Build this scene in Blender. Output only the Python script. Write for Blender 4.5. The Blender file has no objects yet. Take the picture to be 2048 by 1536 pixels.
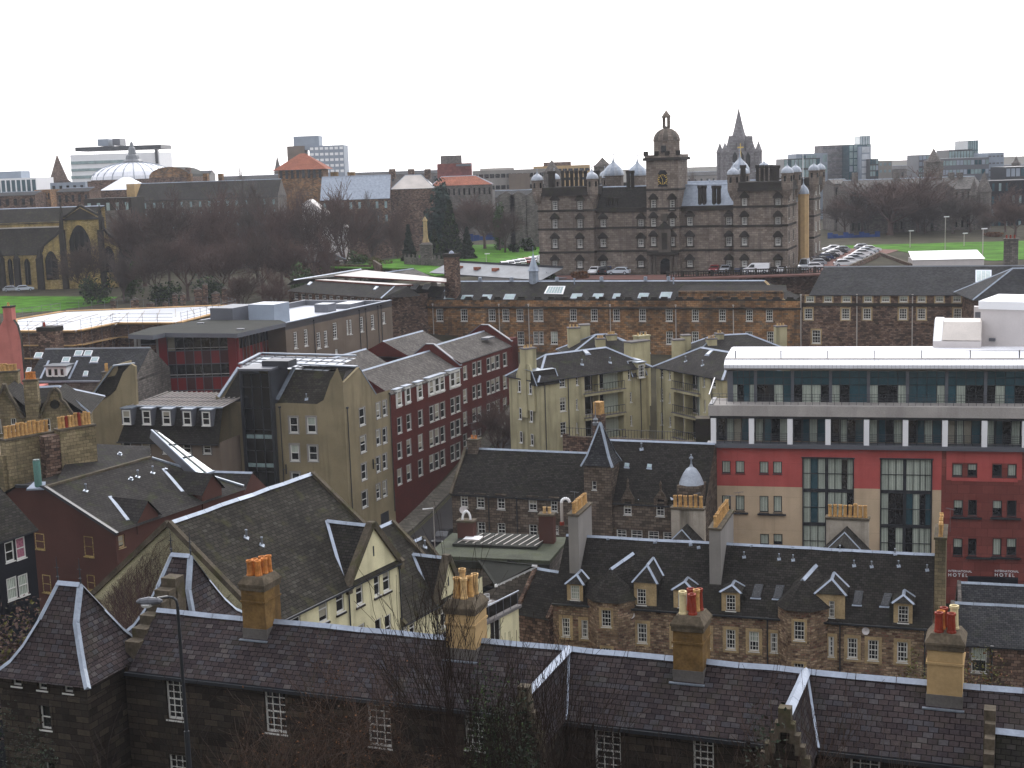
import bpy, math, random
from mathutils import Vector as Vec, Matrix
R = math.radians
S = bpy.context.scene
col = S.collection
# ---------------- camera ----------------
F = 2800.0; PITCH = 8.8; ROLL = 1.9; CZ = 46.0
_p, _r = R(PITCH), R(ROLL)
_f = Vec((0, math.cos(_p), -math.sin(_p))); _r0 = Vec((1, 0, 0)); _u0 = Vec((0, math.sin(_p), math.cos(_p)))
_rt = _r0*math.cos(_r) - _u0*math.sin(_r); _up = _r0*math.sin(_r) + _u0*math.cos(_r)
CAM = Vec((0, 0, CZ))
cam = bpy.data.cameras.new('camera'); co = bpy.data.objects.new('camera', cam); col.objects.link(co)
co.matrix_world = Matrix(((_rt.x, _up.x, -_f.x, 0), (_rt.y, _up.y, -_f.y, 0), (_rt.z, _up.z, -_f.z, CZ), (0, 0, 0, 1)))
cam.sensor_width = 36; cam.lens = 36*F/2048; cam.clip_start = .5; cam.clip_end = 6000
S.camera = co
# ---------------- sky and sun (overcast, brightest to the south) ----------------
W = bpy.data.worlds.new('World'); S.world = W; W.use_nodes = True
nt = W.node_tree; bg = nt.nodes['Background']
sk = nt.nodes.new('ShaderNodeTexSky'); sk.sky_type = 'NISHITA'; sk.sun_disc = False
SUN_EL, SUN_AZ = 38, 12
sk.sun_elevation = R(SUN_EL); sk.sun_rotation = R(SUN_AZ); sk.air_density = 1.0; sk.dust_density = 2.0; sk.ozone_density = 1.0
hs = nt.nodes.new('ShaderNodeHueSaturation'); hs.inputs['Saturation'].default_value = .35
nt.links.new(sk.outputs[0], hs.inputs['Color']); ov = nt.nodes.new('ShaderNodeMix'); ov.data_type = 'RGBA'; ov.inputs[0].default_value = .55; ov.inputs[7].default_value = (7.2, 7.3, 7.6, 1)   # even white cloud deck over the sky
ov.inputs[0].default_value = .6   # the deck is brightest towards the hidden sun and duller behind the camera
tc = nt.nodes.new('ShaderNodeTexCoord'); dp = nt.nodes.new('ShaderNodeVectorMath'); dp.operation = 'DOT_PRODUCT'; nt.links.new(tc.outputs['Generated'], dp.inputs[0]); dp.inputs[1].default_value = (math.sin(R(SUN_AZ))*math.cos(R(SUN_EL)), math.cos(R(SUN_AZ))*math.cos(R(SUN_EL)), math.sin(R(SUN_EL)))
mr = nt.nodes.new('ShaderNodeMapRange'); mr.inputs[1].default_value = -.75; mr.inputs[2].default_value = .75; mr.inputs[3].default_value = 2.6; mr.inputs[4].default_value = 9.5; nt.links.new(dp.outputs['Value'], mr.inputs[0])
cc_ = nt.nodes.new('ShaderNodeCombineColor'); nt.links.new(mr.outputs[0], cc_.inputs[0]); nt.links.new(mr.outputs[0], cc_.inputs[1]); bl_ = nt.nodes.new('ShaderNodeMath'); bl_.operation = 'MULTIPLY'; bl_.inputs[1].default_value = 1.08; nt.links.new(mr.outputs[0], bl_.inputs[0]); nt.links.new(bl_.outputs[0], cc_.inputs[2]); nt.links.new(cc_.outputs[0], ov.inputs[7])
nt.links.new(hs.outputs[0], ov.inputs[6]); nt.links.new(ov.outputs[2], bg.inputs[0]); bg.inputs[1].default_value = .15
sl = bpy.data.lights.new('sun', 'SUN'); sl.energy = .6; sl.angle = R(25); sl.color = (1, .97, .92)
so = bpy.data.objects.new('sun', sl); col.objects.link(so)
so.rotation_euler = (R(90-SUN_EL), 0, R(180-SUN_AZ)); so.location = (0, 0, 200)
S.view_settings.view_transform = 'Standard'; S.view_settings.look = 'None'; S.view_settings.exposure = 0.85; S.view_settings.gamma = 1
# ---------------- pixel helpers (photo pixels -> world) ----------------
def ray(px, py): return _f + _rt*((px-1024)/F) - _up*((py-768)/F)
def V(px, py, Y): d = ray(px, py); return CAM + d*(Y/d.y)
def A(px, py, z): d = ray(px, py); return CAM + d*((z-CZ)/d.z)
class Fr:
    """frame of a facade: u along it (left to right), v into the building, z up"""
    def __init__(s, P, Q, z=None):
        s.P = Vec((P[0], P[1], 0)); q = Vec((Q[0], Q[1], 0)); s.L = (q-s.P).length; s.t = (q-s.P)/s.L
        s.n = Vec((s.t.y, -s.t.x, 0)); s.z = P[2] if (z is None and len(P) > 2) else z
    def pt(s, u, v, z): return s.P + s.t*u - s.n*v + Vec((0, 0, z))
    def hit(s, px, py, v=0.0):
        d = ray(px, py); o = s.P - s.n*v; k = (o-CAM).dot(s.n)/d.dot(s.n); p = CAM+d*k; return (p-o).dot(s.t), p.z
    def hz(s, px, py, z): p = A(px, py, z)-s.P; return p.dot(s.t), -p.dot(s.n)
    def hu(s, px, py, u):
        d = ray(px, py); o = s.P+s.t*u; k = (o-CAM).dot(s.t)/d.dot(s.t); p = CAM+d*k; return -(p-o).dot(s.n), p.z
    def sub(s, u, v, u2=None, v2=None):
        a = s.pt(u, v, s.z or 0); b = s.pt(u+1 if u2 is None else u2, v if v2 is None else v2, 0); return Fr(a, b, s.z)
def frz(x0, y0, x1, y1, z): return Fr(A(x0, y0, z), A(x1, y1, z), z)
def fry(x0, y0, Y, x1, y1): p = V(x0, y0, Y); return Fr(p, A(x1, y1, p.z), p.z)
class Pl:
    def __init__(s, a, b, c): s.a = Vec(a); s.n = (Vec(b)-s.a).cross(Vec(c)-s.a).normalized(); s.n = s.n if s.n.z > 0 else -s.n
    def hit(s, px, py): d = ray(px, py); return CAM+d*((s.a-CAM).dot(s.n)/d.dot(s.n))
# ---------------- materials ----------------
MATS = {}
def MAT(name, c, rough=.85, spec=.1, metal=0, var=.18, vs=.35, brick=None, ramp=None, mortar=None, bump=.25, streak=0, streakc=(.03, .03, .025), moss=0, mossc=(.05, .06, .015), fine=8, seams=None, warp=0):
    m = bpy.data.materials.new(name); m.use_nodes = True; t = m.node_tree; N = t.nodes; L = t.links; b = N['Principled BSDF']
    b.inputs['Roughness'].default_value = rough; b.inputs['Specular IOR Level'].default_value = spec; b.inputs['Metallic'].default_value = metal
    def mix(kind, a, bb, f):
        x = N.new('ShaderNodeMix'); x.data_type = 'RGBA'; x.blend_type = kind
        for i, s_ in ((6, a), (7, bb), (0, f)):
            if hasattr(s_, 'links'): L.new(s_, x.inputs[i])
            elif i == 0: x.inputs[0].default_value = s_
            else: x.inputs[i].default_value = (*s_[:3], 1)
        return x.outputs[2]
    def noise(sc, det=4, vec=None, lo=.35, hi=.65):
        n = N.new('ShaderNodeTexNoise'); n.inputs['Scale'].default_value = sc; n.inputs['Detail'].default_value = det
        if vec: L.new(vec, n.inputs['Vector'])
        r = N.new('ShaderNodeMapRange'); r.inputs[1].default_value = lo; r.inputs[2].default_value = hi; L.new(n.outputs[0], r.inputs[0]); return r.outputs[0]
    g = N.new('ShaderNodeNewGeometry').outputs['Position']; uv = N.new('ShaderNodeUVMap').outputs[0]
    cur = None; h = None
    if brick:
        bt = N.new('ShaderNodeTexBrick')
        if warp:   # courses never quite straight
            wn_ = N.new('ShaderNodeTexNoise'); wn_.inputs['Scale'].default_value = 1.6; wn_.inputs['Detail'].default_value = 3; L.new(uv, wn_.inputs['Vector'])
            va = N.new('ShaderNodeVectorMath'); va.operation = 'MULTIPLY_ADD'; L.new(wn_.outputs['Color'], va.inputs[0]); va.inputs[1].default_value = (warp, warp, 0); L.new(uv, va.inputs[2]); L.new(va.outputs[0], bt.inputs['Vector'])
        else: L.new(uv, bt.inputs['Vector'])
        bt.offset = brick[3] if len(brick) > 3 else .5
        bt.inputs['Scale'].default_value = 1; bt.inputs['Brick Width'].default_value = brick[0]; bt.inputs['Row Height'].default_value = brick[1]
        bt.inputs['Mortar Size'].default_value = brick[2]; bt.inputs['Mortar Smooth'].default_value = .1
        bt.inputs['Color1'].default_value = (0, 0, 0, 1); bt.inputs['Color2'].default_value = (1, 1, 1, 1); bt.inputs['Mortar'].default_value = (.5, .5, .5, 1)
        rp = N.new('ShaderNodeValToRGB'); L.new(bt.outputs['Color'], rp.inputs[0]); rp.color_ramp.interpolation = 'LINEAR'
        cs = ramp or [tuple(x*.75 for x in c), c, tuple(x*1.3 for x in c)]
        while len(rp.color_ramp.elements) < len(cs): rp.color_ramp.elements.new(.5)
        for i, cc in enumerate(cs): e = rp.color_ramp.elements[i]; e.position = i/(len(cs)-1); e.color = (*cc, 1)
        mc = mortar or tuple(x*.45 for x in c)
        cur = mix('MIX', rp.outputs[0], mc, bt.outputs['Fac']); h = bt.outputs['Fac']
    else: cur = mix('MIX', c, c, 0.0)
    if seams:   # standing seams / sheet joints along u
        wv = N.new('ShaderNodeTexWave'); mp = N.new('ShaderNodeMapping'); L.new(uv, mp.inputs[0]); L.new(mp.outputs[0], wv.inputs[0])
        mp.inputs['Scale'].default_value = (1/seams/6.2832*math.pi*.1*2*5/math.pi*math.pi, 0, 0) if False else (1, 1, 1)
        wv.wave_type = 'BANDS'; wv.bands_direction = 'X'; wv.inputs['Scale'].default_value = .314/seams
        gr = N.new('ShaderNodeMath'); gr.operation = 'GREATER_THAN'; gr.inputs[1].default_value = .93; L.new(wv.outputs['Fac'], gr.inputs[0])
        cur = mix('MULTIPLY', cur, (.5, .5, .5), gr.outputs[0])
    if var:
        v1 = noise(vs, 5, g, .3, .7); v2 = noise(fine, 3, g, .3, .7)
        d1 = mix('MIX', (1-var,)*3, (1+var,)*3, v1); cur = mix('MULTIPLY', cur, d1, 1.0)
        d2 = mix('MIX', (1-var*.6,)*3, (1+var*.6,)*3, v2); cur = mix('MULTIPLY', cur, d2, 1.0)
    if streak:
        mp = N.new('ShaderNodeMapping'); L.new(g, mp.inputs[0]); mp.inputs['Scale'].default_value = (1.2, 1.2, .12)
        s1 = noise(1.0, 5, mp.outputs[0], .5, .72); sm = N.new('ShaderNodeMath'); sm.operation = 'MULTIPLY'; sm.inputs[1].default_value = streak; L.new(s1, sm.inputs[0])
        cur = mix('MIX', cur, streakc, sm.outputs[0])
    if moss:
        s2 = noise(.9, 6, g, .55, .68); sm = N.new('ShaderNodeMath'); sm.operation = 'MULTIPLY'; sm.inputs[1].default_value = moss; L.new(s2, sm.inputs[0])
        cur = mix('MIX', cur, mossc, sm.outputs[0])
    L.new(cur, b.inputs['Base Color'])
    if bump:
        bp = N.new('ShaderNodeBump'); bp.inputs['Strength'].default_value = bump; bp.inputs['Distance'].default_value = .03
        nz = noise(fine*2, 3, g, 0, 1)
        if h is not None:
            mm = N.new('ShaderNodeMath'); mm.operation = 'SUBTRACT'; L.new(nz, mm.inputs[0]); L.new(h, mm.inputs[1]); L.new(mm.outputs[0], bp.inputs['Height'])
        else: L.new(nz, bp.inputs['Height'])
        L.new(bp.outputs[0], b.inputs['Normal'])
    MATS[name] = m; return m
def slate(name, cs, w=.36, h=.22, **k):
    cs = [tuple(x*(.84 if name in ('slate_pale', 'tile_red', 'slate_tile') else .88 if name == 'slate_purple' else .74) for x in c) for c in cs]
    k.setdefault('warp', .07)
    MAT(name, cs[len(cs)//2], rough=k.pop('rough', .8), spec=k.pop('spec', .06), brick=(w, h, .018), ramp=cs, mortar=tuple(x*.3 for x in cs[0]), bump=.5, **k)
def stone(name, cs, w=.55, h=.28, m=.02, **k):
    k.setdefault('warp', .2 if name in ('stone_rubble', 'stone_brown', 'stone_grey', 'stone_yellow') else .04)
    MAT(name, cs[len(cs)//2], brick=(w, h, m), ramp=cs, mortar=k.pop('mortar', tuple(x*.6 for x in cs[0])), bump=.4, **k)
# slates
slate('slate_purple', [(.034, .027, .029), (.042, .033, .034), (.047, .037, .037), (.052, .04, .039), (.058, .045, .043), (.052, .05, .056), (.082, .07, .066)], w=.4, h=.25, var=.25, moss=.1)
slate('slate_dark', [(.022, .02, .017), (.031, .028, .024), (.038, .034, .029), (.05, .046, .04)], moss=.25, mossc=(.03, .032, .015))
slate('slate_grey', [(.032, .033, .036), (.045, .046, .049), (.056, .056, .058), (.07, .07, .072)], moss=.1)
slate('slate_moss', [(.028, .025, .02), (.034, .03, .024), (.038, .034, .027), (.043, .038, .03), (.06, .056, .045)], w=.4, h=.27, moss=.5, mossc=(.05, .05, .02), var=.3)
slate('slate_brown', [(.033, .03, .028), (.04, .037, .034), (.045, .041, .038), (.055, .05, .046)], w=.4, h=.27, moss=.3, var=.25)
slate('slate_pale', [(.09, .085, .078), (.12, .115, .105), (.15, .14, .13), (.18, .17, .155)], w=.5, h=.3)
slate('slate_tile', [(.09, .08, .073), (.11, .1, .09), (.13, .117, .105), (.16, .145, .13)], w=.33, h=.3)
stone('stone_far', [(.15, .14, .145), (.2, .19, .19), (.24, .23, .235)], w=.9, h=.5, streak=.4, streakc=(.15, .14, .14))  # skyline stone, distance glare put into its colour as a paler tone
MAT('bark_near', (.03, .022, .018), rough=.95, spec=.05, var=.25, bump=0)
slate('tile_red', [(.28, .09, .05), (.34, .12, .07), (.4, .15, .09)], w=.3, h=.3)
# stones
stone('stone_school', [(.02, .016, .013), (.032, .026, .02), (.042, .034, .026), (.066, .052, .038)], w=.75, h=.32, m=.018, streak=.4, var=.25)
stone('stone_rubble', [(.08, .04, .028), (.17, .105, .065), (.24, .165, .1), (.36, .26, .17), (.17, .08, .055)], w=.42, h=.2, m=.03, mortar=(.15, .115, .08), streak=.3, var=.35, vs=1.2)
stone('stone_ochre', [(.09, .06, .035), (.2, .105, .045), (.27, .14, .06), (.29, .17, .085), (.12, .095, .07)], w=.7, h=.33, streak=.75, streakc=(.05, .035, .026), var=.4, vs=.25)
stone('stone_brown', [(.05, .035, .028), (.11, .07, .052), (.16, .1, .07), (.22, .155, .115)], w=.5, h=.26, streak=.3, var=.3)
stone('stone_heriot', [(.14, .112, .09), (.175, .142, .115), (.2, .165, .135), (.24, .2, .165)], w=.8, h=.4, streak=.6, streakc=(.06, .05, .045), var=.3, vs=.16)
stone('stone_grey', [(.1, .09, .082), (.14, .125, .11), (.18, .16, .14)], w=.6, h=.3, streak=.4, var=.25)
stone('stone_mission', [(.06, .046, .036), (.1, .077, .058), (.13, .1, .075), (.16, .13, .1)], w=.6, h=.28, streak=.35, var=.3)
stone('stone_chimney', [(.16, .13, .075), (.21, .165, .095), (.26, .21, .12)], w=.6, h=.3, streak=.45, var=.3, moss=.3)
stone('stone_yellow', [(.27, .2, .07), (.36, .26, .1), (.43, .32, .14)], w=.5, h=.25, streak=.5, var=.35)
stone('brick_red', [(.1, .026, .016), (.13, .035, .022), (.16, .045, .03)], w=.24, h=.08, m=.008, mortar=(.07, .022, .016), var=.12)
stone('brick_maroon', [(.075, .014, .01), (.09, .017, .013), (.105, .021, .016)], w=.24, h=.08, m=.008, mortar=(.05, .014, .01), var=.12)
stone('brick_hotel', [(.15, .04, .032), (.18, .05, .04), (.22, .062, .05)], w=1.2, h=.9, m=.02, mortar=(.11, .03, .026), var=.15)
MAT('margin', (.38, .28, .15), var=.3, vs=.8, streak=.3)
MAT('margin_heriot', (.1, .085, .07), var=.3, streak=.6)
MAT('sooty', (.03, .026, .022), var=.35, moss=.25)
MAT('coping', (.085, .07, .05), var=.35, vs=1, moss=.55, mossc=(.055, .055, .015))
MAT('cap_stone', (.1, .08, .055), var=.3, vs=2, streak=.4)
MAT('stack_ochre', (.165, .1, .037), var=.3, vs=1.4, streak=.8, streakc=(.07, .045, .022))
MAT('stack_buff', (.42, .29, .14), var=.12, vs=1.4, streak=.2, streakc=(.25, .17, .09))
MAT('stack_grey', (.12, .11, .1), var=.2)
MAT('harl_cream', (.62, .57, .36), var=.16, vs=.5, streak=.5, streakc=(.33, .3, .19), fine=20)
MAT('harl_beige', (.225, .185, .11), var=.2, vs=.3, streak=.55, streakc=(.12, .1, .06), fine=18)
MAT('harl_olive', (.4, .36, .22), var=.2, vs=.35, streak=.7, streakc=(.17, .155, .09), fine=18)
MAT('twig', (.06, .04, .03), rough=.95, spec=.05, var=.2, bump=0)
MAT('harl_brown', (.08, .036, .028), var=.12, fine=18)
MAT('harl_taupe', (.16, .125, .095), var=.15, vs=.3, streak=.3, streakc=(.1, .075, .055), fine=18)
MAT('harl_grey', (.24, .225, .205), var=.12, streak=.2, streakc=(.14, .13, .12), fine=18)
MAT('harl_pink', (.48, .17, .14), var=.15, vs=.5, fine=18, streak=.5, streakc=(.2, .06, .05))
MAT('harl_stained', (.42, .37, .3), var=.12, vs=1.2, streak=.85, streakc=(.08, .07, .05))
MAT('render_red', (.42, .1, .09), brick=(3.8, 3.62, .012, 0), ramp=[(.41, .088, .078), (.43, .092, .082)], mortar=(.3, .065, .058), var=.14, vs=.4, streak=.3, streakc=(.28, .05, .045), fine=20)
MAT('render_sand', (.52, .4, .27), brick=(3.8, 3.62, .012, 0), ramp=[(.51, .39, .265), (.53, .41, .275)], mortar=(.38, .29, .2), var=.12, vs=.4, streak=.35, streakc=(.36, .27, .18), fine=20)
MAT('timber_black', (.012, .013, .017), rough=.6)
MAT('panel_red', (.2, .008, .012), rough=.35, spec=.5, var=.05, bump=0)
MAT('panel_maroon', (.06, .012, .014), rough=.35, spec=.5, var=.05, bump=0)
MAT('white', (.62, .61, .57), rough=.5, var=.06, bump=0)
MAT('white_clean', (.8, .8, .8), rough=.45, var=.03, bump=.05)
MAT('offwhite', (.58, .54, .52), rough=.6, var=.06, bump=.05, streak=.15, streakc=(.4, .37, .35))
MAT('lead', (.22, .255, .3), rough=.38, spec=.6, metal=.35, var=.2, vs=1.5, bump=.15)
MAT('lead_pale', (.27, .31, .37), rough=.4, spec=.5, metal=.3, var=.15, vs=1.5, bump=.1)
MAT('lead_dome', (.3, .33, .37), rough=.45, spec=.5, metal=.25, var=.2, vs=1.2, bump=.1, streak=.5, streakc=(.16, .18, .2))
MAT('lead_dull', (.13, .14, .15), rough=.5, spec=.5, var=.25)
MAT('metal_dark', (.02, .023, .028), rough=.4, spec=.5, var=.1, bump=0)
MAT('metal_grey', (.1, .105, .12), rough=.4, spec=.5, var=.1, bump=0)
MAT('metal_blue', (.26, .3, .35), rough=.5, var=.1, bump=0)
MAT('membrane', (.62, .64, .68), rough=.3, spec=.5, var=.1, vs=.2, bump=.05)
MAT('zinc_white', (.74, .75, .78), rough=.35, spec=.5, var=.06, bump=0, brick=(.42, 60, .02, 0), ramp=[(.7, .71, .74), (.76, .77, .8)], mortar=(.4, .41, .44))
MAT('zinc_grey', (.12, .1, .1), rough=.4, spec=.5, var=.15, bump=.1, brick=(.5, 60, .05, 0), ramp=[(.11, .095, .09), (.14, .12, .115)], mortar=(.05, .045, .045))
MAT('zinc_pale', (.42, .38, .34), rough=.45, spec=.4, var=.15, bump=.1)
MAT('felt', (.026, .027, .022), rough=.8, var=.25, vs=.4)
MAT('felt_green', (.06, .066, .045), rough=.8, var=.35, vs=.5, moss=.4)
MAT('concrete', (.36, .335, .31), var=.15, streak=.3, streakc=(.2, .18, .17))
MAT('concrete_dark', (.14, .13, .125), var=.2)
MAT('copper', (.1, .2, .17), rough=.6, var=.2)
MAT('pot_yellow', (.46, .27, .1), rough=.7, var=.3, vs=3, streak=.55, streakc=(.12, .07, .035))
MAT('pot_orange', (.45, .17, .045), rough=.7, var=.3, vs=3, streak=.4, streakc=(.12, .05, .025))
MAT('pot_buff', (.5, .33, .15), rough=.7, var=.3, vs=3, streak=.55, streakc=(.14, .09, .05))
MAT('pot_red', (.22, .035, .02), rough=.6, var=.15, vs=2)
MAT('pot_cream', (.6, .5, .28), rough=.6, var=.1, vs=2)
MAT('glass', (.012, .014, .016), rough=.06, spec=.5, var=.4, vs=.8, bump=0)
MAT('glass_dark', (.006, .007, .008), rough=.1, spec=.5, var=.3, bump=0)
MAT('glass_teal', (.022, .07, .09), rough=.08, spec=.9, var=.3, vs=.3, bump=0)
MAT('glass_sky', (.22, .3, .3), rough=.12, spec=.7, var=.25, vs=.6, bump=0)
MAT('glass_pale', (.5, .53, .56), rough=.3, spec=.5, var=.2, vs=.6, bump=0)
MAT('blind', (.3, .28, .22), rough=.8, var=.1, bump=0)
MAT('curtain', (.3, .33, .27), rough=.9, var=.15, bump=.3, brick=(.16, 40, .03, 0), ramp=[(.36, .4, .34), (.5, .54, .46)], mortar=(.2, .23, .19))
MAT('curtain_pink', (.3, .12, .16), rough=.9, var=.3, vs=6)
MAT('asphalt', (.035, .033, .033), rough=.9, var=.2)
MAT('paving', (.12, .11, .09), rough=.9, var=.2, brick=(.6, .4, .02))
MAT('red_asphalt', (.16, .085, .07), rough=.9, var=.15)
MAT('soil', (.045, .04, .025), rough=1, var=.35, vs=.3)
MAT('grass', (.055, .15, .012), rough=.95, spec=.05, var=.4, vs=.25, fine=3, moss=.45, mossc=(.07, .085, .02))
MAT('bark', (.07, .05, .042), rough=.95, spec=.05, var=.25, bump=0)
MAT('bark_red', (.1, .066, .056), rough=.95, spec=.05, var=.2, bump=0)
MAT('bark_grey', (.1, .08, .07), rough=.95, spec=.05, var=.25, bump=0)
MAT('leaf_dark', (.011, .02, .009), rough=.8, spec=.2, var=.5, vs=1.2, bump=0)
MAT('leaf_mid', (.035, .06, .015), rough=.8, spec=.2, var=.5, vs=1.2, bump=0)
MAT('leaf_blue', (.02, .04, .032), rough=.8, spec=.2, var=.5, vs=.8, bump=0)
MAT('leaf_rust', (.13, .055, .02), rough=.8, spec=.2, var=.4, vs=2, bump=0)
MAT('leaf_olive', (.075, .07, .015), rough=.8, spec=.2, var=.4, vs=2, bump=0)
MAT('gold', (.6, .42, .1), rough=.4, var=.1, bump=0)
MAT('blue_panel', (.02, .05, .17), rough=.6, var=.3, vs=.3, bump=0)
MAT('timber_scaffold', (.45, .28, .12), rough=.7, var=.3)
MAT('tyre', (.012, .012, .012), rough=.8, var=0, bump=0)
MAT('headlamp', (.6, .6, .58), rough=.2, var=0, bump=0)
for nm, c in dict(car_white=(.75, .75, .76), car_silver=(.35, .37, .4), car_black=(.015, .016, .02), car_red=(.25, .015, .02), car_blue=(.03, .05, .12), car_grey=(.1, .11, .13), car_pale=(.5, .55, .6)).items():
    MAT(nm, c, rough=.18, spec=.6, var=0, bump=0)
# ---------------- mesh builder ----------------
class M:
    def __init__(s): s.v = []; s.f = []; s.m = []
    def poly(s, pts, mat):
        k = len(s.v); s.v += [Vec(p) for p in pts]; s.f.append(tuple(range(k, k+len(pts)))); s.m.append(mat)
    def prism(s, pts, d, mat, mside=None, back=True):
        d = Vec(d); q = [Vec(p) for p in pts]; r = [p+d for p in q]; n = len(q)
        s.poly(r, mat)
        if back: s.poly(q[::-1], mat)
        for i in range(n): s.poly([q[i], q[(i+1) % n], r[(i+1) % n], r[i]], mside or mat)
    def box(s, fr, u0, u1, v0, v1, z0, z1, mat, top=None):
        p = lambda u, v, z: fr.pt(u, v, z)
        a, b, c, d = p(u0, v0, z0), p(u1, v0, z0), p(u1, v1, z0), p(u0, v1, z0); up = Vec((0, 0, z1-z0)); e, f, g, h = a+up, b+up, c+up, d+up
        for q in ([a, b, f, e], [b, c, g, f], [c, d, h, g], [d, a, e, h], [d, c, b, a]): s.poly(q, mat)
        s.poly([e, f, g, h], top or mat)
    def beam(s, p, q, w, h, mat, up=None, drop=.3):
        p, q = Vec(p), Vec(q); d = (q-p).normalized(); U = Vec(up) if up else Vec((0, 0, 1)); sd = d.cross(U)
        if sd.length < 1e-4: sd = Vec((1, 0, 0))
        sd.normalize(); U = sd.cross(d).normalized(); a = sd*w/2; lo = -U*h*drop; hi = U*h*(1-drop)
        A_ = [p-a+lo, p+a+lo, p+a+hi, p-a+hi]; B_ = [x+(q-p) for x in A_]
        s.poly(A_, mat); s.poly(B_[::-1], mat)
        for i in range(4): s.poly([A_[i], A_[(i+1) % 4], B_[(i+1) % 4], B_[i]], mat)
    def ridge(s, p, q, w, mat, h=.12):   # inverted-V cap
        p, q = Vec(p), Vec(q); d = (q-p).normalized(); sd = d.cross(Vec((0, 0, 1)))
        if sd.length < 1e-3: return
        n = int((q-p).length/1.6)
        if n > 1 and p.y < 135 and h < 1:      # lead laid in lengths, none quite in line
            a = p
            for i in range(n):
                e = p.lerp(q, (i+1)/n)+(Vec((rnd.uniform(-.02, .02), rnd.uniform(-.02, .02), rnd.uniform(-.03, .02))) if i < n-1 else Vec()); s.ridge1(a, e-d*.03, w*rnd.uniform(.9, 1.1), mat, h); a = e
            return
        s.ridge1(p, q, w, mat, h)
    def ridge1(s, p, q, w, mat, h):
        d = (q-p).normalized(); sd = d.cross(Vec((0, 0, 1)))
        sd = sd.normalized()*w/2; up = Vec((0, 0, h)); lo = Vec((0, 0, -h*.55))
        s.poly([p-sd+lo, q-sd+lo, q+up, p+up], mat); s.poly([p+up, q+up, q+sd+lo, p+sd+lo], mat)
        s.poly([p-sd+lo, p+up, p+sd+lo], mat); s.poly([q-sd+lo, q+up, q+sd+lo], mat)
    def tube(s, p, q, r0, r1, mat, n=6):
        p, q = Vec(p), Vec(q); d = (q-p).normalized(); a = d.cross(Vec((0, 0, 1)) if abs(d.z) < .9 else Vec((1, 0, 0))).normalized(); b = d.cross(a)
        k = len(s.v)
        for c, r in ((p, r0), (q, r1)):
            for i in range(n): t = 2*math.pi*i/n; s.v.append(c+(a*math.cos(t)+b*math.sin(t))*r)
        for i in range(n): j = (i+1) % n; s.f.append((k+i, k+j, k+n+j, k+n+i)); s.m.append(mat)
        s.f.append(tuple(k+n+i for i in range(n))); s.m.append(mat)
    def lathe(s, c, prof, n, mat, rot=0, rib=None, cap=True):
        c = Vec(c); k = len(s.v); m_ = len(prof)
        for r, z in prof:
            for i in range(n): t = 2*math.pi*i/n+rot; s.v.append(c+Vec((r*math.cos(t), r*math.sin(t), z)))
        for a in range(m_-1):
            for i in range(n):
                j = (i+1) % n; s.f.append((k+a*n+i, k+a*n+j, k+(a+1)*n+j, k+(a+1)*n+i)); s.m.append(rib if (rib and i % 2) else mat)
        if cap: s.f.append(tuple(k+(m_-1)*n+i for i in range(n))); s.m.append(mat)
    def build(s, name, parent=None, off=Vec((0, 0, 0)), smooth=False):
        if not s.f: return None
        me = bpy.data.meshes.new(name); me.from_pydata([tuple(v-off) for v in s.v], [], s.f)
        names = []
        for x in s.m:
            if x not in names: names.append(x)
        for x in names: me.materials.append(MATS[x])
        ix = {x: i for i, x in enumerate(names)}
        me.polygons.foreach_set('material_index', [ix[x] for x in s.m])
        uvl = me.uv_layers.new(name='UVMap').data; me.update(); Z = Vec((0, 0, 1))
        for p, f in zip(me.polygons, s.f):
            n = p.normal
            if abs(n.z) > .995 or n.length < .1: ua, va = Vec((1, 0, 0)), Vec((0, 1, 0))
            else: ua = Z.cross(n).normalized(); va = n.cross(ua)
            for li, vi in zip(p.loop_indices, f): q = s.v[vi]; uvl[li].uv = (q.dot(ua), q.dot(va))
            if smooth: p.use_smooth = True
        o = bpy.data.objects.new(name, me); col.objects.link(o)
        if parent: o.parent = parent
        return o
def tag(o, label=None, cat=None, group=None, kind=None):
    for k, v in (('label', label), ('category', cat), ('group', group), ('kind', kind)):
        if v: o[k] = v
    return o
rnd = random.Random(7)
class Bd:
    """a building: an Empty with parts"""
    def __init__(s, name, label, loc, cat='building', group=None):
        s.o = bpy.data.objects.new(name, None); col.objects.link(s.o); s.off = Vec(loc); s.o.location = loc; s.o.empty_display_size = 1
        tag(s.o, label, cat, group); s.wall = M(); s.roof = M(); s.trim = M(); s.kids = []
    def part(s, name, m, parent=None, label=None, smooth=False):
        o = m.build(name, parent or s.o, s.off, smooth)
        if o is not None and label: o['label'] = label
        return o
    def done(s):
        s.W = s.part('wall', s.wall); s.Rf = s.part('roof', s.roof); 
        s.part('ridge_flashing', s.trim, s.Rf or s.W)
        return s
def single(name, m, label, cat, loc, group=None, smooth=False):
    o = m.build(name, None, Vec(loc), smooth); o.location = loc; return tag(o, label, cat, group)
def aerial(b, p, h=1.6, rz=0.0, parent=None):
    m = M(); t = Vec((math.cos(rz), math.sin(rz), 0)); s_ = Vec((-t.y, t.x, 0)); top = p+Vec((0, 0, h)); m.tube(p, top, .02, .015, 'metal_grey', 4); m.tube(top-t*.45, top+t*.45, .012, .012, 'metal_grey', 4)
    for i in range(7): q = top+t*(-.4+i*.13); m.tube(q-s_*.2, q+s_*.2, .008, .008, 'metal_grey', 3)
    return b.part('aerial', m, parent)
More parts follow.
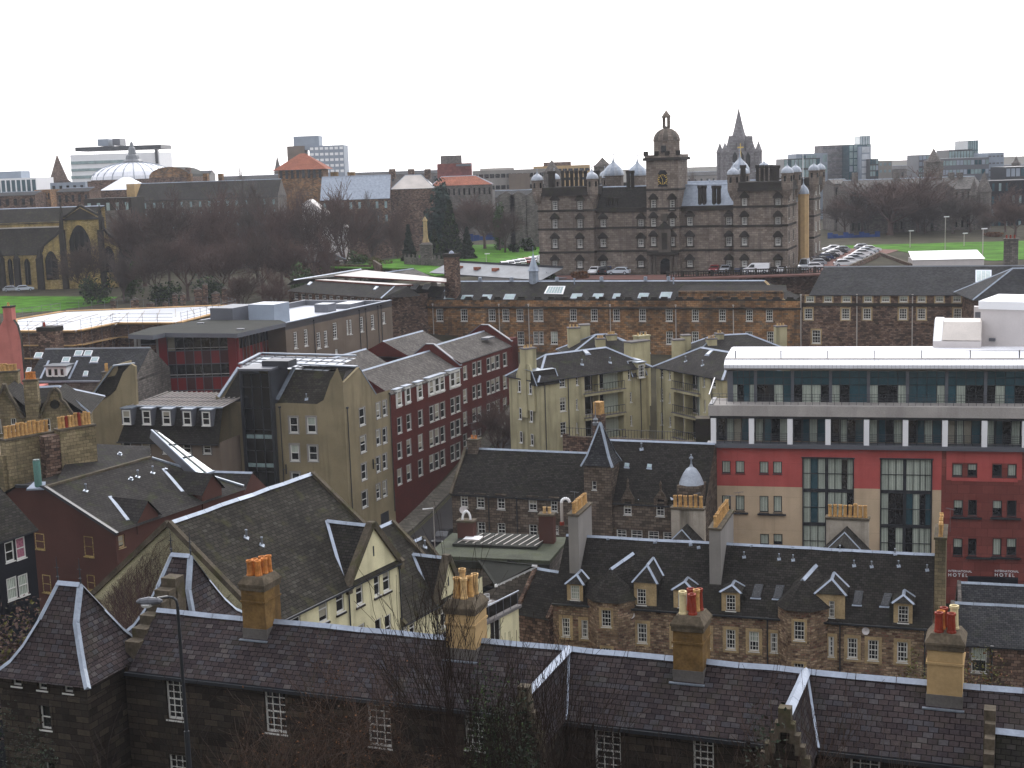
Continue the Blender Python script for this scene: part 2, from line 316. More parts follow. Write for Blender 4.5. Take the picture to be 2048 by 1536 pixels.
def dish(b, p, nrm, r=.3):
    m = M(); n_ = Vec(nrm).normalized(); a = n_.cross(Vec((0, 0, 1))).normalized(); c = n_.cross(a); rim = [p+n_*.25+(a*math.cos(i*.524)+c*math.sin(i*.524))*r for i in range(12)]
    for i in range(12): m.poly([rim[i], rim[(i+1) % 12], p+n_*.14], 'offwhite')
    m.tube(p, p+n_*.14, .02, .02, 'metal_grey', 4); m.tube(p+n_*.14, p+n_*.5-c*.1, .012, .012, 'metal_grey', 3); return b.part('satellite_dish', m)
# ---------------- windows and walls ----------------
def window(b, fr, u0, u1, z0, z1, nx=2, ny=2, rec=.14, fm='white', glass='glass', fw=.07, bar=.03, kind='sash', blind=None, v=0.0):
    g = M(); w = u1-u0; h = z1-z0; d = v+rec
    q = lambda a, c, x, y, dd, mt: g.poly([fr.pt(a, dd, x), fr.pt(c, dd, x), fr.pt(c, dd, y), fr.pt(a, dd, y)], mt)
    bl = rnd.choice([0, 0, 0, .35, .5, .8]) if blind is None else blind
    bm = 'blind' if blind is None else 'curtain'
    if bl and w > .5: q(u0, u1, z0, z1-h*bl, d, glass); q(u0, u1, z1-h*bl, z1, d, bm)
    else: q(u0, u1, z0, z1, d, glass)
    go = b.part('window', g); f = M(); D0 = d-.05
    def bx(a, c, x, y, dd=D0): f.box(fr, a, c, dd, d-.003, x, y, fm)
    bx(u0, u0+fw, z0, z1); bx(u1-fw, u1, z0, z1); bx(u0+fw, u1-fw, z0, z0+fw*1.4); bx(u0+fw, u1-fw, z1-fw, z1)
    if kind == 'sash': bx(u0+fw, u1-fw, z0+h*.5-fw*.35, z0+h*.5+fw*.35, D0-.012)
    for i in range(1, nx): x = u0+w*i/nx; bx(x-bar/2, x+bar/2, z0+fw, z1-fw, D0+.01)
    n2 = ny*2 if kind == 'sash' else ny
    for j in range(1, n2):
        if kind == 'sash' and j == ny: continue
        y = z0+h*j/n2; bx(u0+fw, u1-fw, y-bar/2, y+bar/2, D0+.014)
    f.box(fr, u0-.06, u1+.06, v-.07, v+rec*.6, z0-.07, z0-.002, fm if kind != 'sash2' else 'margin')
    b.part('window_frame', f, go); return go
def rect_px(fr, w, v=0.0):
    x0, y0, x1, y1 = w[:4]; ym = (y0+y1)/2; xm = (x0+x1)/2
    return fr.hit(x0, ym, v)[0], fr.hit(x1, ym, v)[0], fr.hit(xm, y1, v)[1], fr.hit(xm, y0, v)[1]
def facade(b, fr, z0, z1, wins, mat, u0=0.0, u1=None, v=0.0, rec=.14, sur=None, sw=.14, mk=True, uvw=(), wm=None, **wk):
    u1 = fr.L if u1 is None else u1; wm = wm or b.wall
    rs = [(*rect_px(fr, w, v), w[4] if len(w) > 4 else {}) for w in wins] + [(*w[:4], w[4] if len(w) > 4 else {}) for w in uvw]
    rs = [(max(a, u0+.02), min(c, u1-.02), max(x, z0+.02), min(y, z1-.02), o) for a, c, x, y, o in rs]
    rs = [r for r in rs if r[1]-r[0] > .1 and r[3]-r[2] > .1]
    us = sorted({u0, u1, *[r[0] for r in rs], *[r[1] for r in rs]}); zs = sorted({z0, z1, *[r[2] for r in rs], *[r[3] for r in rs]})
    for j in range(len(zs)-1):
        run = None
        for i in range(len(us)-1):
            cu, cz = (us[i]+us[i+1])/2, (zs[j]+zs[j+1])/2
            hole = any(r[0] < cu < r[1] and r[2] < cz < r[3] for r in rs)
            if not hole and run is None: run = us[i]
            if run is not None and (hole or i == len(us)-2):
                e = us[i] if hole else us[i+1]
                wm.poly([fr.pt(run, v, zs[j]), fr.pt(e, v, zs[j]), fr.pt(e, v, zs[j+1]), fr.pt(run, v, zs[j+1])], mat); run = None
    for a, c, x, y, o in rs:
        P = lambda u, d, z: fr.pt(u, v+d, z); sm = sur or mat; rc = o.get('rec', rec)
        for q in ([P(a, 0, x), P(a, rc, x), P(a, rc, y), P(a, 0, y)], [P(c, 0, x), P(c, 0, y), P(c, rc, y), P(c, rc, x)], [P(a, 0, y), P(c, 0, y), P(c, rc, y), P(a, rc, y)], [P(a, 0, x), P(c, 0, x), P(c, rc, x), P(a, rc, x)]): wm.poly(q, sm)
        if sur:
            e = .035
            for q in ((a-sw, a, x-sw, y+sw), (c, c+sw, x-sw, y+sw), (a, c, y, y+sw), (a, c, x-sw, x)): wm.box(fr, q[0], q[1], v-e, v+.0, q[2], q[3], sur)
        k = dict(wk); k.update({kk: vv for kk, vv in o.items() if kk != 'rec'}); k['rec'] = rc
        if mk: window(b, fr, a, c, x, y, v=v, **k)
    return rs
def shell(b, fr, v1, z0, z1, mat, u0=0.0, u1=None, v0=0.0, front=False):
    """back and side walls"""
    u1 = fr.L if u1 is None else u1; p = fr.pt
    c = [(u1, v0), (u1, v1), (u0, v1), (u0, v0)]
    for i in range(3): a, d = c[i], c[i+1]; b.wall.poly([p(*a, z0), p(*d, z0), p(*d, z1), p(*a, z1)], mat)
    if front: b.wall.poly([p(u0, v0, z0), p(u1, v0, z0), p(u1, v0, z1), p(u0, v0, z1)], mat)
def gable(b, fr, u0, u1, v0, v1, ze, zr, mat, axis='u', oh=.2, hip=(0, 0), end=None, cap='lead', capw=.35, skew=None, th=.12, rfm=None, flat=0, hipcap=True):
    """pitched roof; hip = inset of the ridge at both ends; end = wall material of the gable triangles; flat = half-width of a flat top"""
    m = rfm or b.roof; p = fr.pt
    if axis == 'v': g = lambda a, c, z: p(c, a, z); a0, a1, c0, c1 = v0, v1, u0, u1
    else: g = lambda a, c, z: p(a, c, z); a0, a1, c0, c1 = u0, u1, v0, v1
    cm = (c0+c1)/2; sl_ = (zr-ze)/(cm-c0-flat); zo = ze-oh*sl_; o0 = oh if hip[0] else 0; o1 = oh if hip[1] else 0
    k0, k1, k2, k3 = g(a0-o0, c0-oh, zo), g(a1+o1, c0-oh, zo), g(a1+o1, c1+oh, zo), g(a0-o0, c1+oh, zo)
    if flat:
        r0, r1, r2, r3 = g(a0+hip[0], cm-flat, zr), g(a1-hip[1], cm-flat, zr), g(a1-hip[1], cm+flat, zr), g(a0+hip[0], cm+flat, zr)
    else: r0 = r3 = g(a0+hip[0], cm, zr); r1 = r2 = g(a1-hip[1], cm, zr)
    m.poly([k0, k1, r1, r0], mat); m.poly([k2, k3, r3, r2], mat)
    dn = Vec((0, 0, -th))
    if flat: m.poly([r0, r1, r2, r3], cap)
    for e, (q0, q1, ra, rb) in enumerate(((k3, k0, r0, r3), (k1, k2, r2, r1))):
        if hip[e]: m.poly([q0, q1, ra] if not flat else [q0, q1, ra, rb], mat)
        elif end: (b.wall).poly([q0, q1, ra] if not flat else [q0, q1, ra, rb], end)
        else: m.poly([q0, q1, ra] if not flat else [q0, q1, ra, rb], mat)
    for q0, q1 in ((k0, k1), (k1, k2), (k2, k3), (k3, k0)): m.poly([q0, q1, q1+dn, q0+dn], 'metal_dark')
    m.poly([k0+dn, k1+dn, k2+dn, k3+dn], 'metal_dark')
    if cap and not flat: b.trim.ridge(r0, r1, capw, cap)
    if cap and flat:
        for x, y in ((r0, r1), (r1, r2), (r2, r3), (r3, r0)): b.trim.ridge(x, y, capw*.7, cap, .06)
    if cap and hipcap:
        if hip[0]: b.trim.ridge(k0, r0, capw*.8, cap); b.trim.ridge(k3, r3, capw*.8, cap)
        if hip[1]: b.trim.ridge(k1, r1, capw*.8, cap); b.trim.ridge(k2, r2, capw*.8, cap)
    if skew:
        for e in (0, 1):
            if not hip[e]:
                aa = a0 if e == 0 else a1
                for cc, zz in ((c0-oh, zo), (c1+oh, zo)): m.beam(g(aa, cc, zz), g(aa, cm, zr), .32, .34, skew, drop=.35)
    return dict(front=Pl(k0, k1, r0), back=Pl(k2, k3, r2), r0=r0, r1=r1, k=(k0, k1, k2, k3))
def chimney(b, fr, u0, u1, v0, v1, z0, z1, mat, pots=(), cap=None, band=None, base=None, name='chimney', parent=None):
    m = M(); H = z1-z0; m.box(fr, u0, u1, v0, v1, z0, z1-.1, mat)
    c = cap or mat
    if cap == 'cap_stone':
        m.box(fr, u0-.06, u1+.06, v0-.06, v1+.06, z1-.1, z1+.12, c)
        p = fr.pt; a = [(u0-.1, v0-.1), (u1+.1, v0-.1), (u1+.1, v1+.1), (u0-.1, v1+.1)]; d = [(u0+.12, v0+.12), (u1-.12, v0+.12), (u1-.12, v1-.12), (u0+.12, v1-.12)]
        zt = z1+.55
        for i in range(4):
            j = (i+1) % 4; m.poly([p(*a[i], z1+.12), p(*a[j], z1+.12), p(*a[j], z1+.22), p(*a[i], z1+.22)], c); m.poly([p(*a[i], z1+.22), p(*a[j], z1+.22), p(*d[j], zt), p(*d[i], zt)], c)
        m.poly([p(*x, zt) for x in d], c); m.poly([p(*x, z1+.12) for x in a], c)
    else: m.box(fr, u0-.09, u1+.09, v0-.09, v1+.09, z1-.1, z1+.08, c); zt = z1+.08
    if band: m.box(fr, u0-.05, u1+.05, v0-.05, v1+.05, z1-H*band, z1-H*band+.09, mat)
    if base:
        m.box(fr, u0-.03, u1+.03, v0-.03, v1+.03, z0, z0+base[0], 'stack_grey'); m.box(fr, u0-.16, u1+.1, v0-.2, v0-.03, z0+base[1], z0+base[1]+.06, 'lead')
    co_ = b.part(name, m, parent)
    for (pu, pv, kind, hh, rr) in pots: pot(b, co_, fr.pt(pu, pv, zt), kind, hh, rr)
    return co_
POTS = {}
def pot(b, parent, p, mat, h=.7, r=.15, style=0):
    k = (mat, round(h, 1), round(r, 2))
    if k not in POTS:
        m = M(); m.lathe((0, 0, 0), [(r*1.12, -.05), (r*1.12, .06), (r*.98, .1), (r*.86, h*.8), (r*.86, h*.86), (r*1.05, h*.88), (r*1.05, h), (r*.7, h), (r*.68, h-.15)], 10, mat, cap=False)
        m.lathe((0, 0, 0), [(r*.68, h-.15), (.01, h-.15)], 10, 'sooty')
        o = m.build('chimney_pot', None, smooth=False); POTS[k] = o.data; bpy.data.objects.remove(o)
    o = bpy.data.objects.new('chimney_pot', POTS[k]); col.objects.link(o); o.parent = parent; o.location = p-b.off; o.rotation_euler = (rnd.uniform(-.03, .03), rnd.uniform(-.03, .03), rnd.uniform(0, 6)); return o
def potrow(fr, u0, v0, u1, v1, n, mat='pot_yellow', h=.75, r=.15, alt=None):
    return [(u0+(u1-u0)*i/max(1, n-1), v0+(v1-v0)*i/max(1, n-1), (alt if (alt and i % 4 == 2) else mat), h*rnd.uniform(.92, 1.08), r) for i in range(n)]
def skylight(b, pl, q, glass='glass_sky', fm='lead', name='skylight', th=.12, bars=0, sill=True, parent=None):
    """q = four photo pixels (tl,tr,br,bl) on roof plane pl"""
    P = [pl.hit(*x) for x in q]; m = M(); n = pl.n*th; m.prism([p-pl.n*.02 for p in P], n+pl.n*.02, fm)
    c = sum(P, Vec())/4; I = [c+(p-c)*.84+n+pl.n*.006 for p in P]; m.poly(I, glass)
    for i in range(1, bars+1):
        a = I[0].lerp(I[1], i/(bars+1)); d = I[3].lerp(I[2], i/(bars+1)); m.beam(a, d, .05, .04, 'white', up=pl.n)
    if sill: e = (P[2]-P[3])*.12; dn_ = (P[3]-P[0]).normalized()*.14; m.prism([P[3]-e, P[2]+e, P[2]+e+dn_, P[3]-e+dn_], pl.n*.03, 'lead_pale')
    return b.part(name, m, parent or None)
def rvent(b, pl, px, py, s=1.0, kind=0):
    p = pl.hit(px, py); m = M(); t = Vec((1, 0, 0)); t = (t-pl.n*t.dot(pl.n)).normalized(); dn_ = pl.n.cross(t); dn_ = dn_ if dn_.z < 0 else -dn_
    s *= .8; w, l = .2*s, .28*s
    m.prism([p-t*w-dn_*l*.3, p+t*w-dn_*l*.3, p+t*w+dn_*l, p-t*w+dn_*l], pl.n*.04, 'lead')
    if kind == 0: m.tube(p, p+Vec((0, 0, .5*s)), .07*s, .07*s, 'lead_dull', 7); m.tube(p+Vec((0, 0, .5*s)), p+Vec((0, 0, .58*s)), .1*s, .1*s, 'lead_pale', 7)
    else: m.prism([p-t*w*.6, p+t*w*.6, p+t*w*.6+dn_*l*.6, p-t*w*.6+dn_*l*.6], pl.n*.2*s, 'lead_pale')
    return b.part('roof_vent', m)
def pipe(b, fr, u, z0, z1, v=0.0, mat='metal_dark', r=.06):
    m = M(); m.tube(fr.pt(u, v-.1, z0), fr.pt(u, v-.1, z1), r, r, mat, 6); m.box(fr, u-.14, u+.14, v-.22, v-.02, z1-.02, z1+.18, mat); return b.part('downpipe', m)
def dormer(b, fr, x0, x1, ytop, ybot, v, zr_px, ridge_px, wall, roof='slate_dark', win=None, hipd=None, name='dormer', **k):
    """slated dormer with hipped front: face px box on plane v; apex px zr_px; ridge's far end px"""
    u0, u1, z0, z1 = rect_px(fr, (x0, ytop, x1, ybot), v); um = (u0+u1)/2; d = (u1-u0)*.5 if hipd is None else hipd
    _, za = fr.hit(*zr_px, v+d); vb, _z = fr.hu(*ridge_px, um); vb = max(v+d+.6, v+d+min(6, 3.2 if vb > v+8 or vb < v+d else vb-v-d))
    m = M(); p = fr.pt; oh = .15
    W_ = M()
    old = b.wall; b.wall = W_
    vb = max(v+d+.5, (za-k['ze'])/k['sl']-.2) if 'sl' in k else vb
    rs = facade(b, fr, z0-.25, z1, [win] if win else [], wall, u0=u0, u1=u1, v=v, mk=False, sur=None)
    b.wall = old
    for a in (u0, u1): W_.poly([p(a, v, z0-.25), p(a, vb+.5, z0-.25), p(a, vb+.5, z1), p(a, v, z1)], k.get('cheek', roof))
    e0, e1, e2, e3 = p(u0-oh, v-oh, z1), p(u1+oh, v-oh, z1), p(u1+oh, vb+1, z1), p(u0-oh, vb+1, z1); r0 = p(um, v+d, za); r1 = p(um, vb, za)
    m.poly([e0, e1, r0], roof); m.poly([e1, e2, r1, r0], roof); m.poly([e3, e0, r0, r1], roof); m.poly([e0, e1, e2, e3], 'metal_dark')
    c = k.get('cap', 'lead_pale'); m.ridge(r0, r1, .26, c, .07)
    if d > .2: m.ridge(e0, r0, .24, c, .07); m.ridge(e1, r0, .24, c, .07)
    m.beam(p(u1+oh, max(v, (z1-k.get('ze', z1-2))/k.get('sl', 1)), z1+.02), r1, .2, .05, c)
    do = b.part(name, W_); b.part('dormer_roof', m, do)
    for a, c_, x, y, o in rs:
        w = window(b, fr, a, c_, x, y, v=v, nx=k.get('nx', 3), ny=k.get('ny', 2), **o); 
        w.parent = do
        for ch in list(w.children): ch.parent = do
    return do
# ================= foreground stone schoolhouse =================
ZE = 22.75; fs = frz(255, 1330, 1968, 1520, ZE)
_, zr = 0, 0
b = Bd('schoolhouse', 'long dark stone schoolhouse with purple slate roof and four tall chimneys, nearest building', fs.pt(20, 2, 12))
WH = 2.45
# ridge height measured from the photo
ZR = fs.hit(1500, 1331, WH)[1]
L1 = fs.L+3; b.zb = 12
sw_ = [(333, 1359, 371, 1440), (530, 1383, 572, 1466), (736, 1410, 782, 1494), (930, 1424, 968, 1500), (1190, 1462, 1242, 1545), (1386, 1479, 1428, 1560), (1700, 1516, 1760, 1600), (340, 1510, 376, 1590), (540, 1540, 580, 1620)]
facade(b, fs, 11, ZE, [w+({'glass': 'glass', 'blind': 0},) for w in sw_], 'stone_school', u0=-.2, u1=L1, nx=3, ny=3, fw=.08, bar=.035, rec=.16, sur='stone_school', sw=.16)
shell(b, fs, 2*WH, 11, ZE, 'stone_school', u0=0, u1=L1)
g = gable(b, fs, 0.2, L1, 0, 2*WH, ZE, ZR, 'slate_purple', oh=.25, end='stone_school', cap='lead_pale', capw=.36)
b.trim.box(fs, 0, L1, -.34, -.22, ZE-.42, ZE-.26, 'metal_dark')
# cross wings with valleys
def crosswing(pxr, pyr, pxe, pye, pxv, pyv):
    ur, _ = fs.hz(pxr, pyr, ZR); ue, ve = fs.hz(pxe, pye, ZR); uv_, _2 = fs.hz(pxv, pyv, ZE); hw = abs(uv_-ur)*1.0
    m = b.roof; p = fs.pt; zl = ZE-.2
    hw2 = hw+.2
    m.poly([p(ur, WH, ZR+.02), p(ur, ve, ZR+.02), p(ur+hw2, ve, zl), p(ur+hw2, -.25, zl+.02)], 'slate_purple')
    m.poly([p(ur, WH, ZR+.02), p(ur, ve, ZR+.02), p(ur-hw2, ve, zl), p(ur-hw2, -.25, zl+.02)], 'slate_purple')
    b.trim.ridge(p(ur, WH, ZR+.04), p(ur, ve, ZR+.04), .42, 'white_clean' if 0 else 'lead_pale')
    b.trim.beam(p(ur+.05, WH-.1, ZR), p(ur+hw2, -.3, zl+.06), .1, .05, 'lead_pale')
    w = b.wall; w.poly([p(ur-hw, ve, 11), p(ur+hw, ve, 11), p(ur+hw, ve, ZE), p(ur, ve, ZR-.05), p(ur-hw, ve, ZE)], 'stone_school')
    for s in (-1, 1): w.poly([p(ur+s*hw, ve, 11), p(ur+s*hw, 0, 11), p(ur+s*hw, 0, ZE), p(ur+s*hw, ve, ZE)], 'stone_school')
    st = M(); n = 5
    for s in (-1, 1):
        for i in range(n):
            a = ur+s*(hw+.25)*i/n; c = ur+s*(hw+.25)*(i+1)/n; zt = ZR+.2-(ZR-ZE+.2)*(i)/n
            st.box(fs, min(a, c), max(a, c), ve-.28, ve+.12, zt-.75, zt+.06, 'coping')
    st.box(fs, ur-.24, ur+.24, ve-.3, ve+.14, ZR-.3, ZR+.42, 'coping')
    b.part('crow_step_gable', st)
crosswing(1135, 1300, 1022, 1386, 1130, 1425)
crosswing(1612, 1342, 1537, 1429, 1631, 1478)
# right-hand block whose crow steps show edge-on
st = M(); vr = -.9; fa, zr3 = fs.hit(1991, 1461, vr)
b.roof.poly([fs.pt(fa, vr, zr3), fs.pt(fa+8, vr, zr3), fs.pt(fa+8, vr-4, zr3-3.6), fs.pt(fa, vr-4, zr3-3.6)], 'slate_dark')
b.roof.poly([fs.pt(fa, vr, zr3), fs.pt(fa+8, vr, zr3), fs.pt(fa+8, vr+1.5, zr3-1.4), fs.pt(fa, vr+1.5, zr3-1.4)], 'slate_dark')
b.trim.ridge(fs.pt(fa, vr, zr3), fs.pt(fa+8, vr, zr3), .4, 'lead_pale')
for i in range(7): st.box(fs, fa-.36, fa, vr-.25-(i+1)*.42, vr-.25-i*.42+.1, zr3-2.2-i*.42, zr3+.5-i*.42, 'coping')
st.box(fs, fa-.42, fa, vr-.35, vr+.25, zr3-1.5, zr3+.9, 'coping')
b.wall.poly([fs.pt(fa-.1, vr-4.2, 11), fs.pt(fa-.1, vr+1.5, 11), fs.pt(fa-.1, vr+1.5, zr3-1.5), fs.pt(fa-.1, vr, zr3), fs.pt(fa-.1, vr-4.2, zr3-3.8)], 'stone_school')
b.part('crow_step_gable', st)
# chimneys
def sch_ch(xl, xr, ycap, ybase, mat, pots, d=1.45):
    v0 = WH-d*.55; u0 = fs.hit(xl, (ycap+ybase)/2, v0)[0]; u1 = fs.hit(xr, (ycap+ybase)/2, v0)[0]; zt = fs.hit((xl+xr)/2, ycap, v0)[1]; zb = ZE+(ZR-ZE)*(v0/WH)-.15
    H = zt-zb; cu = (u0+u1)/2; cv = v0+d/2
    pp = [(cu+a*.27, cv+c*.36, k, h, r) for a, c, k, h, r in pots]
    chimney(b, fs, u0, u1, v0, v0+d, zb, zt, mat, pp, cap='cap_stone', band=.27, base=(.62, .03))
sch_ch(484, 530, 1178, 1260, 'stack_ochre', [(-1, -1, 'pot_orange', .75, .17), (-.9, .2, 'pot_orange', .7, .16), (-.1, 1, 'pot_orange', .75, .16), (.5, -.8, 'pot_orange', .8, .17), (.9, .3, 'pot_orange', .8, .16), (1.1, 1.2, 'pot_orange', .8, .15)])
sch_ch(892, 950, 1225, 1305, 'stack_buff', [(-1, -.9, 'pot_yellow', .95, .17), (-.8, .6, 'pot_buff', 1.2, .17), (.3, -1, 'pot_buff', .95, .17), (.2, 1, 'pot_yellow', .8, .14), (.9, 0, 'pot_yellow', .95, .16), (1.1, 1.2, 'pot_buff', .95, .17)])
sch_ch(1346, 1405, 1259, 1350, 'stack_ochre', [(-1, -.9, 'pot_cream', 1.0, .17), (-.3, .7, 'pot_red', .95, .17), (.55, -.9, 'pot_red', .9, .18), (.7, .5, 'pot_yellow', .95, .15), (1.1, 1.0, 'pot_red', .95, .15)])
sch_ch(1854, 1925, 1297, 1390, 'stack_buff', [(-1, -1, 'pot_red', .8, .17), (-.75, .1, 'pot_orange', .8, .16), (-.5, 1, 'pot_red', .8, .16), (.8, -.9, 'pot_red', .75, .17), (1.05, .6, 'pot_cream', .95, .18)])
# bell-cast pavilion towers
def pavilion(uc, vc, sz, ze, za, zb, wins=True, nm='tower'):
    """uc,vc = front right corner"""
    u0, u1, v0, v1 = uc-sz, uc, vc, vc+sz; cu, cv = (u0+u1)/2, (v0+v1)/2; W_ = M(); Rm = M(); T = M(); p = fs.pt; H = za-ze
    prof = [(1.0, -.06), (.84, .1), (.66, .28), (.42, .6), (.17, 1.0)]; rl = sz*.13
    def ring(k): s, z = prof[k]; hw = sz/2*s+(.3 if k == 0 else 0); x = rl+(hw-rl*.6)*1.0 if k == 4 else hw; hy = .03 if k == 4 else hw; x = rl if k == 4 else hw; return [p(cu-x, cv-hy, ze+H*z), p(cu+x, cv-hy, ze+H*z), p(cu+x, cv+hy, ze+H*z), p(cu-x, cv+hy, ze+H*z)]
    rg = [ring(k) for k in range(5)]
    for k in range(4):
        for i in range(4): j = (i+1) % 4; Rm.poly([rg[k][i], rg[k][j], rg[k+1][j], rg[k+1][i]], 'slate_purple')
        for i in range(4): T.ridge(rg[k][i], rg[k+1][i], .32, 'lead', .08)
    Rm.poly(rg[0][::-1], 'metal_dark'); T.ridge(rg[4][0], rg[4][1], .34, 'lead_pale')
    for x in (-rl, rl):
        T.tube(p(cu+x, cv, za), p(cu+x, cv, za+1.3), .05, .015, 'metal_dark', 5); T.beam(p(cu+x-.12, cv, za+.75), p(cu+x+.12, cv, za+.75), .03, .03, 'metal_dark'); T.lathe(p(cu+x, cv, za+.3), [(.0, -.1), (.08, 0), (.0, .1)], 6, 'metal_dark')
    old = b.wall; b.wall = W_
    F0 = Fr(p(u0, v0, ze), p(u1, v0, ze), ze); F1 = Fr(p(u1, v0, ze), p(u1, v1, ze), ze)
    ws = [(24, 1350, 43, 1372), (75, 1357, 94, 1380), (127, 1364, 146, 1386), (80, 1412, 102, 1459), (92, 1526, 112, 1570)] if wins else []
    facade(b, F0, zb, ze, [w+({'blind': 0, 'nx': 1, 'ny': 1, 'fw': .06},) for w in ws], 'stone_school', sur='stone_school', sw=.12, rec=.18)
    facade(b, F1, zb, ze, [], 'stone_school'); W_.poly([p(u0, v0, zb), p(u0, v1, zb), p(u0, v1, ze), p(u0, v0, ze)], 'stone_school'); W_.poly([p(u0, v1, zb), p(u1, v1, zb), p(u1, v1, ze), p(u0, v1, ze)], 'stone_school')
    for z in (ze-1.1, ze-5.2): W_.box(fs, u0-.06, u1+.06, v0-.06, v1+.06, z, z+.16, 'stone_school')
    for i, (a, c) in enumerate(((u0, v0), (u1, v0), (u1, v1), (u0, v1))):
        pass
    b.wall = old
    t = b.part(nm, W_); b.part('tower_roof', Rm, t); b.part('hip_flashing', T, t)
uc, vc = fs.hz(172, 1364, ZE+.1)
pavilion(uc, vc, 5.1, ZE+.15, fs.hit(128, 1166, vc+2.55)[1], 11)
u2, v2 = fs.hz(362, 1110, 26.2)
pavilion(u2+2.3, v2-2.3, 4.6, 22.4, 26.2, 11, wins=False)
# mossy crow steps on the gable between the towers
st = M()
for (sx, sy) in ((345, 1152), (332, 1176), (318, 1200), (303, 1226), (288, 1252), (274, 1278)):
    vv, zz_ = fs.hu(sx, sy, -.2)
    st.box(fs, -.6, .25, vv-.45, vv+.35, zz_-3.5, zz_, 'coping')
b.part('crow_step_gable', st)
b.done(); school = b
# ================= street lamp =================
pb = V(383, 1600, 42); pt_ = V(362, 1205, 42); base = Vec((pb.x, pb.y, 20))
lr = bpy.data.objects.new('street_lamp', None); col.objects.link(lr); lr.location = base; tag(lr, 'tall dark street lamp with a grey drop head rising in front of the stone schoolhouse', 'street lamp')
m = M(); top = Vec((pb.x, pb.y, pt_.z)); m.tube(base, Vec((pb.x, pb.y, top.z-4.2)), .09, .085, 'metal_dark', 10); m.tube(Vec((pb.x, pb.y, top.z-4.2)), top-Vec((0, 0, .1)), .06, .05, 'metal_dark', 10)
e = V(303, 1200, 41.6); cur = [top-Vec((0, 0, .1)), top+Vec((-.03, 0, .08)), top+Vec((-.12, 0, .17)), top+Vec((-.3, 0, .2)), e+Vec((.15, 0, .05))]
for i in range(4): m.tube(cur[i], cur[i+1], .045, .042, 'metal_dark', 8)
po = m.build('pole', lr, base)
m = M(); hc = e+Vec((-.05, 0, -.05))
for k, (s0, s1) in enumerate(((-.42, -.28), (-.28, 0), (0, .28), (.28, .38))):
    rr = {-.42: .04, -.28: .11, 0: .14, .28: .1, .38: .04}; m.tube(hc+Vec((s0, 0, 0)), hc+Vec((s1, 0, .02)), rr[s0], rr[s1], 'metal_grey', 10)
m.build('lamp_head', lr, base); m = M(); m.lathe(hc+Vec((-.1, 0, -.2)), [(.05, 0), (.16, .05), (.2, .14)], 10, 'headlamp'); m.build('lens', lr, base)
# ================= bare trees in front =================
def branchy(m, p, d, L, r, lvl, rg, mat, twigs=3, spread=.55, up=.25, nseg=3, minr=.006):
    q = p
    for i in range(nseg):
        d = (d+Vec((rg.gauss(0, .12), rg.gauss(0, .12), rg.gauss(0, .08)+up*.12))).normalized()
        q2 = q+d*(L/nseg); r2 = max(minr, r*(1-.22)); m.tube(q, q2, r, r2, mat, 6 if r > .05 else (4 if r > .02 else 3)); q = q2; r = r2
        if lvl > 0:
            for k in range(twigs if i else max(1, twigs-1)):
                ax = Vec((rg.gauss(0, 1), rg.gauss(0, 1), rg.gauss(0, .6))).normalized(); nd = (d+ax*spread*rg.uniform(.7, 1.5)+Vec((0, 0, up*.6))).normalized()
                branchy(m, q, nd, L*rg.uniform(.5, .8), max(minr, r*rg.uniform(.45, .62)), lvl-1, rg, mat, twigs, spread, up, nseg, minr)
def bare_tree(name, label, base, H, mat, seed, lvl=4, tw=2, spread=.6, up=.3, r=.16, stems=1, leaf=None, group=None, minr=.008, trunkh=.25, lean=0):
    rg = random.Random(seed); T = M(); C = M(); base = Vec(base)
    for s in range(stems):
        d = Vec((rg.gauss(0, .12 if stems > 1 else .04)+lean, rg.gauss(0, .12 if stems > 1 else .04), 1)).normalized(); q = base.copy()
        n = 4; rr = r
        for i in range(n): q2 = q+d*(H*trunkh/n); T.tube(q, q2, rr*(1.35 if i == 0 else 1), rr*.93, mat, 8); q = q2; rr *= .93
        k = 4
        for i in range(k):
            a = 6.28*i/k+rg.uniform(-.5, .5); nd = Vec((math.cos(a)*spread, math.sin(a)*spread, rg.uniform(.6, 1.1))).normalized()
            branchy(C, q-d*rg.uniform(0, H*trunkh*.3), nd, H*rg.uniform(.24, .34), rr*.62, lvl-1, rg, mat, tw, spread, up, 3, minr)
        branchy(C, q, d, H*.36, rr*.8, lvl-1, rg, mat, tw, spread, up, 3, minr)
    o = bpy.data.objects.new(name, None); col.objects.link(o); o.location = base; tag(o, label, 'tree', group)
    T.build('trunk', o, base); C.build('crown', o, base)
    if leaf:
        Lf = M()
        for i in range(leaf[1]):
            v = Vec(C.v[rg.randrange(len(C.v))])+Vec((rg.gauss(0, .12), rg.gauss(0, .12), rg.gauss(0, .12))); s = leaf[2]*rg.uniform(.6, 1.4); a = Vec((rg.gauss(0, 1), rg.gauss(0, 1), rg.gauss(0, 1))).normalized()*s; c = Vec((rg.gauss(0, 1), rg.gauss(0, 1), rg.gauss(0, 1))).normalized()*s
            Lf.poly([v-a, v+c, v+a, v-c], leaf[0])
        Lf.build('leaves', o, base)
    return o
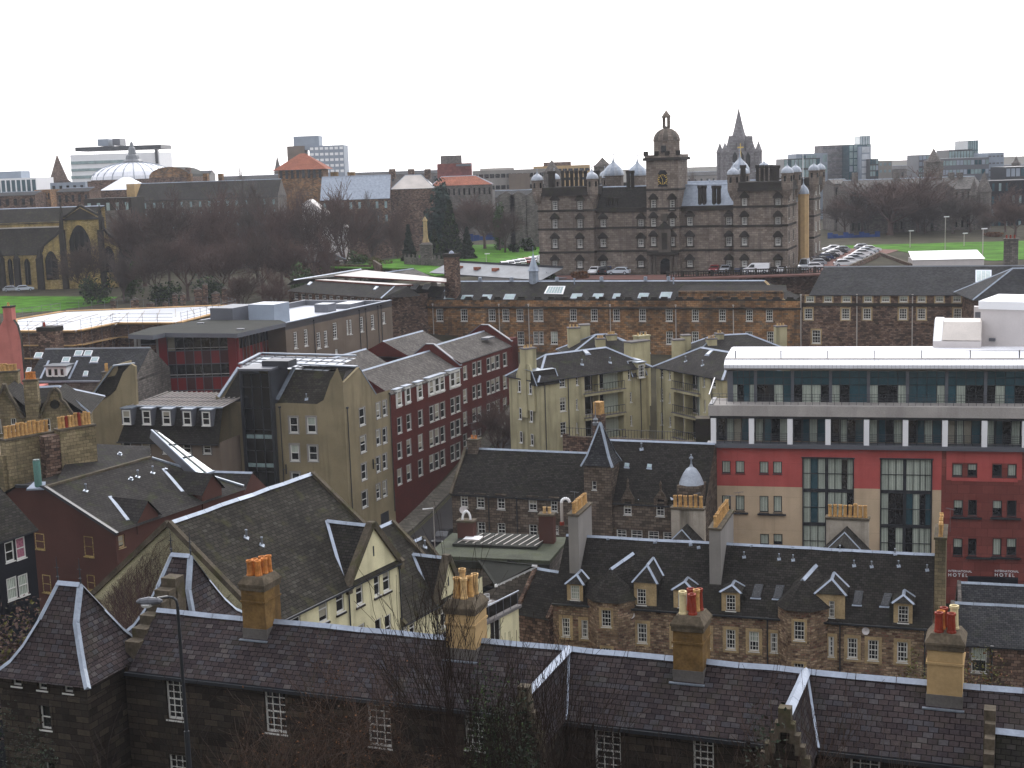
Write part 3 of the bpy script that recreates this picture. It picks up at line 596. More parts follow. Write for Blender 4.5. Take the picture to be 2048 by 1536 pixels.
def leafblob(name, label, base, rx, ry, rz, mat, n, s, seed, shape='round', cat='shrub', group=None, trunk=.1, kind=None, mat2=None):
    rg = random.Random(seed); base = Vec(base); m = M(); T = M()
    lobes = [(rg.uniform(-.5, .5), rg.uniform(-.5, .5), rg.uniform(.25, .8), rg.uniform(.35, .6)) for _ in range(9)]
    for i in range(n):
        if shape == 'cone': z = rg.random()**1.4; rr = (1-z)*.95+.04; rr *= .82+.3*math.sin(z*26+rg.random()*2)*.5+.1; a = rg.random()*6.28; k = rg.random()**.4*rr; x, y = k*math.cos(a), k*math.sin(a)
        else:
            lx, ly, lz, lr = rg.choice(lobes); a = rg.random()*6.28; ph = math.acos(rg.uniform(-1, 1)); k = rg.random()**.4*lr
            x, y, z = lx+k*math.cos(a)*math.sin(ph), ly+k*math.sin(a)*math.sin(ph), max(.02, lz+k*math.cos(ph)*.75)
        v = base+Vec((x*rx, y*ry, z*rz)); ss = s*rg.uniform(.5, 1.4); A1 = Vec((rg.gauss(0, 1), rg.gauss(0, 1), rg.gauss(0, .7))).normalized()*ss; B1 = Vec((rg.gauss(0, 1), rg.gauss(0, 1), rg.gauss(0, .7))).normalized()*ss*.7
        m.poly([v-A1, v+B1, v+A1, v-B1], mat2 if (mat2 and rg.random() < .3) else mat)
    o = bpy.data.objects.new(name, None); col.objects.link(o); o.location = base; tag(o, label, cat, group, kind)
    T.tube(base-Vec((0, 0, .3)), base+Vec((0, 0, rz*.55)), trunk, trunk*.4, 'bark', 7)
    for i in range(5): a = rg.random()*6.28; T.tube(base+Vec((0, 0, rz*.15)), base+Vec((math.cos(a)*rx*.4, math.sin(a)*ry*.4, rz*.55)), trunk*.5, trunk*.2, 'bark', 5)
    T.build('trunk' if cat == 'tree' else 'stem', o, base); m.build('crown' if cat == 'tree' else 'foliage', o, base); return o
def at(px, py, Y): p = V(px, py, Y); return p
def bt(px, ptop, Y, zb): p = V(px, 1400, Y); return Vec((p.x, Y, zb)), V(px, ptop, Y).z-zb
for (px, ptp, Y, zb, nm, lab, mat, sd, kw) in [
    (665, 1285, 52, 16, 'bare_tree', 'spreading bare tree with rusty catkins before the schoolhouse windows', 'twig', 5, dict(lvl=4, tw=3, spread=.8, up=.2, r=.09, leaf=('leaf_rust', 1500, .035), minr=.007, stems=1)),
    (985, 1165, 46, 16, 'bare_tree', 'tall bare tree standing right of the buff four pot chimney, crossing the slate roof', 'bark_near', 9, dict(lvl=4, tw=2, spread=.4, up=.55, r=.08, minr=.008, stems=2)),
    (1225, 1330, 47, 16, 'bare_tree', 'thin brown bare tree in front of the roof valley, bottom centre', 'bark_near', 12, dict(lvl=4, tw=2, spread=.5, up=.45, r=.08, minr=.007, stems=1)),
    (1600, 1425, 42, 17, 'bare_tree', 'straw coloured bare sapling before the mossy crow steps', 'twig', 22, dict(lvl=4, tw=2, spread=.5, up=.4, r=.06, minr=.006, stems=2)),
    (1800, 1440, 42, 16, 'bare_tree', 'thin bare sapling under the rightmost buff chimney', 'bark_grey', 31, dict(lvl=4, tw=2, spread=.5, up=.4, r=.05, minr=.006, stems=1)),
    (420, 1395, 48, 15, 'bare_tree', 'leafless dark shrub tree beside the lamp post foot', 'bark_near', 41, dict(lvl=4, tw=2, spread=.6, up=.2, r=.07, minr=.007, stems=1))]:
    bs, H = bt(px, ptp, Y, zb); bare_tree(nm, lab, bs, H, mat, sd, **kw)
for (px, ptp, Y, zb, rx, mat, n, s, lab, sd) in [
    (1000, 1400, 49, 14, 2.0, 'leaf_dark', 20000, .06, 'dark evergreen tree in front of the schoolhouse at the bottom centre', 3),
    (30, 1430, 55, 14, 1.9, 'leaf_dark', 7000, .05, 'dark green bush at the foot of the left pavilion tower', 4),
    (1090, 1440, 45, 14, 1.8, 'leaf_dark', 8000, .06, 'dark evergreen bush right of the evergreen tree', 8),
    (1530, 1450, 44, 14, 1.3, 'leaf_dark', 3000, .08, 'mossy dark bush below the middle crow step gable', 13)]:
    bs, H = bt(px, ptp, Y, zb); leafblob('evergreen_tree' if n > 9000 else 'shrub', lab, bs, rx, rx, H, mat, n, s, sd, cat='tree' if n > 9000 else 'shrub', mat2='leaf_mid' if n > 19000 else 'bark_near')
bs, H = bt(20, 1205, 80, 12); leafblob('shrub', 'brown leafed hedge bush behind the left pavilion tower roof', bs, 4, 3, H, 'bark_red', 6000, .12, 6, mat2='leaf_olive')
bs, H = bt(1965, 1325, 90, 3); leafblob('shrub', 'olive yellow shrub under the sash window behind the rightmost chimney', bs, 2.6, 2, H, 'leaf_olive', 3500, .1, 16, mat2='leaf_rust')
bs, H = bt(1830, 1318, 92, 3); leafblob('shrub', 'small olive shrub left of the rightmost buff chimney', bs, 1.6, 1.5, H, 'leaf_olive', 1500, .1, 17)
# ================= cream harled building with gabled wallheads =================
ZC = 19.05; fc = frz(697, 1166, 793, 1120, ZC)
fc = Fr(fc.pt(fc.hz(400, 1285, ZC)[0], 0, 0), fc.pt(20, 0, 0), ZC)
ZCR = ZC+5.6; ul, vl = fc.hz(325, 1045, ZCR); ur, vr_ = fc.hz(635, 948, ZCR); wC = (vl+vr_)/2
us = fc.hit(797, 1118)[0]
b = Bd('cream_building', 'cream harled building with big mossy slate roof and tall gabled wallheads behind the schoolhouse', fc.pt(10, 5, 4))
print('ul', ul, vl, vr_)
wn = [(569, 1215, 601, 1258), (637, 1178, 655, 1245), (672, 1168, 688, 1225), (712, 1160, 726, 1210), (748, 1143, 760, 1192), (766, 1139, 780, 1183), (715, 1248, 731, 1300), (751, 1237, 764, 1290), (770, 1229, 783, 1280)]
ug0, ug1 = fc.hit(697, 1166)[0], us
facade(b, fc, 2, ZC, wn, 'harl_cream', u0=ul, u1=us, nx=1, ny=1, fw=.09, rec=.12)
for w in wn:
    r = rect_px(fc, w); m = M(); m.box(fc, r[0]-.1, r[1]+.1, -.12, 0, r[2]-.2, r[2]-.08, 'stone_school'); b.part('window_sill', m)
D2 = 2*wC
b.wall.poly([fc.pt(ul, 0, 2), fc.pt(ul, D2, 2), fc.pt(ul, D2, ZC), fc.pt(ul, wC, ZCR), fc.pt(ul, 0, ZC)], 'harl_cream')
b.wall.poly([fc.pt(us, 0, 2), fc.pt(us, D2, 2), fc.pt(us, D2, ZC), fc.pt(us, wC, ZCR), fc.pt(us, 0, ZC)], 'harl_cream')
ggc = gable(b, fc, ul, us, 0, D2, ZC, ZCR, 'slate_moss', oh=.3, cap='lead_pale', capw=.45, skew='coping')
b.trim.box(fc, ul, ug0, -.42, -.3, ZC-.35, ZC-.22, 'metal_dark')
def gablet(b, fr, u0, u1, ze, pk, rb_px, wall, slt, nm='gablet'):
    um = (u0+u1)/2; z = fr.hit(*pk, 0)[1]; p = fr.pt; W_ = M(); Rm = M()
    W_.poly([p(u0, -.02, ze), p(u1, -.02, ze), p(um, -.02, z)], wall)
    vb = fr.hu(*rb_px, um)[0]; vb = max(3, min(vb, 7))
    Rm.poly([p(u0-.1, 0, ze-.1), p(um, 0, z), p(um, vb, z), p(u0-.1, vb*.25, ze-.1)], slt); Rm.poly([p(u1+.1, 0, ze-.1), p(um, 0, z), p(um, vb, z), p(u1+.1, vb*.25, ze-.1)], slt)
    for a in (u0-.12, u1+.12): W_.beam(p(a, .05, ze-.3), p(um, .05, z+.12), .5, .42, 'coping'); W_.box(fr, a-.22, a+.22, -.25, .4, ze-.7, ze-.15, 'coping')
    W_.box(fr, um-.22, um+.22, -.2, .35, z-.15, z+.3, 'coping'); W_.box(fr, um-.07, um+.07, -.04, 0, z-2.1, z-1.4, 'metal_dark')
    Rm.ridge(p(um, .3, z+.02), p(um, vb, z+.02), .35, 'lead'); Rm.beam(p(um, vb, z+.04), p(u0-.2, .2, ze+.02), .22, .05, 'lead_pale')
    g = b.part(nm, W_); b.part('gablet_roof', Rm, g)
gablet(b, fc, ug0, us, ZC, (742, 1053), (654, 1053), 'harl_cream', 'slate_dark')
for px, py in ((493, 1074), (524, 1089)): rvent(b, ggc['front'], px, py, 1.1)
for u in (ug0-.15, us-.1): pipe(b, fc, u, 3, ZC-.3)
# block 2, lower, same wall line
ZC2 = 14.5; ZR2 = ZC2+4.9; u2e = us+7.2; w2 = max(3.5, fc.hz(780, 1045, ZR2)[1])
w_ = [(805, 1247, 816, 1275), (819, 1241, 830, 1270), (881, 1200, 891, 1255)]
facade(b, fc, 2, ZC2, w_, 'harl_cream', u0=us, u1=u2e+4.5, nx=1, ny=1, fw=.09, rec=.12)
g2 = gable(b, fc, us, u2e+.4, 0, 2*w2, ZC2, ZR2, 'slate_moss', oh=.3, cap='lead_pale', skew='coping')
b.wall.poly([fc.pt(u2e+.4, 0, 2), fc.pt(u2e+.4, 2*w2, 2), fc.pt(u2e+.4, 2*w2, ZC2), fc.pt(u2e+.4, w2, ZR2), fc.pt(u2e+.4, 0, ZC2)], 'harl_cream')
uu = fc.hit(873, 1214)[0]; gablet(b, fc, uu, uu+3.6, ZC2-.2, (904, 1112), (827, 1119), 'harl_cream', 'slate_dark')
rvent(b, g2['front'], 850, 1093, 1.1); pipe(b, fc, uu-.15, 3, ZC2-.3)
# block 3
ZC3 = 12.6; ZR3 = ZC3+4.6
g3 = gable(b, fc, u2e+.4, u2e+4.2, 1, 9.4, ZC3, ZR3, 'slate_moss', oh=.2, cap='lead_pale', skew='coping')
b.wall.poly([fc.pt(u2e+4.2, 0, 2), fc.pt(u2e+4.2, 9.5, 2), fc.pt(u2e+4.2, 9.5, ZC3), fc.pt(u2e+4.2, 5.2, ZR3), fc.pt(u2e+4.2, 1, ZC3)], 'harl_cream')
b.done(); print('cream', ul, ur, us, wC, w2)
# ivy: bare climber on the cream gable
rg = random.Random(3); m = M(); gfr = Fr(fc.pt(ul, D2, 0), fc.pt(ul, 0, 0))
def vine(u, z, a, L, r):
    n = 5
    for i in range(n):
        a += rg.gauss(0, .22); u2_ = u+math.sin(a)*L/n; z2 = z+math.cos(a)*L/n
        hmax = ZC+5.6*(1-abs(u2_-wC)/wC)-.4
        if not (0 < u2_ < D2) or z2 > hmax: return
        m.tube(gfr.pt(u, -.04, z), gfr.pt(u2_, -.04, z2), r, r*.85, 'bark_red', 3); u, z = u2_, z2; r *= .85
        if r > .006 and rg.random() < .85: vine(u, z, a+rg.choice([-1, 1])*rg.uniform(.3, .8), L*.72, r*.75)
for i in range(30): vine(rg.uniform(1, D2-2), rg.uniform(6, 13), rg.uniform(-.5, .5), rg.uniform(7, 11), .06)
single('climbing_vine', m, 'leafless climbing vine spread over the cream gable wall', 'climber', gfr.pt(D2/2, 0, 4))
# ================= rubble stone row with turrets and dormers =================
ZB = 9.6; fb = frz(1105, 1202, 1865, 1254, ZB); WB = 4.7; ZBR = ZB+4.5
b = Bd('rubble_row', 'rubble stone tenement row with slate roof, two pointed stair turrets and hipped dormers', fb.pt(14, 5, 0))
wn = [(1124, 1236, 1140, 1273), (1163, 1240, 1176, 1276), (1275, 1247, 1294, 1286), (1452, 1259, 1471, 1299), (1498, 1263, 1518, 1303), (1541, 1266, 1555, 1305), (1657, 1273, 1668, 1313), (1695, 1276, 1715, 1317), (1736, 1280, 1757, 1321), (1794, 1284, 1815, 1325), (1345, 1255, 1364, 1292), (1400, 1257, 1420, 1295), (1285, 1318, 1303, 1350), (1460, 1330, 1478, 1365)]
facade(b, fb, -1, ZB, [w+({'blind': rnd.choice([0, 0, .5])},) for w in wn], 'stone_rubble', nx=3, ny=2, fw=.1, bar=.045, rec=.12, sur='margin', sw=.26)
shell(b, fb, 2*WB, -1, ZB, 'stone_rubble')
gb = gable(b, fb, 0, fb.L, 0, 2*WB, ZB, ZBR, 'slate_dark', oh=.2, end='stone_rubble', cap='lead_pale', capw=.35)
b.trim.box(fb, 0, fb.L, -.32, -.2, ZB-.25, ZB-.12, 'metal_dark')
def turret(b, fr, xs, y, apex, prot, wins, wall, roof, z0=0, va=.6):
    ul = fr.hit(xs[0], y, 0)[0]; ua = fr.hit(xs[1], y, -prot)[0]; ub = fr.hit(xs[2], y, -prot)[0]; u_r = fr.hit(xs[3], y, 0)[0]; ze = fr.hit(xs[2], y, -prot)[1]
    P = [(ul, 0), (ua, -prot), (ub, -prot), (u_r, 0)]; W_ = M(); Rm = M(); T_ = []
    par = b.part('turret_base', (lambda m_: (m_.box(fr, (ua+ub)/2-.5, (ua+ub)/2+.5, -prot+.3, .2, z0, z0+.3, wall), m_)[1])(M()))
    for i in range(3):
        Fq = Fr(fr.pt(*P[i], ze), fr.pt(*P[i+1], ze), ze)
        rs = facade(b, Fq, z0, ze, [w for w in wins if w[4] == i] and [w[:4] for w in wins if w[4] == i], wall, mk=False, sur='margin' if i == 1 else None, sw=.2, rec=.14, wm=W_)
        for r in rs: w = window(b, Fq, r[0], r[1], r[2], r[3], nx=3, ny=2, blind=0); T_.append(w)
    um = (ua+ub)/2; ap = fr.pt(fr.hit(*apex, va)[0], va, fr.hit(*apex, va)[1])
    E = [fr.pt(u+(.15 if i > 1 else -.15 if i < 2 else 0), v-.2, ze-.05) for i, (u, v) in enumerate(P)]; E.append(fr.pt(u_r+.15, 2.2, ze-.05)); E.insert(0, fr.pt(ul-.15, 2.2, ze-.05))
    for i in range(5): Rm.poly([E[i], E[i+1], ap], roof)
    Rm.poly(E[::-1], 'metal_dark'); t = b.part('turret', W_); b.part('turret_roof', Rm, t)
    if par: bpy.data.objects.remove(par)
    for w in T_:
        w.parent = t
        for c in list(w.children): c.parent = t
    return ap
a1 = turret(b, fb, (1175, 1192, 1236, 1270), 1205, (1221, 1138), 1.3, [(1203, 1220, 1222, 1254, 1), (1205, 1296, 1223, 1330, 1)], 'stone_rubble', 'slate_dark')
a2 = turret(b, fb, (1556, 1575, 1620, 1656), 1222, (1605, 1160), 1.3, [(1588, 1243, 1609, 1281, 1), (1588, 1327, 1608, 1360, 1)], 'stone_rubble', 'slate_dark')
for ap, rx in ((a1, (1266, 1106)), (a2, (1632, 1130))):   # ridges from the turret roofs back to the main slope
    q = gb['front'].hit(*rx); q = Vec((q.x, q.y, q.z)); d = (q-ap); q = ap+d; b.roof.poly([ap, q, q-fb.t*2.2-Vec((0, 0, 1.6))-fb.n*-.2, ap-fb.t*1.6-Vec((0, 0, 2.0))], 'slate_dark'); b.roof.poly([ap, q, q+fb.t*2.2-Vec((0, 0, 1.6)), ap+fb.t*1.6-Vec((0, 0, 2.0))], 'slate_dark')
    b.trim.ridge(ap, q, .4, 'lead_pale')
dk = dict(nx=3, ny=2, ze=ZB, sl=4.5/4.7)
dormer(b, fb, 1134, 1166, 1168, 1203, .12, (1152, 1148), (1176, 1130), 'margin', win=(1141, 1171, 1159, 1200, {'blind': .99}), **dk)
dormer(b, fb, 1268, 1313, 1165, 1214, .12, (1290, 1129), (1318, 1107), 'margin', win=(1274, 1178, 1292, 1210, {'blind': 0}), **dk)
dormer(b, fb, 1347, 1386, 1180, 1220, .12, (1368, 1162), (1391, 1145), 'margin', win=(1356, 1184, 1374, 1215, {'blind': 0}), **dk)
dormer(b, fb, 1443, 1480, 1184, 1225, .12, (1463, 1169), (1480, 1150), 'margin', win=(1452, 1190, 1471, 1222, {'blind': 0}), **dk)
dormer(b, fb, 1632, 1690, 1188, 1238, .12, (1668, 1157), (1686, 1130), 'margin', win=(1658, 1202, 1669, 1235, {'blind': 0}), **dk)
dormer(b, fb, 1787, 1825, 1206, 1249, .12, (1810, 1189), (1818, 1170), 'margin', win=(1796, 1212, 1817, 1246, {'blind': 0}), **dk)
for q in ([(1510, 1169), (1527, 1170), (1520, 1196), (1503, 1195)], [(1553, 1171), (1569, 1172), (1562, 1198), (1546, 1197)], [(1710, 1182), (1727, 1183), (1722, 1210), (1706, 1209)], [(1769, 1187), (1784, 1188), (1777, 1213), (1761, 1212)]): skylight(b, gb['front'], q, 'glass', 'metal_dark')
for px, py in ((1216, 1076), (1310, 1083), (1381, 1088), (1397, 1094), (1503, 1090), (1586, 1094), (1558, 1117), (1586, 1119), (1488, 1113), (1708, 1130), (1743, 1132), (1797, 1131), (1854, 1139), (1680, 1100), (1790, 1107)): rvent(b, gb['front'], px, py, .9, kind=int(py < 1100))
def bigstack(b, fr, xl, xr, yt, v0, far_px, mat, n, zbase=None, pm='pot_yellow', cap='coping', h=.95, r=.15, alt=None, dual=False):
    u0 = fr.hit(xl, yt, v0)[0]; u1 = fr.hit(xr, yt, v0)[0]; zt = fr.hit((xl+xr)/2, yt, v0)[1]; v1 = fr.hz(*far_px, zt)[1]; um = (u0+u1)/2
    chimney(b, fr, u0, u1, v0, v1, zbase if zbase is not None else ZB, zt, mat, potrow(fr, um, v0+.3, um, v1-.3, n, pm, h, r, alt), cap=cap)
bigstack(b, fb, 1136, 1156, 1030, 2.0, (1200, 1007), 'harl_grey', 11, alt='pot_buff')
bigstack(b, fb, 1418, 1441, 1058, 1.85, (1491, 1022), 'harl_grey', 13)
bigstack(b, fb, 1870, 1892, 1077, 1.9, (1922, 1052), 'stone_chimney', 8)
for (xl, xr, yt, yb, ap, n) in ((1652, 1737, 1038, 1090, (1692, 1060), 8), (1342, 1407, 1018, 1076, (1374, 1055), 6)):
    v0 = 12; u0, u1 = fb.hit(xl, yt, v0)[0], fb.hit(xr, yt, v0)[0]; zt = fb.hit((xl+xr)/2, yt, v0)[1]
    chimney(b, fb, u0, u1, v0, v0+.9, 6, zt, 'harl_stained', potrow(fb, u0+.3, v0+.45, u1-.3, v0+.45, n, 'pot_yellow', 1.1, .17), cap='coping')
    um = (u0+u1)/2; za = fb.hit(*ap, 10.5)[1]; hw = (u1-u0)*.75
    b.roof.poly([fb.pt(um, 11.9, za), fb.pt(um, 6, za), fb.pt(um-hw, 6, za-hw), fb.pt(um-hw, 11.9, za-hw)], 'slate_dark'); b.roof.poly([fb.pt(um, 11.9, za), fb.pt(um, 6, za), fb.pt(um+hw, 6, za-hw), fb.pt(um+hw, 11.9, za-hw)], 'slate_dark')
    b.roof.poly([fb.pt(um, 9.5, za), fb.pt(um-hw, 9, za-hw), fb.pt(um+hw, 9, za-hw)], 'slate_dark')
    b.trim.ridge(fb.pt(um, 9.5, za), fb.pt(um-hw, 9, za-hw), .3, 'lead'); b.trim.ridge(fb.pt(um, 9.5, za), fb.pt(um+hw, 9, za-hw), .3, 'lead')
for x, y, v_ in ((1150, 1012, 6), (1478, 1015, 5), (1462, 1022, 4), (1900, 1050, 5), (1666, 1034, 12.4), (1395, 1014, 12.4)): u_, z_ = fb.hit(x, y+14, v_); aerial(b, fb.pt(u_, v_, z_), 1.9, rnd.uniform(0, 3))
for x in (1190, 1395, 1535, 1680, 1850): pipe(b, fb, fb.hit(x, 1260)[0], 0, ZB-.3)
for x, y in ((1262, 1230), (1730, 1262)): u_, z_ = fb.hit(x, y); dish(b, fb.pt(u_, 0, z_), fb.n+Vec((.3, 0, .3)))
b.done()
# ---- stacks and the flat roof behind the cream building ----
fl = frz(925, 1075, 1132, 1083, 11.2)
b = Bd('flat_roofed_annex', 'low building with green felt flat roof and dark red chimneys left of the rubble row', fl.pt(4, -4, 0))
L0 = fl.L; b.roof.box(fl, -1.5, L0, -6.5, 1.5, 10.9, 11.2, 'felt_green'); b.wall.box(fl, -1.3, L0-.2, -6.3, 1.3, 0, 10.9, 'stone_grey')
b.roof.box(fl, -1.5, L0, -6.9, -6.5, 10.3, 10.9, 'felt'); b.roof.box(fl, 0, L0-2, -3.2, 1.2, 11.2, 11.45, 'felt')
for i in range(11): u = i*(L0-2)/11+.4; b.trim.beam(fl.pt(u, -2.8, 11.48), fl.pt(u+.7, .8, 11.48), .09, .03, 'zinc_pale')
m = M(); pu, pv = fl.hz(938, 1083, 11.3); m.box(fl, pu-.5, pu+1.1, pv-.3, pv+1, 11.2, 11.6, 'zinc_pale', top='white_clean'); b.part('rooflight', m)
for xl, xr, yt, n, pm in ((1077, 1106, 1030, 2, 'pot_buff'), (914, 946, 1043, 0, 'pot_red')):
    v = -1.0; u0, u1 = fl.hit(xl, yt, v)[0], fl.hit(xr, yt, v)[0]; zt = fl.hit(xl, yt, v)[1]; chimney(b, fl, u0, u1, v, v+1, 9, zt, 'harl_brown', potrow(fl, u0+.45, v+.5, u1-.45, v+.5, n, pm, .6, .16), cap='coping')
    if not n:
        m = M(); c = fl.pt((u0+u1)/2, v+.5, zt)
        for i in range(8): a0, a1 = i*.4, (i+1)*.4; m.tube(c+Vec((-.38*math.cos(a0), 0, .1+.8*math.sin(a0))), c+Vec((-.38*math.cos(a1), 0, .1+.8*math.sin(a1))), .12, .12, 'white_clean', 6)
        b.part('chimney_cowl', m)
b.done()
m = M(); c = V(1131, 1005, 118.5); bs = c-Vec((0, 0, 1.6))
m.tube(bs-Vec((.35, 0, .2)), c+Vec((-.35, 0, 0)), .13, .13, 'zinc_pale', 7)
for i in range(8): a0, a1 = i*.39, (i+1)*.39; m.tube(c+Vec((-.35*math.cos(a0), 0, .35*math.sin(a0))), c+Vec((-.35*math.cos(a1), 0, .35*math.sin(a1))), .13, .13, 'white_clean', 7)
m.lathe(bs+Vec((-.35, 0, -.4)), [(.2, 0), (.2, .3), (.1, .3)], 8, 'pot_red')
single('chimney_cowl', m, 'white hooked metal flue beside the leftmost grey chimney stack of the rubble row', 'flue', bs)
# ---- slate lean building left of the row ----
fe = frz(1034, 1222, 1098, 1234, 8.3)
b = Bd('stone_cottage', 'dark slate roofed brown stone house squeezed against the left end of the rubble row', fe.pt(1.5, 2, 0))
facade(b, fe, -1, 8.3, [], 'stone_brown', u1=fe.L); shell(b, fe, 6.2, -1, 8.3, 'stone_brown')
gable(b, fe, 0, fe.L, 0, 6.2, 8.3, 11.3, 'slate_dark', oh=.15, end='stone_brown', cap='lead', skew='stone_brown'); b.done()
# ---- roof terrace house ----
ft = frz(948, 1262, 1040, 1212, 8.2)
ft = fry(945, 1262, 101, 1037, 1215); zt = ft.z
b = Bd('terrace_house', 'cream house with glass railed roof terrace and white framed garden room', ft.pt(2, 2, 0))
facade(b, ft, 0, zt, [(981, 1240, 1002, 1290), (955, 1262, 972, 1300)], 'harl_cream', u0=-4, nx=2, ny=1, kind='fixed'); shell(b, ft, 9, 0, zt, 'harl_cream', u0=-4)
b.roof.box(ft, -4, ft.L+.2, -.2, 9, zt, zt+.2, 'concrete_dark')
m = M(); L_ = ft.L
for i in range(7): u = .2+(L_-.3)*i/6; m.tube(ft.pt(u, 0, zt+.2), ft.pt(u, 0, zt+1.35), .03, .03, 'metal_grey', 5)
m.beam(ft.pt(0, 0, zt+1.35), ft.pt(L_+.1, 0, zt+1.35), .08, .06, 'lead_pale'); ra = b.part('railing', m)
m = M(); m.box(ft, .1, L_, .02, .04, zt+.35, zt+1.25, 'glass_dark'); b.part('glass_panel', m, ra)
# garden room with sloping dark roof and white fascia
gx0, gz0 = ft.hit(993, 1162, 4.2); gx1, _z = ft.hit(1062, 1165, 4.2); m = M(); p = ft.pt
tr_, tl_ = A(1064, 1132, gz0+1.1), A(955, 1121, gz0+1.1); b.roof.prism([p(gx0-1.2, 3.6, gz0), p(gx1, 3.6, gz0), tr_, tl_], Vec((0, 0, .12)), 'felt'); m.beam(p(gx0-1.2, 3.55, gz0-.05), p(gx1, 3.55, gz0-.05), .08, .22, 'white_clean'); m.beam(p(gx1, 3.6, gz0-.02), tr_, .08, .16, 'white_clean')
for i in range(6): u = gx0+(gx1-gx0)*i/5; m.box(ft, u-.06, u+.06, 4.1, 4.2, zt+.2, gz0, 'white_clean')
b.part('garden_room_frame', m); m = M(); m.poly([p(gx0-2, 4.25, zt+.2), p(gx1, 4.25, zt+.2), p(gx1, 4.25, gz0), p(gx0-2, 4.25, gz0)], 'glass'); m.poly([p(gx1-.1, 4.25, zt+.2), p(gx1-.1, 6.5, zt+.2), p(gx1-.1, 6.5, gz0+.2), p(gx1-.1, 4.25, gz0)], 'glass'); b.part('glazing', m); b.done()
# white wire chairs on the terrace
def wire_chair(c, rz, nm, lab):
    m = M(); rot = Matrix.Rotation(rz, 4, 'Z'); P = lambda x, y, z: c+rot@Vec((x, y, z))
    for x in (-.2, .2):
        for y in (-.2, .2): m.tube(P(x, y, 0), P(x*.9, y*.9, .45), .02, .02, 'white_clean', 4)
    for z, r in ((.45, .24),):
        for i in range(10): a0, a1 = i*.628, (i+1)*.628; m.tube(P(r*math.cos(a0), r*math.sin(a0), z), P(r*math.cos(a1), r*math.sin(a1), z), .02, .02, 'white_clean', 4)
    for i in range(6): a = -.2+i*.2*3.14/1.0*.6; m.tube(P(.24*math.cos(a+1.2), .24*math.sin(a+1.2), .45), P(.3*math.cos(a+1.2), .3*math.sin(a+1.2), .95), .015, .015, 'white_clean', 4)
    for z in (.7, .95):
        for i in range(6): a0, a1 = 1+i*.35, 1+(i+1)*.35; m.tube(P(.3*math.cos(a0), .3*math.sin(a0), z), P(.3*math.cos(a1), .3*math.sin(a1), z), .02, .02, 'white_clean', 4)
    single('garden_chair', m, lab, 'chair', c, 'white wire chairs on the roof terrace')
q = ft.pt(*ft.hz(975, 1203, zt+.6), zt+.2); wire_chair(q, 0, '', 'white wire garden chair farther from the railing on the roof terrace'); wire_chair(ft.pt(*ft.hz(980, 1217, zt+.4), zt+.2), 2.2, '', 'white wire garden chair closest to the glass railing of the terrace')
# ================= small slate houses at the right edge =================
f5 = frz(1932, 1287, 2060, 1295, 7.0)
b = Bd('side_house', 'low stone house with grey slate roof and one sash window behind the rightmost buff chimney', f5.pt(4, 3, 0))
facade(b, f5, -1, 7, [(1943, 1296, 1973, 1345, {'blind': .5, 'nx': 1, 'ny': 1})], 'stone_brown', u0=-1, u1=9, sur='stone_grey', sw=.2); shell(b, f5, 8.4, -1, 7, 'stone_brown', u0=-1, u1=9)
zr5 = f5.hit(1960, 1208, 4.2)[1]
gable(b, f5, -1, 9, 0, 8.4, 7, zr5, 'slate_grey', oh=.2, end='stone_brown', cap='lead', skew='stone_grey'); pipe(b, f5, f5.hit(1984, 1300)[0], 0, 6.8); b.done()
f6 = frz(1935, 1212, 2060, 1218, zr5-1)
b = Bd('rear_slate_house', 'blue grey slate roof with lead ridge just below the hotel lettering', f6.pt(4, 8, 0))
zr6 = f6.hit(1990, 1168, 9)[1]; b.wall.box(f6, -.3, 9, 5.5, 12, -1, zr6-2.8, 'stone_grey'); gable(b, f6, -.3, 9, 5.5, 12.5, zr6-3, zr6, 'slate_grey', oh=.1, end='stone_grey', cap='lead', skew='stone_grey'); b.done()
# ================= mission hall with spire =================
ZM = 11.2; fm_ = frz(903, 985, 1150, 998, ZM)
b = Bd('mission_hall', 'long stone hall with dark slate roof, steep lead edged spire and pedimented dormers', fm_.pt(16, 5, 1))
uR = fm_.hit(1410, 1010)[0]; uS0, uS1 = fm_.hit(1168, 960, -.4)[0], fm_.hit(1222, 960, -.4)[0]
wn = [(921, 989, 936, 1015), (953, 990, 969, 1017), (994, 991, 1010, 1019), (1057, 995, 1074, 1022), (1101, 997, 1115, 1024), (955, 1044, 971, 1074), (995, 1046, 1011, 1073), (1058, 1049, 1075, 1078), (1107, 1051, 1117, 1068), (1247, 1000, 1263, 1030), (1312, 1003, 1329, 1033), (1233, 1059, 1253, 1078), (1262, 1060, 1285, 1080), (1296, 1062, 1318, 1082), (1326, 1064, 1345, 1084)]
facade(b, fm_, -1, ZM, wn, 'stone_mission', u1=uR, nx=2, ny=2, fw=.11, rec=.15, sur='stone_mission', sw=.2); shell(b, fm_, 10, -1, ZM, 'stone_mission', u1=uR)
wM = 4.6; ZMR = fm_.hit(1050, 901, wM)[1]; ZMR2 = fm_.hit(1300, 883, wM+.6)[1]
gm = gable(b, fm_, 0, uS0+1, 0, 2*wM, ZM, ZMR, 'slate_dark', oh=.2, end='stone_mission', cap='lead', skew='coping')
gm2 = gable(b, fm_, uS0+.6, uR, .05, 2*wM+1.2, ZM-.02, ZMR2, 'slate_dark', oh=.2, end='stone_mission', cap='lead_pale')
u0, z0_ = fm_.hit(934, 880, wM-.6); u1 = fm_.hit(954, 880, wM-.6)[0]; chimney(b, fm_, u0, u1, wM-.6, wM+.6, ZM+2, z0_, 'stone_mission', potrow(fm_, u0+.4, wM, u1-.4, wM, 2, 'pot_orange', .35, .15), cap='coping')
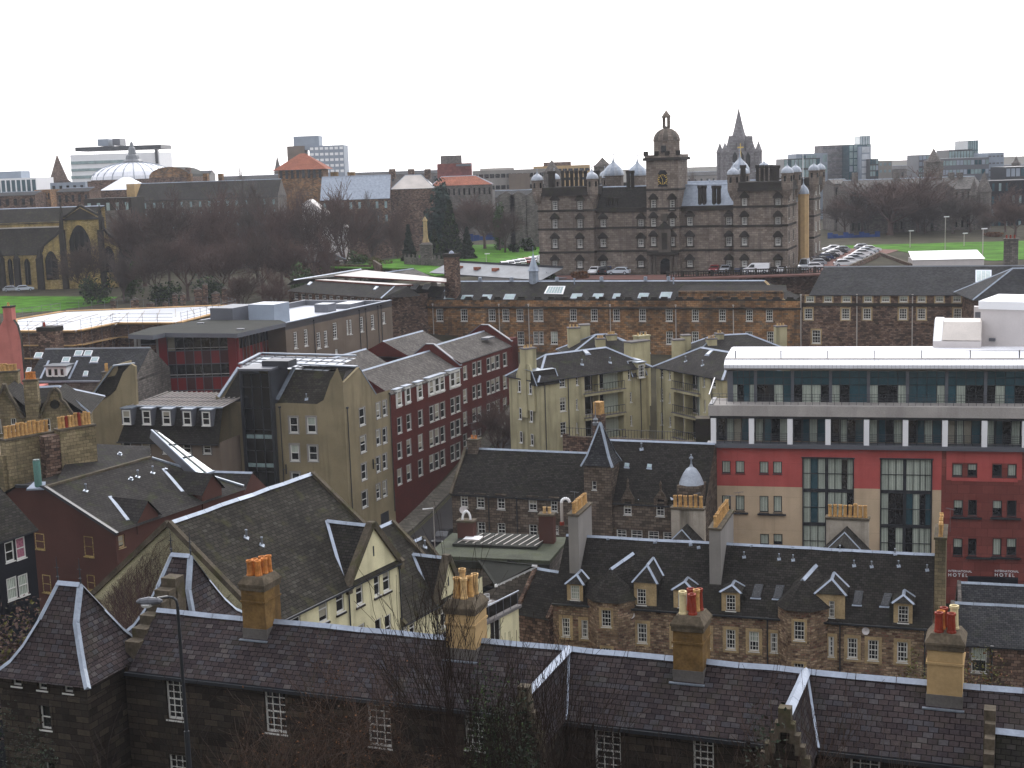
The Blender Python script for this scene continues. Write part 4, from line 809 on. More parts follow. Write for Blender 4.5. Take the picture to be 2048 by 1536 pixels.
zt = fm_.hit(1195, 932, -.4)[1]; W_ = M(); old = b.wall; b.wall = W_; facade(b, fm_, -1, zt, [(1184, 962, 1193, 980, {'nx': 1, 'ny': 1})], 'stone_mission', u0=uS0, u1=uS1, v=-.4, sur='stone_mission'); b.wall = old
for a in (uS0, uS1): W_.poly([fm_.pt(a, -.4, -1), fm_.pt(a, 2.8, -1), fm_.pt(a, 2.8, zt), fm_.pt(a, -.4, zt)], 'stone_mission')
tw = b.part('spire_tower', W_); Rm = M(); um = (uS0+uS1)/2; sw2 = (uS1-uS0)/2; ap = fm_.pt(fm_.hit(1191, 845, 1.1)[0], 1.1, fm_.hit(1191, 845, 1.1)[1])
pr = [(1.18, 0), (.82, 1.0), (.05, ap.z-zt)]; rings = [[fm_.pt(um+sx*sw2*k, 1.1+sy*sw2*k, zt+z) for sx, sy in ((-1, -1), (1, -1), (1, 1), (-1, 1))] for k, z in pr]
for k in range(2):
    for i in range(4): j = (i+1) % 4; Rm.poly([rings[k][i], rings[k][j], rings[k+1][j], rings[k+1][i]], 'slate_grey'); 
for i in range(4): Rm.ridge(rings[0][i], rings[1][i], .34, 'lead'); Rm.ridge(rings[1][i], rings[2][i], .34, 'lead')
Rm.poly(rings[0][::-1], 'metal_dark'); b.part('spire', Rm, tw); m = M(); m.lathe(ap, [(.28, -.3), (.34, 0), (.2, .1), (.3, .35), (.12, .5), (.05, .8), (.03, 2.2)], 8, 'lead_dull'); b.part('finial', m, tw)
for (xa, xb, pk) in ((1240, 1271, (1254, 963)), (1305, 1337, (1320, 969))):
    u0, u1 = fm_.hit(xa, 1000, -.1)[0], fm_.hit(xb, 1000, -.1)[0]; um = (u0+u1)/2; za = fm_.hit(pk[0], pk[1]+10, -.1)[1]; ze = fm_.hit(xa, 1000, -.1)[1]; W_ = M()
    W_.box(fm_, u0+.15, u0+.45, -.1, .4, ze-.6, ze+.2, 'stone_mission'); W_.box(fm_, u1-.45, u1-.15, -.1, .4, ze-.6, ze+.2, 'stone_mission')
    W_.prism([fm_.pt(u0+.1, .2, ze+.1), fm_.pt(u1-.1, .2, ze+.1), fm_.pt(um, .2, za)], fm_.n*.3, 'stone_mission'); W_.lathe(fm_.pt(um, .05, za), [(.14, -.1), (.1, .3), (.16, .5), (.03, .9)], 6, 'stone_mission')
    Rm = M(); Rm.poly([fm_.pt(u0, .1, ze), fm_.pt(um, .1, za-.05), fm_.pt(um, 3, za-.05), fm_.pt(u0, .6, ze)], 'slate_dark'); Rm.poly([fm_.pt(u1, .1, ze), fm_.pt(um, .1, za-.05), fm_.pt(um, 3, za-.05), fm_.pt(u1, .6, ze)], 'slate_dark'); Rm.beam(fm_.pt(um, 2.6, za), fm_.pt(u1+.3, .3, ze), .25, .06, 'lead_pale')
    d = b.part('dormer', W_); b.part('dormer_roof', Rm, d)
for q in ([(1250, 926), (1259, 927), (1258, 935), (1249, 934)], [(1295, 928), (1304, 929), (1303, 937), (1294, 936)]): skylight(b, gm2['front'], q, 'glass_sky', th=.08)
rvent(b, gm2['front'], 1283, 897, 1.3)
# lead cupola
c0 = fm_.pt(fm_.hit(1383, 967, .2)[0], .2, fm_.hit(1383, 967, .2)[1]); m = M(); m.box(Fr(c0-fm_.t, c0+fm_.t, 0), -.25, 2.25, -1.2, 1.2, 0, c0.z, 'stone_mission'); t = b.part('cupola_tower', m)
m = M(); m.lathe(c0, [(1.35, 0), (1.15, .5), (.9, 1.0), (.55, 1.5), (.2, 1.75), (.12, 2.0)], 8, 'lead_dome', rot=.3); m.lathe(c0+Vec((0, 0, 2)), [(.1, 0), (.07, .5), (.22, .6), (.2, .75), (.06, .85), (.08, 1.05)], 8, 'lead'); b.part('cupola', m, t, smooth=False)
u_, z_ = fm_.hit(927, 1020); dish(b, fm_.pt(u_, 0, z_), fm_.n+Vec((.4, 0, .3)), .45); aerial(b, fm_.pt(fm_.hit(945, 880, wM)[0], wM, z0_), 1.8, .5)
for x in (1034, 1357, 978, 1210): pipe(b, fm_, fm_.hit(x, 1020)[0], 0, ZM-.3)
b.done()
# ================= hotel =================
fh = fry(1422, 893, 145, 2048, 902); fh = Fr(fh.P, fh.pt(44, 0, 0), fh.z)
hz_ = lambda y, v=0: fh.hit(1430, y, v)[1]
b = Bd('hotel', 'large modern hotel with red and sand render, white roof and glazed top floors', fh.pt(20, 8, 0))
uB = fh.hit(1883, 950)[0]; Zr = hz_(893); Zc = hz_(971); Lh = fh.L
up_ = [(1444, 922, 1461, 947), (1471, 922, 1489, 947), (1519, 923, 1537, 948), (1546, 923, 1564, 948)]
lo_ = [(1444, 991, 1461, 1022), (1471, 991, 1489, 1022), (1519, 992, 1537, 1025), (1547, 992, 1564, 1025), (1520, 1068, 1538, 1090), (1547, 1068, 1565, 1090)]
bays = [(1607, 917, 1705, 1180), (1762, 919, 1861, 1182)]
bay_uv = [rect_px(fh, w) for w in bays]
hk = dict(fm='metal_dark', kind='fixed', nx=1, ny=1, fw=.09, rec=.2)
holes = [(r[0], r[1], r[2], Zr-.1) for r in bay_uv]
for z0, z1, mt, ws in ((Zc, Zr, 'render_red', up_), (0, Zc, 'render_sand', lo_)):
    rs = [(max(r[0], 0), r[1], max(r[2], z0), min(r[3], z1)) for r in bay_uv]
    for r in rs: pass
    segs = [0, bay_uv[0][0], bay_uv[0][1], bay_uv[1][0], bay_uv[1][1], uB]
    for i in (0, 2, 4):
        w_ = [w for w in ws if segs[i] < rect_px(fh, w)[0] < segs[i+1]]
        facade(b, fh, z0, z1, [w+({'blind': rnd.choice([.7, .99, .99])},) for w in w_], mt, u0=segs[i], u1=segs[i+1], **hk)
zb1 = bay_uv[0][3]
for i in (1, 3): b.wall.poly([fh.pt(segs[i], 0, zb1), fh.pt(segs[i+1], 0, zb1), fh.pt(segs[i+1], 0, Zr), fh.pt(segs[i], 0, Zr)], 'render_red')
# bays: curtain walling with three columns, one opaque
for r in bay_uv:
    u0, u1 = r[0], r[1]; W3 = u1-u0; g = M(); f = M(); v = .12; zt = r[3]; fl = 3.62
    cols = [(u0, u0+W3*.44), (u0+W3*.5, u0+W3*.78), (u0+W3*.78, u1)]; k = 0; z = zt
    while z > 0:
        z2 = z-fl
        for ci, (a, c) in enumerate(cols):
            nn = 3 if ci == 0 else 2
            for j in range(nn):
                x0 = a+(c-a)*j/nn; x1 = a+(c-a)*(j+1)/nn; mt = rnd.choice(['curtain', 'curtain', 'glass_teal', 'curtain', 'curtain', 'glass'])
                g.poly([fh.pt(x0, v+.1, z2+.35), fh.pt(x1, v+.1, z2+.35), fh.pt(x1, v+.1, z), fh.pt(x0, v+.1, z)], mt); f.box(fh, x0-.025, x0+.025, v, v+.09, z2, z, 'metal_dark')
        f.box(fh, u0, u1, v-.02, v+.15, z2, z2+.35, 'metal_dark'); f.box(fh, u0, u1, v+.01, v+.09, z2+1.95, z2+2.01, 'metal_dark'); z = z2
    f.box(fh, u0+W3*.44, u0+W3*.5, v-.06, v+.15, 0, zt, 'metal_dark'); f.box(fh, u0-.12, u0, -.08, .25, 0, zt+.1, 'metal_dark'); f.box(fh, u1, u1+.12, -.08, .25, 0, zt+.1, 'metal_dark'); f.box(fh, u0-.2, u1+.2, -.15, .3, zt, zt+.14, 'metal_dark')
    o = b.part('glazed_bay', g, label='tall curtained glazed bay set in the sand render'); b.part('bay_frame', f, o)
# brick part at the right
rb = [(1905, 928, 1925, 953), (1935, 928, 1954, 953), (1985, 929, 2004, 954), (2015, 929, 2033, 954), (1907, 1000, 1926, 1032), (1936, 1000, 1954, 1032), (1985, 1001, 2004, 1033), (2014, 1001, 2033, 1033), (1936, 1077, 1953, 1112), (1985, 1077, 2003, 1112), (2013, 1077, 2033, 1112), (1906, 1077, 1925, 1112)]
facade(b, fh, 0, Zr, [w+({'blind': rnd.choice([0, .99, .5])},) for w in rb], 'brick_hotel', u0=uB, **hk)
r_ = rect_px(fh, (1903, 898, 2036, 963)); b.wall.box(fh, r_[0], r_[1], -.05, -.002, r_[3]+.2 if 0 else rect_px(fh, (1903, 956, 2036, 963))[2], rect_px(fh, (1903, 956, 2036, 963))[3], 'render_red')
a_, c_ = r_[0], r_[1]
for (x0, x1) in ((1893, 1904), (1955, 1984), (2034, 2044)):
    q = rect_px(fh, (x0, 898, x1, 960)); b.wall.box(fh, q[0], q[1], -.05, -.002, q[2], q[3], 'render_red')
q = rect_px(fh, (1893, 897, 2044, 926)); b.wall.box(fh, q[0], q[1], -.048, -.002, q[2], Zr-.02, 'render_red')
for w in (lo_[0], lo_[2], rb[4], rb[6], rb[8], rb[9]):   # little balconies/sills
    q = rect_px(fh, w); u0, u1 = q[0]-.2, q[0]+2.75; m = M(); m.box(fh, u0, u1, -.3, 0, q[2]-.25, q[2]-.1, 'metal_dark'); b.part('window_sill', m)
shell(b, fh, 15, 0, Zr, 'render_sand')
# ledge, loggia, slab, top floor
Zl = hz_(886); Zs0, Zs1 = hz_(831, -.3), hz_(810, -.3)
b.wall.box(fh, -.4, Lh, -.6, 1, Zr, Zl+.05, 'metal_grey')
b.wall.box(fh, -.2, Lh, -.5, 4, Zs0, Zs1, 'concrete')
b.wall.box(fh, -.1, Lh, 1.5, 1.7, Zl, Zs0, 'metal_dark'); b.wall.box(fh, -.1, Lh, -.1, 1.6, Zs0-.35, Zs0, 'metal_dark')
pil = [1427, 1503, 1580, 1656, 1733, 1811, 1890, 1969, 2050]
us_ = [fh.hit(x, 860, -.3)[0] for x in pil]
for i, u in enumerate(us_):
    m = M(); m.box(fh, u-.27, u+.27, -.45, .2, Zl, Zs0-.3, 'white_clean'); b.part('pillar', m)
    if i < len(us_)-1:
        g = M(); f = M(); a, c = u+.3, us_[i+1]-.3; n = 4
        for j in range(n): x0, x1 = a+(c-a)*j/n, a+(c-a)*(j+1)/n; g.poly([fh.pt(x0, 1.45, Zl), fh.pt(x1, 1.45, Zl), fh.pt(x1, 1.45, Zs0-.4), fh.pt(x0, 1.45, Zs0-.4)], 'curtain' if (j+i) % 3 == 1 else 'glass_teal' if j % 2 else 'blind' if rnd.random() < .25 else 'glass'); f.box(fh, x0-.04, x0+.04, 1.36, 1.44, Zl, Zs0-.35, 'metal_dark')
        f.box(fh, a+.9, a+.98, 1.32, 1.44, Zl, Zs0-.4, 'metal_dark'); o = b.part('loggia_glazing', g); b.part('loggia_frame', f, o)
        m = M()
        for z in (.2, .4, .6, .8, 1.0, 1.15): m.box(fh, a, c, -.22, -.18, Zl+z, Zl+z+.03, 'metal_dark')
        for j in range(5): x = a+(c-a)*j/4; m.box(fh, x-.02, x+.02, -.24, -.17, Zl, Zl+1.2, 'metal_dark')
        b.part('railing', m)
vT = 1.9; ZT1 = fh.hit(1500, 742, vT)[1]; uT0 = fh.hit(1455, 780, vT)[0]
mul = [1463, 1511, 1585, 1661, 1737, 1815, 1893, 1971, 2050]; um_ = [fh.hit(x, 770, vT)[0] for x in mul]
b.wall.box(fh, uT0, uT0+.5, vT-.1, 12, Zs1, ZT1, 'metal_grey')
for i in range(len(um_)-1):
    a, c = um_[i], um_[i+1]; g = M(); f = M(); n = 4; H = ZT1-Zs1
    for j in range(n):
        x0, x1 = a+(c-a)*j/n, a+(c-a)*(j+1)/n
        g.poly([fh.pt(x0, vT+.1, Zs1+H*.55), fh.pt(x1, vT+.1, Zs1+H*.55), fh.pt(x1, vT+.1, ZT1), fh.pt(x0, vT+.1, ZT1)], 'glass_teal')
        g.poly([fh.pt(x0, vT+.1, Zs1), fh.pt(x1, vT+.1, Zs1), fh.pt(x1, vT+.1, Zs1+H*.55), fh.pt(x0, vT+.1, Zs1+H*.55)], 'curtain' if (i+j) % 4 in (0, 3) and rnd.random() < .85 else 'glass_teal' if rnd.random() < .4 else 'glass')
        f.box(fh, x0-.03, x0+.03, vT+.02, vT+.09, Zs1, ZT1, 'metal_dark')
    for z in (.55, .78): f.box(fh, a, c, vT+.03, vT+.08, Zs1+H*z, Zs1+H*z+.06, 'metal_dark')
    f.box(fh, a-.16, a+.16, vT-.12, vT+.1, Zs1, ZT1, 'metal_grey'); o = b.part('window_band', g); b.part('mullion', f, o)
m = M()
for z in (.45, .8, 1.1): m.box(fh, .2, Lh, .12, .16, Zs1+z, Zs1+z+.04, 'metal_dark')
for i in range(60): m.box(fh, .2+i*Lh/60, .24+i*Lh/60, .1, .18, Zs1, Zs1+1.14, 'metal_dark')
b.part('railing', m)
# white roof, bowed
vF = .6; zF = fh.hit(1500, 730, vF)[1]; vK = 11; zK = fh.hit(1500, 695, vK)[1]; uq = fh.hit(1448, 730, vF)[0]; uk = fh.hit(1463, 695, vK)[0]
prof = [(vF, zF-.35), (vF, zF), (vF+1.2, zF+.45), (vF+4, zF+.45+(zK-zF-.45)*.45), (vK, zK), (vK+3, zK-.3)]
for (v0, z0), (v1, z1) in zip(prof, prof[1:]):
    a0 = uq+(uk-uq)*(v0-vF)/(vK-vF); a1 = uq+(uk-uq)*(v1-vF)/(vK-vF); b.roof.poly([fh.pt(a0, v0, z0), fh.pt(Lh, v0, z0), fh.pt(Lh, v1, z1), fh.pt(a1, v1, z1)], 'zinc_white')
b.roof.poly([fh.pt(uq, vF, zF-.35), fh.pt(Lh, vF, zF-.35), fh.pt(Lh, vT+.5, ZT1-.02), fh.pt(uq, vT+.5, ZT1-.02)], 'offwhite'); b.roof.poly([fh.pt(uq, vF, zF-.35), fh.pt(uq, vF, zF), fh.pt(uk, vK, zK), fh.pt(uk, vK, zK-3), fh.pt(uq, vF+1, zF-.35)], 'metal_grey')
b.roof.box(fh, uq, Lh, vF+1.15, vF+1.3, zF+.42, zF+.55, 'zinc_pale')
for i in range(9): x = uq+1+i*(Lh-uq)/9; b.roof.box(fh, x, x+.12, vF+1.6, vF+1.72, zF+.4, zF+1.3, 'metal_grey')
m = M(); m.beam(fh.pt(uq+1, vF+1.66, zF+1.25), fh.pt(Lh, vF+1.66, zF+1.25), .03, .03, 'metal_grey'); b.part('roof_safety_line', m)
# glass balustrade corner
m = M(); m.box(fh, -.1, .3, -.3, 4, Zs1, Zs1+.1, 'metal_grey'); m.beam(fh.pt(-.1, -.3, Zs1+1.1), fh.pt(-.1, 6, Zs1+1.9), .1, .1, 'white_clean'); b.part('balustrade', m)
# lettering
def text(body, fr, u, z, size, mat, parent, off, v=-.12, ext=.03, sp=1.0, name='lettering', align='LEFT'):
    c = bpy.data.curves.new(name, 'FONT'); c.body = body; c.size = size; c.extrude = ext; c.space_character = sp; c.align_x = align
    t_ = bpy.data.objects.new(name, c); col.objects.link(t_); dg = bpy.context.evaluated_depsgraph_get(); me = bpy.data.meshes.new_from_object(t_.evaluated_get(dg)); bpy.data.objects.remove(t_)
    o = bpy.data.objects.new(name, me); col.objects.link(o); me.materials.clear(); me.materials.append(MATS[mat]); o.parent = parent
    p = fr.pt(u, v, z)-off; X = fr.t; Yv = Vec((0, 0, 1)); Z_ = X.cross(Yv); o.matrix_local = Matrix(((X.x, Yv.x, Z_.x, p.x), (X.y, Yv.y, Z_.y, p.y), (X.z, Yv.z, Z_.z, p.z), (0, 0, 0, 1))); return o
for x0, x1 in ((1989, 2040), (1896, 1947)):
    u0, z_ = fh.hit(x0, 1141, 0); u1 = fh.hit(x1, 1141, 0)[0]; w = u1-u0; u0b, zb_ = fh.hit(x0, 1150, 0)
    text('INTERNATIONAL', fh, u0, z_-.1, .3, 'white_clean', b.o, b.off, sp=1.0)
    text('HOTEL', fh, u0, zb_-.1, .48, 'white_clean', b.o, b.off, sp=1.45)
q = rect_px(fh, (1935, 1153, 2035, 1180)); b.wall.box(fh, q[0], q[1], -.4, -.03, q[2], q[3], 'timber_black')
b.done()
# white rooftop plant rooms behind the hotel roof
fp = fry(1962, 690, 152, 2060, 694)
b = Bd('plant_room', 'tall plain white plant room on the hotel roof at the right edge', fp.pt(3, 2, 10), 'plant room')
zt = fp.hit(1970, 618)[1]; zc = fp.hit(1970, 602)[1]; b.wall.box(fp, -.1, 12, 0, 8, 14, zt, 'offwhite'); b.roof.box(fp, -.3, 12, -.2, 8.2, zt, zc, 'white_clean')
q = rect_px(fp, (1979, 676, 1991, 682)); m = M(); m.box(fp, q[0], q[1], -.3, 0, q[2], q[3], 'metal_grey'); b.part('wall_light', m); b.done()
fp = fry(1866, 682, 150, 1962, 683); zt = fp.hit(1900, 660)[1]
b = Bd('stair_housing', 'low white stair housing with a pale curved roof beside the taller plant room', fp.pt(3, 2, 10), 'plant room')
b.wall.box(fp, 0, fp.L, 0, 5, 14, fp.z, 'offwhite'); zz = fp.hit(1900, 636, 5)[1]
b.roof.poly([fp.pt(.9, 0, fp.z+.1), fp.pt(fp.L, 0, fp.z+.1), fp.pt(fp.L, 3, zz-.2), fp.pt(.9, 3, zz-.2)], 'zinc_pale'); b.roof.poly([fp.pt(.9, 3, zz-.2), fp.pt(fp.L, 3, zz-.2), fp.pt(fp.L, 5, zz), fp.pt(.9, 5, zz)], 'zinc_pale')
b.roof.prism([fp.pt(0, 0, fp.z), fp.pt(0, 3, zz), fp.pt(0, 5, zz+.1), fp.pt(0, 5, fp.z)], fp.t*.9, 'white_clean'); b.done()
fp = fry(1948, 645, 158, 1962, 645); m = M(); m.box(fp, 0, fp.L, 0, 1, fp.z, fp.z+1.8, 'offwhite'); m.box(fp, .1, fp.L, -.1, 0, fp.z+.3, fp.z+1.2, 'metal_grey')
single('air_conditioner', m, 'small pale air conditioner beside the tall white plant room', 'air conditioner', fp.pt(0, 0, fp.z))
# ================= long stone school range =================
fq = fry(838, 600, 250, 1600, 602); ZQ = fq.z-1.4; Zp = fq.z
b = Bd('stone_range', 'long ochre stone range with scrolled parapet, rooflights and a white ventilator below the turreted palace', fq.pt(30, 6, 12))
def z7(x, y): return 820+x/2.4976, 520+y/2.4976
w1 = [z7(x, 0)[0] for x in (148, 270, 409, 478, 548, 628, 653, 815, 920, 1031, 1161, 1294, 1425, 1560, 1695, 1795)]
wn = [(x-(7 if i not in (5, 6) else 5), 618, x+(7 if i not in (5, 6) else 5), 643) for i, x in enumerate(w1)]
w2 = [z7(x, 0)[0] for x in (553, 628, 655, 720, 1165, 1296, 1425, 1693, 1800)]; wn += [(x-(7 if i not in (1, 2) else 5), 663, x+(7 if i not in (1, 2) else 5), 689 if i else 691) for i, x in enumerate(w2)]
wn = [w+({'blind': 0 if i != 19 else .8},) for i, w in enumerate(wn)]
facade(b, fq, 10, ZQ, wn, 'stone_ochre', nx=3, ny=2, fw=.12, bar=.05, rec=.2)
shell(b, fq, 15, 10, ZQ, 'stone_brown')
b.wall.box(fq, -.3, fq.L+.2, -.35, .3, ZQ, ZQ+.3, 'sooty'); b.wall.box(fq, 0, fq.L, -.1, .3, ZQ+.3, Zp, 'stone_ochre'); b.wall.box(fq, -.1, fq.L+.1, -.15, .35, Zp, Zp+.12, 'sooty')
scr = [z7(x, 0)[0] for x in (292, 371, 437, 556, 640, 707, 745, 780, 850, 910, 960, 1045, 1090, 1170, 1220, 1270, 1345, 1400, 1480, 1545, 1620, 1690, 1760, 1830, 1900)]
for x in scr:
    u = fq.hit(x, 600)[0]
    for a in range(4): t0, t1 = a*math.pi/4, (a+1)*math.pi/4; b.wall.box(fq, u+.75*math.cos(t1), u+.75*math.cos(t0), -.14, .3, Zp+.12, Zp+.12+.3*(math.sin(t0)+math.sin(t1)), 'sooty')
vR = 6.5; zR = fq.hit(1250, 562, vR)[1]; u0h = fq.hit(920, 566, vR)[0]
mR = M(); p = fq.pt; e0 = fq.hit(850, 601, .8)[0]; ze = Zp-.5
uRr = fq.hit(1530, 560, vR)[0]; uE = fq.L
b.roof.poly([p(e0, .5, ze), p(uE-2, .5, ze), p(uRr, vR, zR), p(u0h, vR, zR)], 'slate_brown'); b.roof.poly([p(e0, 2*vR, ze), p(uE-2, 2*vR, ze), p(uRr, vR, zR), p(u0h, vR, zR)], 'slate_brown')
b.roof.poly([p(e0, .5, ze), p(u0h, vR, zR), p(e0, 2*vR, ze)], 'slate_brown'); b.roof.poly([p(uE-2, .5, ze), p(uRr, vR, zR), p(uE-2, 2*vR, ze)], 'slate_brown')
pq = Pl(p(e0, .5, ze), p(uE, .5, ze), p(uRr, vR, zR))
b.trim.ridge(p(u0h, vR, zR), p(uRr, vR, zR), .5, 'lead_pale'); b.trim.ridge(p(e0, .5, ze), p(u0h, vR, zR), .4, 'lead_pale'); b.trim.ridge(p(uE-2, .5, ze), p(uRr, vR, zR), .5, 'margin')
for q in ([(891, 591), (913, 591), (908, 600), (887, 600)], [(925, 591), (947, 591), (942, 600), (921, 600)], [(966, 590), (985, 590), (981, 600), (962, 600)], [(1011, 589), (1032, 589), (1027, 600), (1006, 600)], [(1096, 573), (1131, 573), (1126, 589), (1088, 588)], [(1145, 588), (1166, 588), (1161, 598), (1140, 598)], [(1188, 588), (1208, 588), (1204, 598), (1183, 598)], [(1228, 588), (1242, 588), (1238, 598), (1224, 598)], [(1279, 587), (1299, 587), (1295, 597), (1275, 597)], [(1323, 585), (1345, 585), (1341, 597), (1318, 597)], [(1468, 573), (1479, 573), (1478, 580), (1466, 580)]): skylight(b, pq, q, 'glass_sky', 'white_clean' if q[0][0] == 1096 else 'lead', sill=False, bars=5 if q[0][0] == 1096 else 0)
for x in (960, 1023, 1114, 1203, 1291, 1337): 
    u = fq.hit(x, 560, vR)[0]; m = M(); m.box(fq, u-.25, u+.25, vR-.3, vR+.3, zR, zR+.75, 'lead_pale'); b.part('roof_vent', m)
for x, yy in ((1149, 566), (1347, 565)): u, z = fq.hit(x, yy+6, vR-.8); m = M(); m.tube(p(u, vR-.8, z-.2), p(u, vR-.8, z+1.2), .12, .12, 'lead_pale', 6); m.tube(p(u, vR-.8, z+1.2), p(u, vR-.8, z+1.35), .22, .22, 'lead_pale', 6); b.part('roof_vent', m)
c = p(fq.hit(1068, 570, vR)[0], vR, fq.hit(1068, 571, vR)[1]); m = M(); m.lathe(c, [(1.0, 0), (.85, .3), (.85, 2.5), (1.1, 2.6), (.75, 3.4), (.3, 4.8), (.06, 5.6), (.03, 7)], 10, 'lead_pale', rib='lead', rot=.1); b.part('ventilator', m)
for x in (867, 999, 1058, 1221, 1352, 1467): pipe(b, fq, fq.hit(x, 640)[0], 10, ZQ+.6, mat='zinc_pale', r=.09)
# raised attic band at the right end
ua, ub = fq.hit(1357, 590, 1.6)[0], fq.hit(1565, 590, 1.6)[0]; za, zb_ = Zp-.3, fq.hit(1450, 584, 1.6)[1]
b.wall.box(fq, ua, ub, 1.6, 3, za, zb_+.15, 'stone_ochre'); b.roof.poly([p(ua-.2, 1.3, zb_), p(ub+.8, 1.3, zb_), p(ub, 5.2, zR-.6), p(ua, 5.2, zR-.6)], 'slate_brown')
# chimneyed little link roof at the left end
b.done()
fr2 = Fr(fq.pt(fq.hit(1600, 620)[0]+.3, 0, 0), fq.pt(fq.L+60, 0, 0))
b = Bd('stone_store', 'brown rubble range with small attic windows and grey rooflight right of the ochre range', fr2.pt(15, 6, 10))
Zx = fr2.hit(1700, 588)[1]; L2 = 46
wn = [(x-8, 592, x+8, 604) for x in (1620, 1656, 1693, 1736, 1771, 1807, 1843, 1879, 1914)]; wn = [(x0, y0, x1, y1, {'blind': .6, 'nx': 3, 'ny': 1, 'kind': 'fixed'}) for x0, y0, x1, y1 in wn]
wn += [(x-8, 617, x+8, 639, {'blind': 0}) for x in (1617, 1691, 1734, 1806, 1843, 1915)]+[(1624, 660, 1641, 687, {'blind': 0})]
facade(b, fr2, 8, Zx, wn, 'stone_brown', u1=L2, nx=3, ny=2, fw=.12, bar=.05, rec=.2, sur='margin', sw=.22); shell(b, fr2, 18, 8, Zx, 'stone_brown', u1=L2)
zz = fr2.hit(1700, 608)[1]; b.wall.box(fr2, 0, L2, -.25, 0, zz-.3, zz+.15, 'sooty'); zz = fr2.hit(1700, 646)[1]; b.wall.box(fr2, 0, L2, -.1, 0, zz-.15, zz+.1, 'stone_brown')
vR2 = 8.5; zR2 = fr2.hit(1750, 533, vR2)[1]; g = gable(b, fr2, 1.5, L2+10, 0, 17, Zx, zR2, 'slate_grey', oh=.3, hip=(fr2.hit(1648, 538, vR2)[0]-1.5, 0), cap='lead_dull', capw=.4, hipcap=False)
skylight(b, g['front'], [(1951, 541), (1983, 541), (1983, 566), (1951, 566)], 'glass_sky', 'lead_pale', bars=2)
for x in (1602, 1714, 1825, 1955): pipe(b, fr2, fr2.hit(x, 620)[0], 8, Zx-.2, mat='zinc_pale' if x < 1900 else 'metal_dark', r=.09)
uc_ = fr2.hit(2020, 520, 10)[0]; chimney(b, fr2, uc_-1, uc_+1.2, 10, 11.5, zR2-3, fr2.hit(2020, 478, 10)[1], 'stone_grey', potrow(fr2, uc_-.6, 10.7, uc_+.6, 10.7, 3, 'pot_red', .5))
b.done()
fz = fry(1975, 597, 205, 2060, 595); b = Bd('slate_wing', 'steep grey slate hipped roof rising behind the white plant room at the right edge', fz.pt(4, 4, 8))
b.wall.box(fz, -1, 22, 0, 12, 6, fz.z, 'stone_brown'); zz = fz.hit(2060, 536, 6)[1]; gable(b, fz, -2, 22, 0, 12, fz.z, zz, 'slate_grey', hip=(7, 7), cap='lead', hipcap=True); b.done()
# ================= olive harled flats with balconies =================
def flats(name, label, fr, ze, zb, zr, mirror, balc, wins, hips, W=9, um=None, chs=(), extra=None, mans=()):
    b = Bd(name, label, fr.pt(fr.L/2, 3, zb)); p = fr.pt; L = fr.L
    (x0, x1), rows = balc; b0, b1 = fr.hit(x0, rows[0][0], 0)[0], fr.hit(x1, rows[0][0], 0)[0]
    rs = [(b0, b1, fr.hit((x0+x1)/2, y1)[1], fr.hit((x0+x1)/2, y0)[1]) for y0, y1 in rows]
    rs = [(a, c, z0, min(z1, ze-.15)) for a, c, z0, z1 in rs]
    # wall with balcony holes
    holes = [(a, c, z0, z1, {'rec': 1.5, 'glass': 'glass_dark', 'kind': 'fixed', 'nx': 6, 'ny': 1, 'fm': 'offwhite', 'blind': 0, 'bar': .1}) for a, c, z0, z1 in rs]
    facade(b, fr, zb, ze, [w+({'nx': 2 if w[2]-w[0] > 10 else 1},) for w in wins], 'harl_olive', uvw=holes, nx=2, ny=2, fw=.1, rec=.16)
    for a, c, z0, z1 in rs:
        b.wall.box(fr, a-.15, c+.15, -.35, 0, z0-.35, z0-.05, 'harl_olive'); m = M(); b.wall.box(fr, a-.2, c+.2, -.4, 0, z0-.05, z0+.03, 'concrete_dark')
        for i in range(14): u = a+(c-a)*i/13; m.box(fr, u-.02, u+.02, -.3, -.26, z0, z0+1.05, 'metal_dark')
        m.box(fr, a, c, -.32, -.24, z0+1.03, z0+1.1, 'metal_dark'); b.part('railing', m)
        m = M(); cc = a+(c-a)*.38; m.box(fr, cc-.12, cc+.12, .1, 1.4, z0, z1, 'harl_olive'); m.poly([p(a+(c-a)*.62, 1.2, z0), p(c, 1.2, z0), p(c, 1.2, z1-.1), p(a+(c-a)*.62, 1.2, z1-.1)], 'curtain'); b.part('balcony_screen', m)
    shell(b, fr, W, zb, ze, 'harl_olive')
    g = gable(b, fr, 0, L, 0, W, ze, zr, 'slate_brown', oh=.35, hip=hips, cap='lead_pale', capw=.4)
    return b, g
fA = frz(1166, 747, 1262, 734, 19.2); fA = Fr(fA.pt(fA.hit(1078, 800)[0], 0, 0), fA.pt(fA.hit(1298, 800)[0], 0, 0), 19.2); zrA = fA.hit(1160, 701, 3.4)[1]
ax = lambda x, y: (1030+x/4.763, 620+y/4.763)
b, g = flats('flats_left', 'olive harled block of flats with open balconies and lead hipped roof, left of the pair', fA, 19.2, 7, zrA, False,
    ((1168, 1246), ((743, 782), (787, 830), (835, 880))), [(1119, 747, 1131, 775), (1120, 795, 1132, 823), (1121, 844, 1133, 872), (1152, 750, 1157, 771), (1152, 798, 1156, 820), (1153, 845, 1156, 866), (1256, 738, 1261, 760), (1260, 784, 1264, 805), (1261, 831, 1265, 852)], (3.6, 4.5), W=6.8)
b.o.name = 'apartment_block'
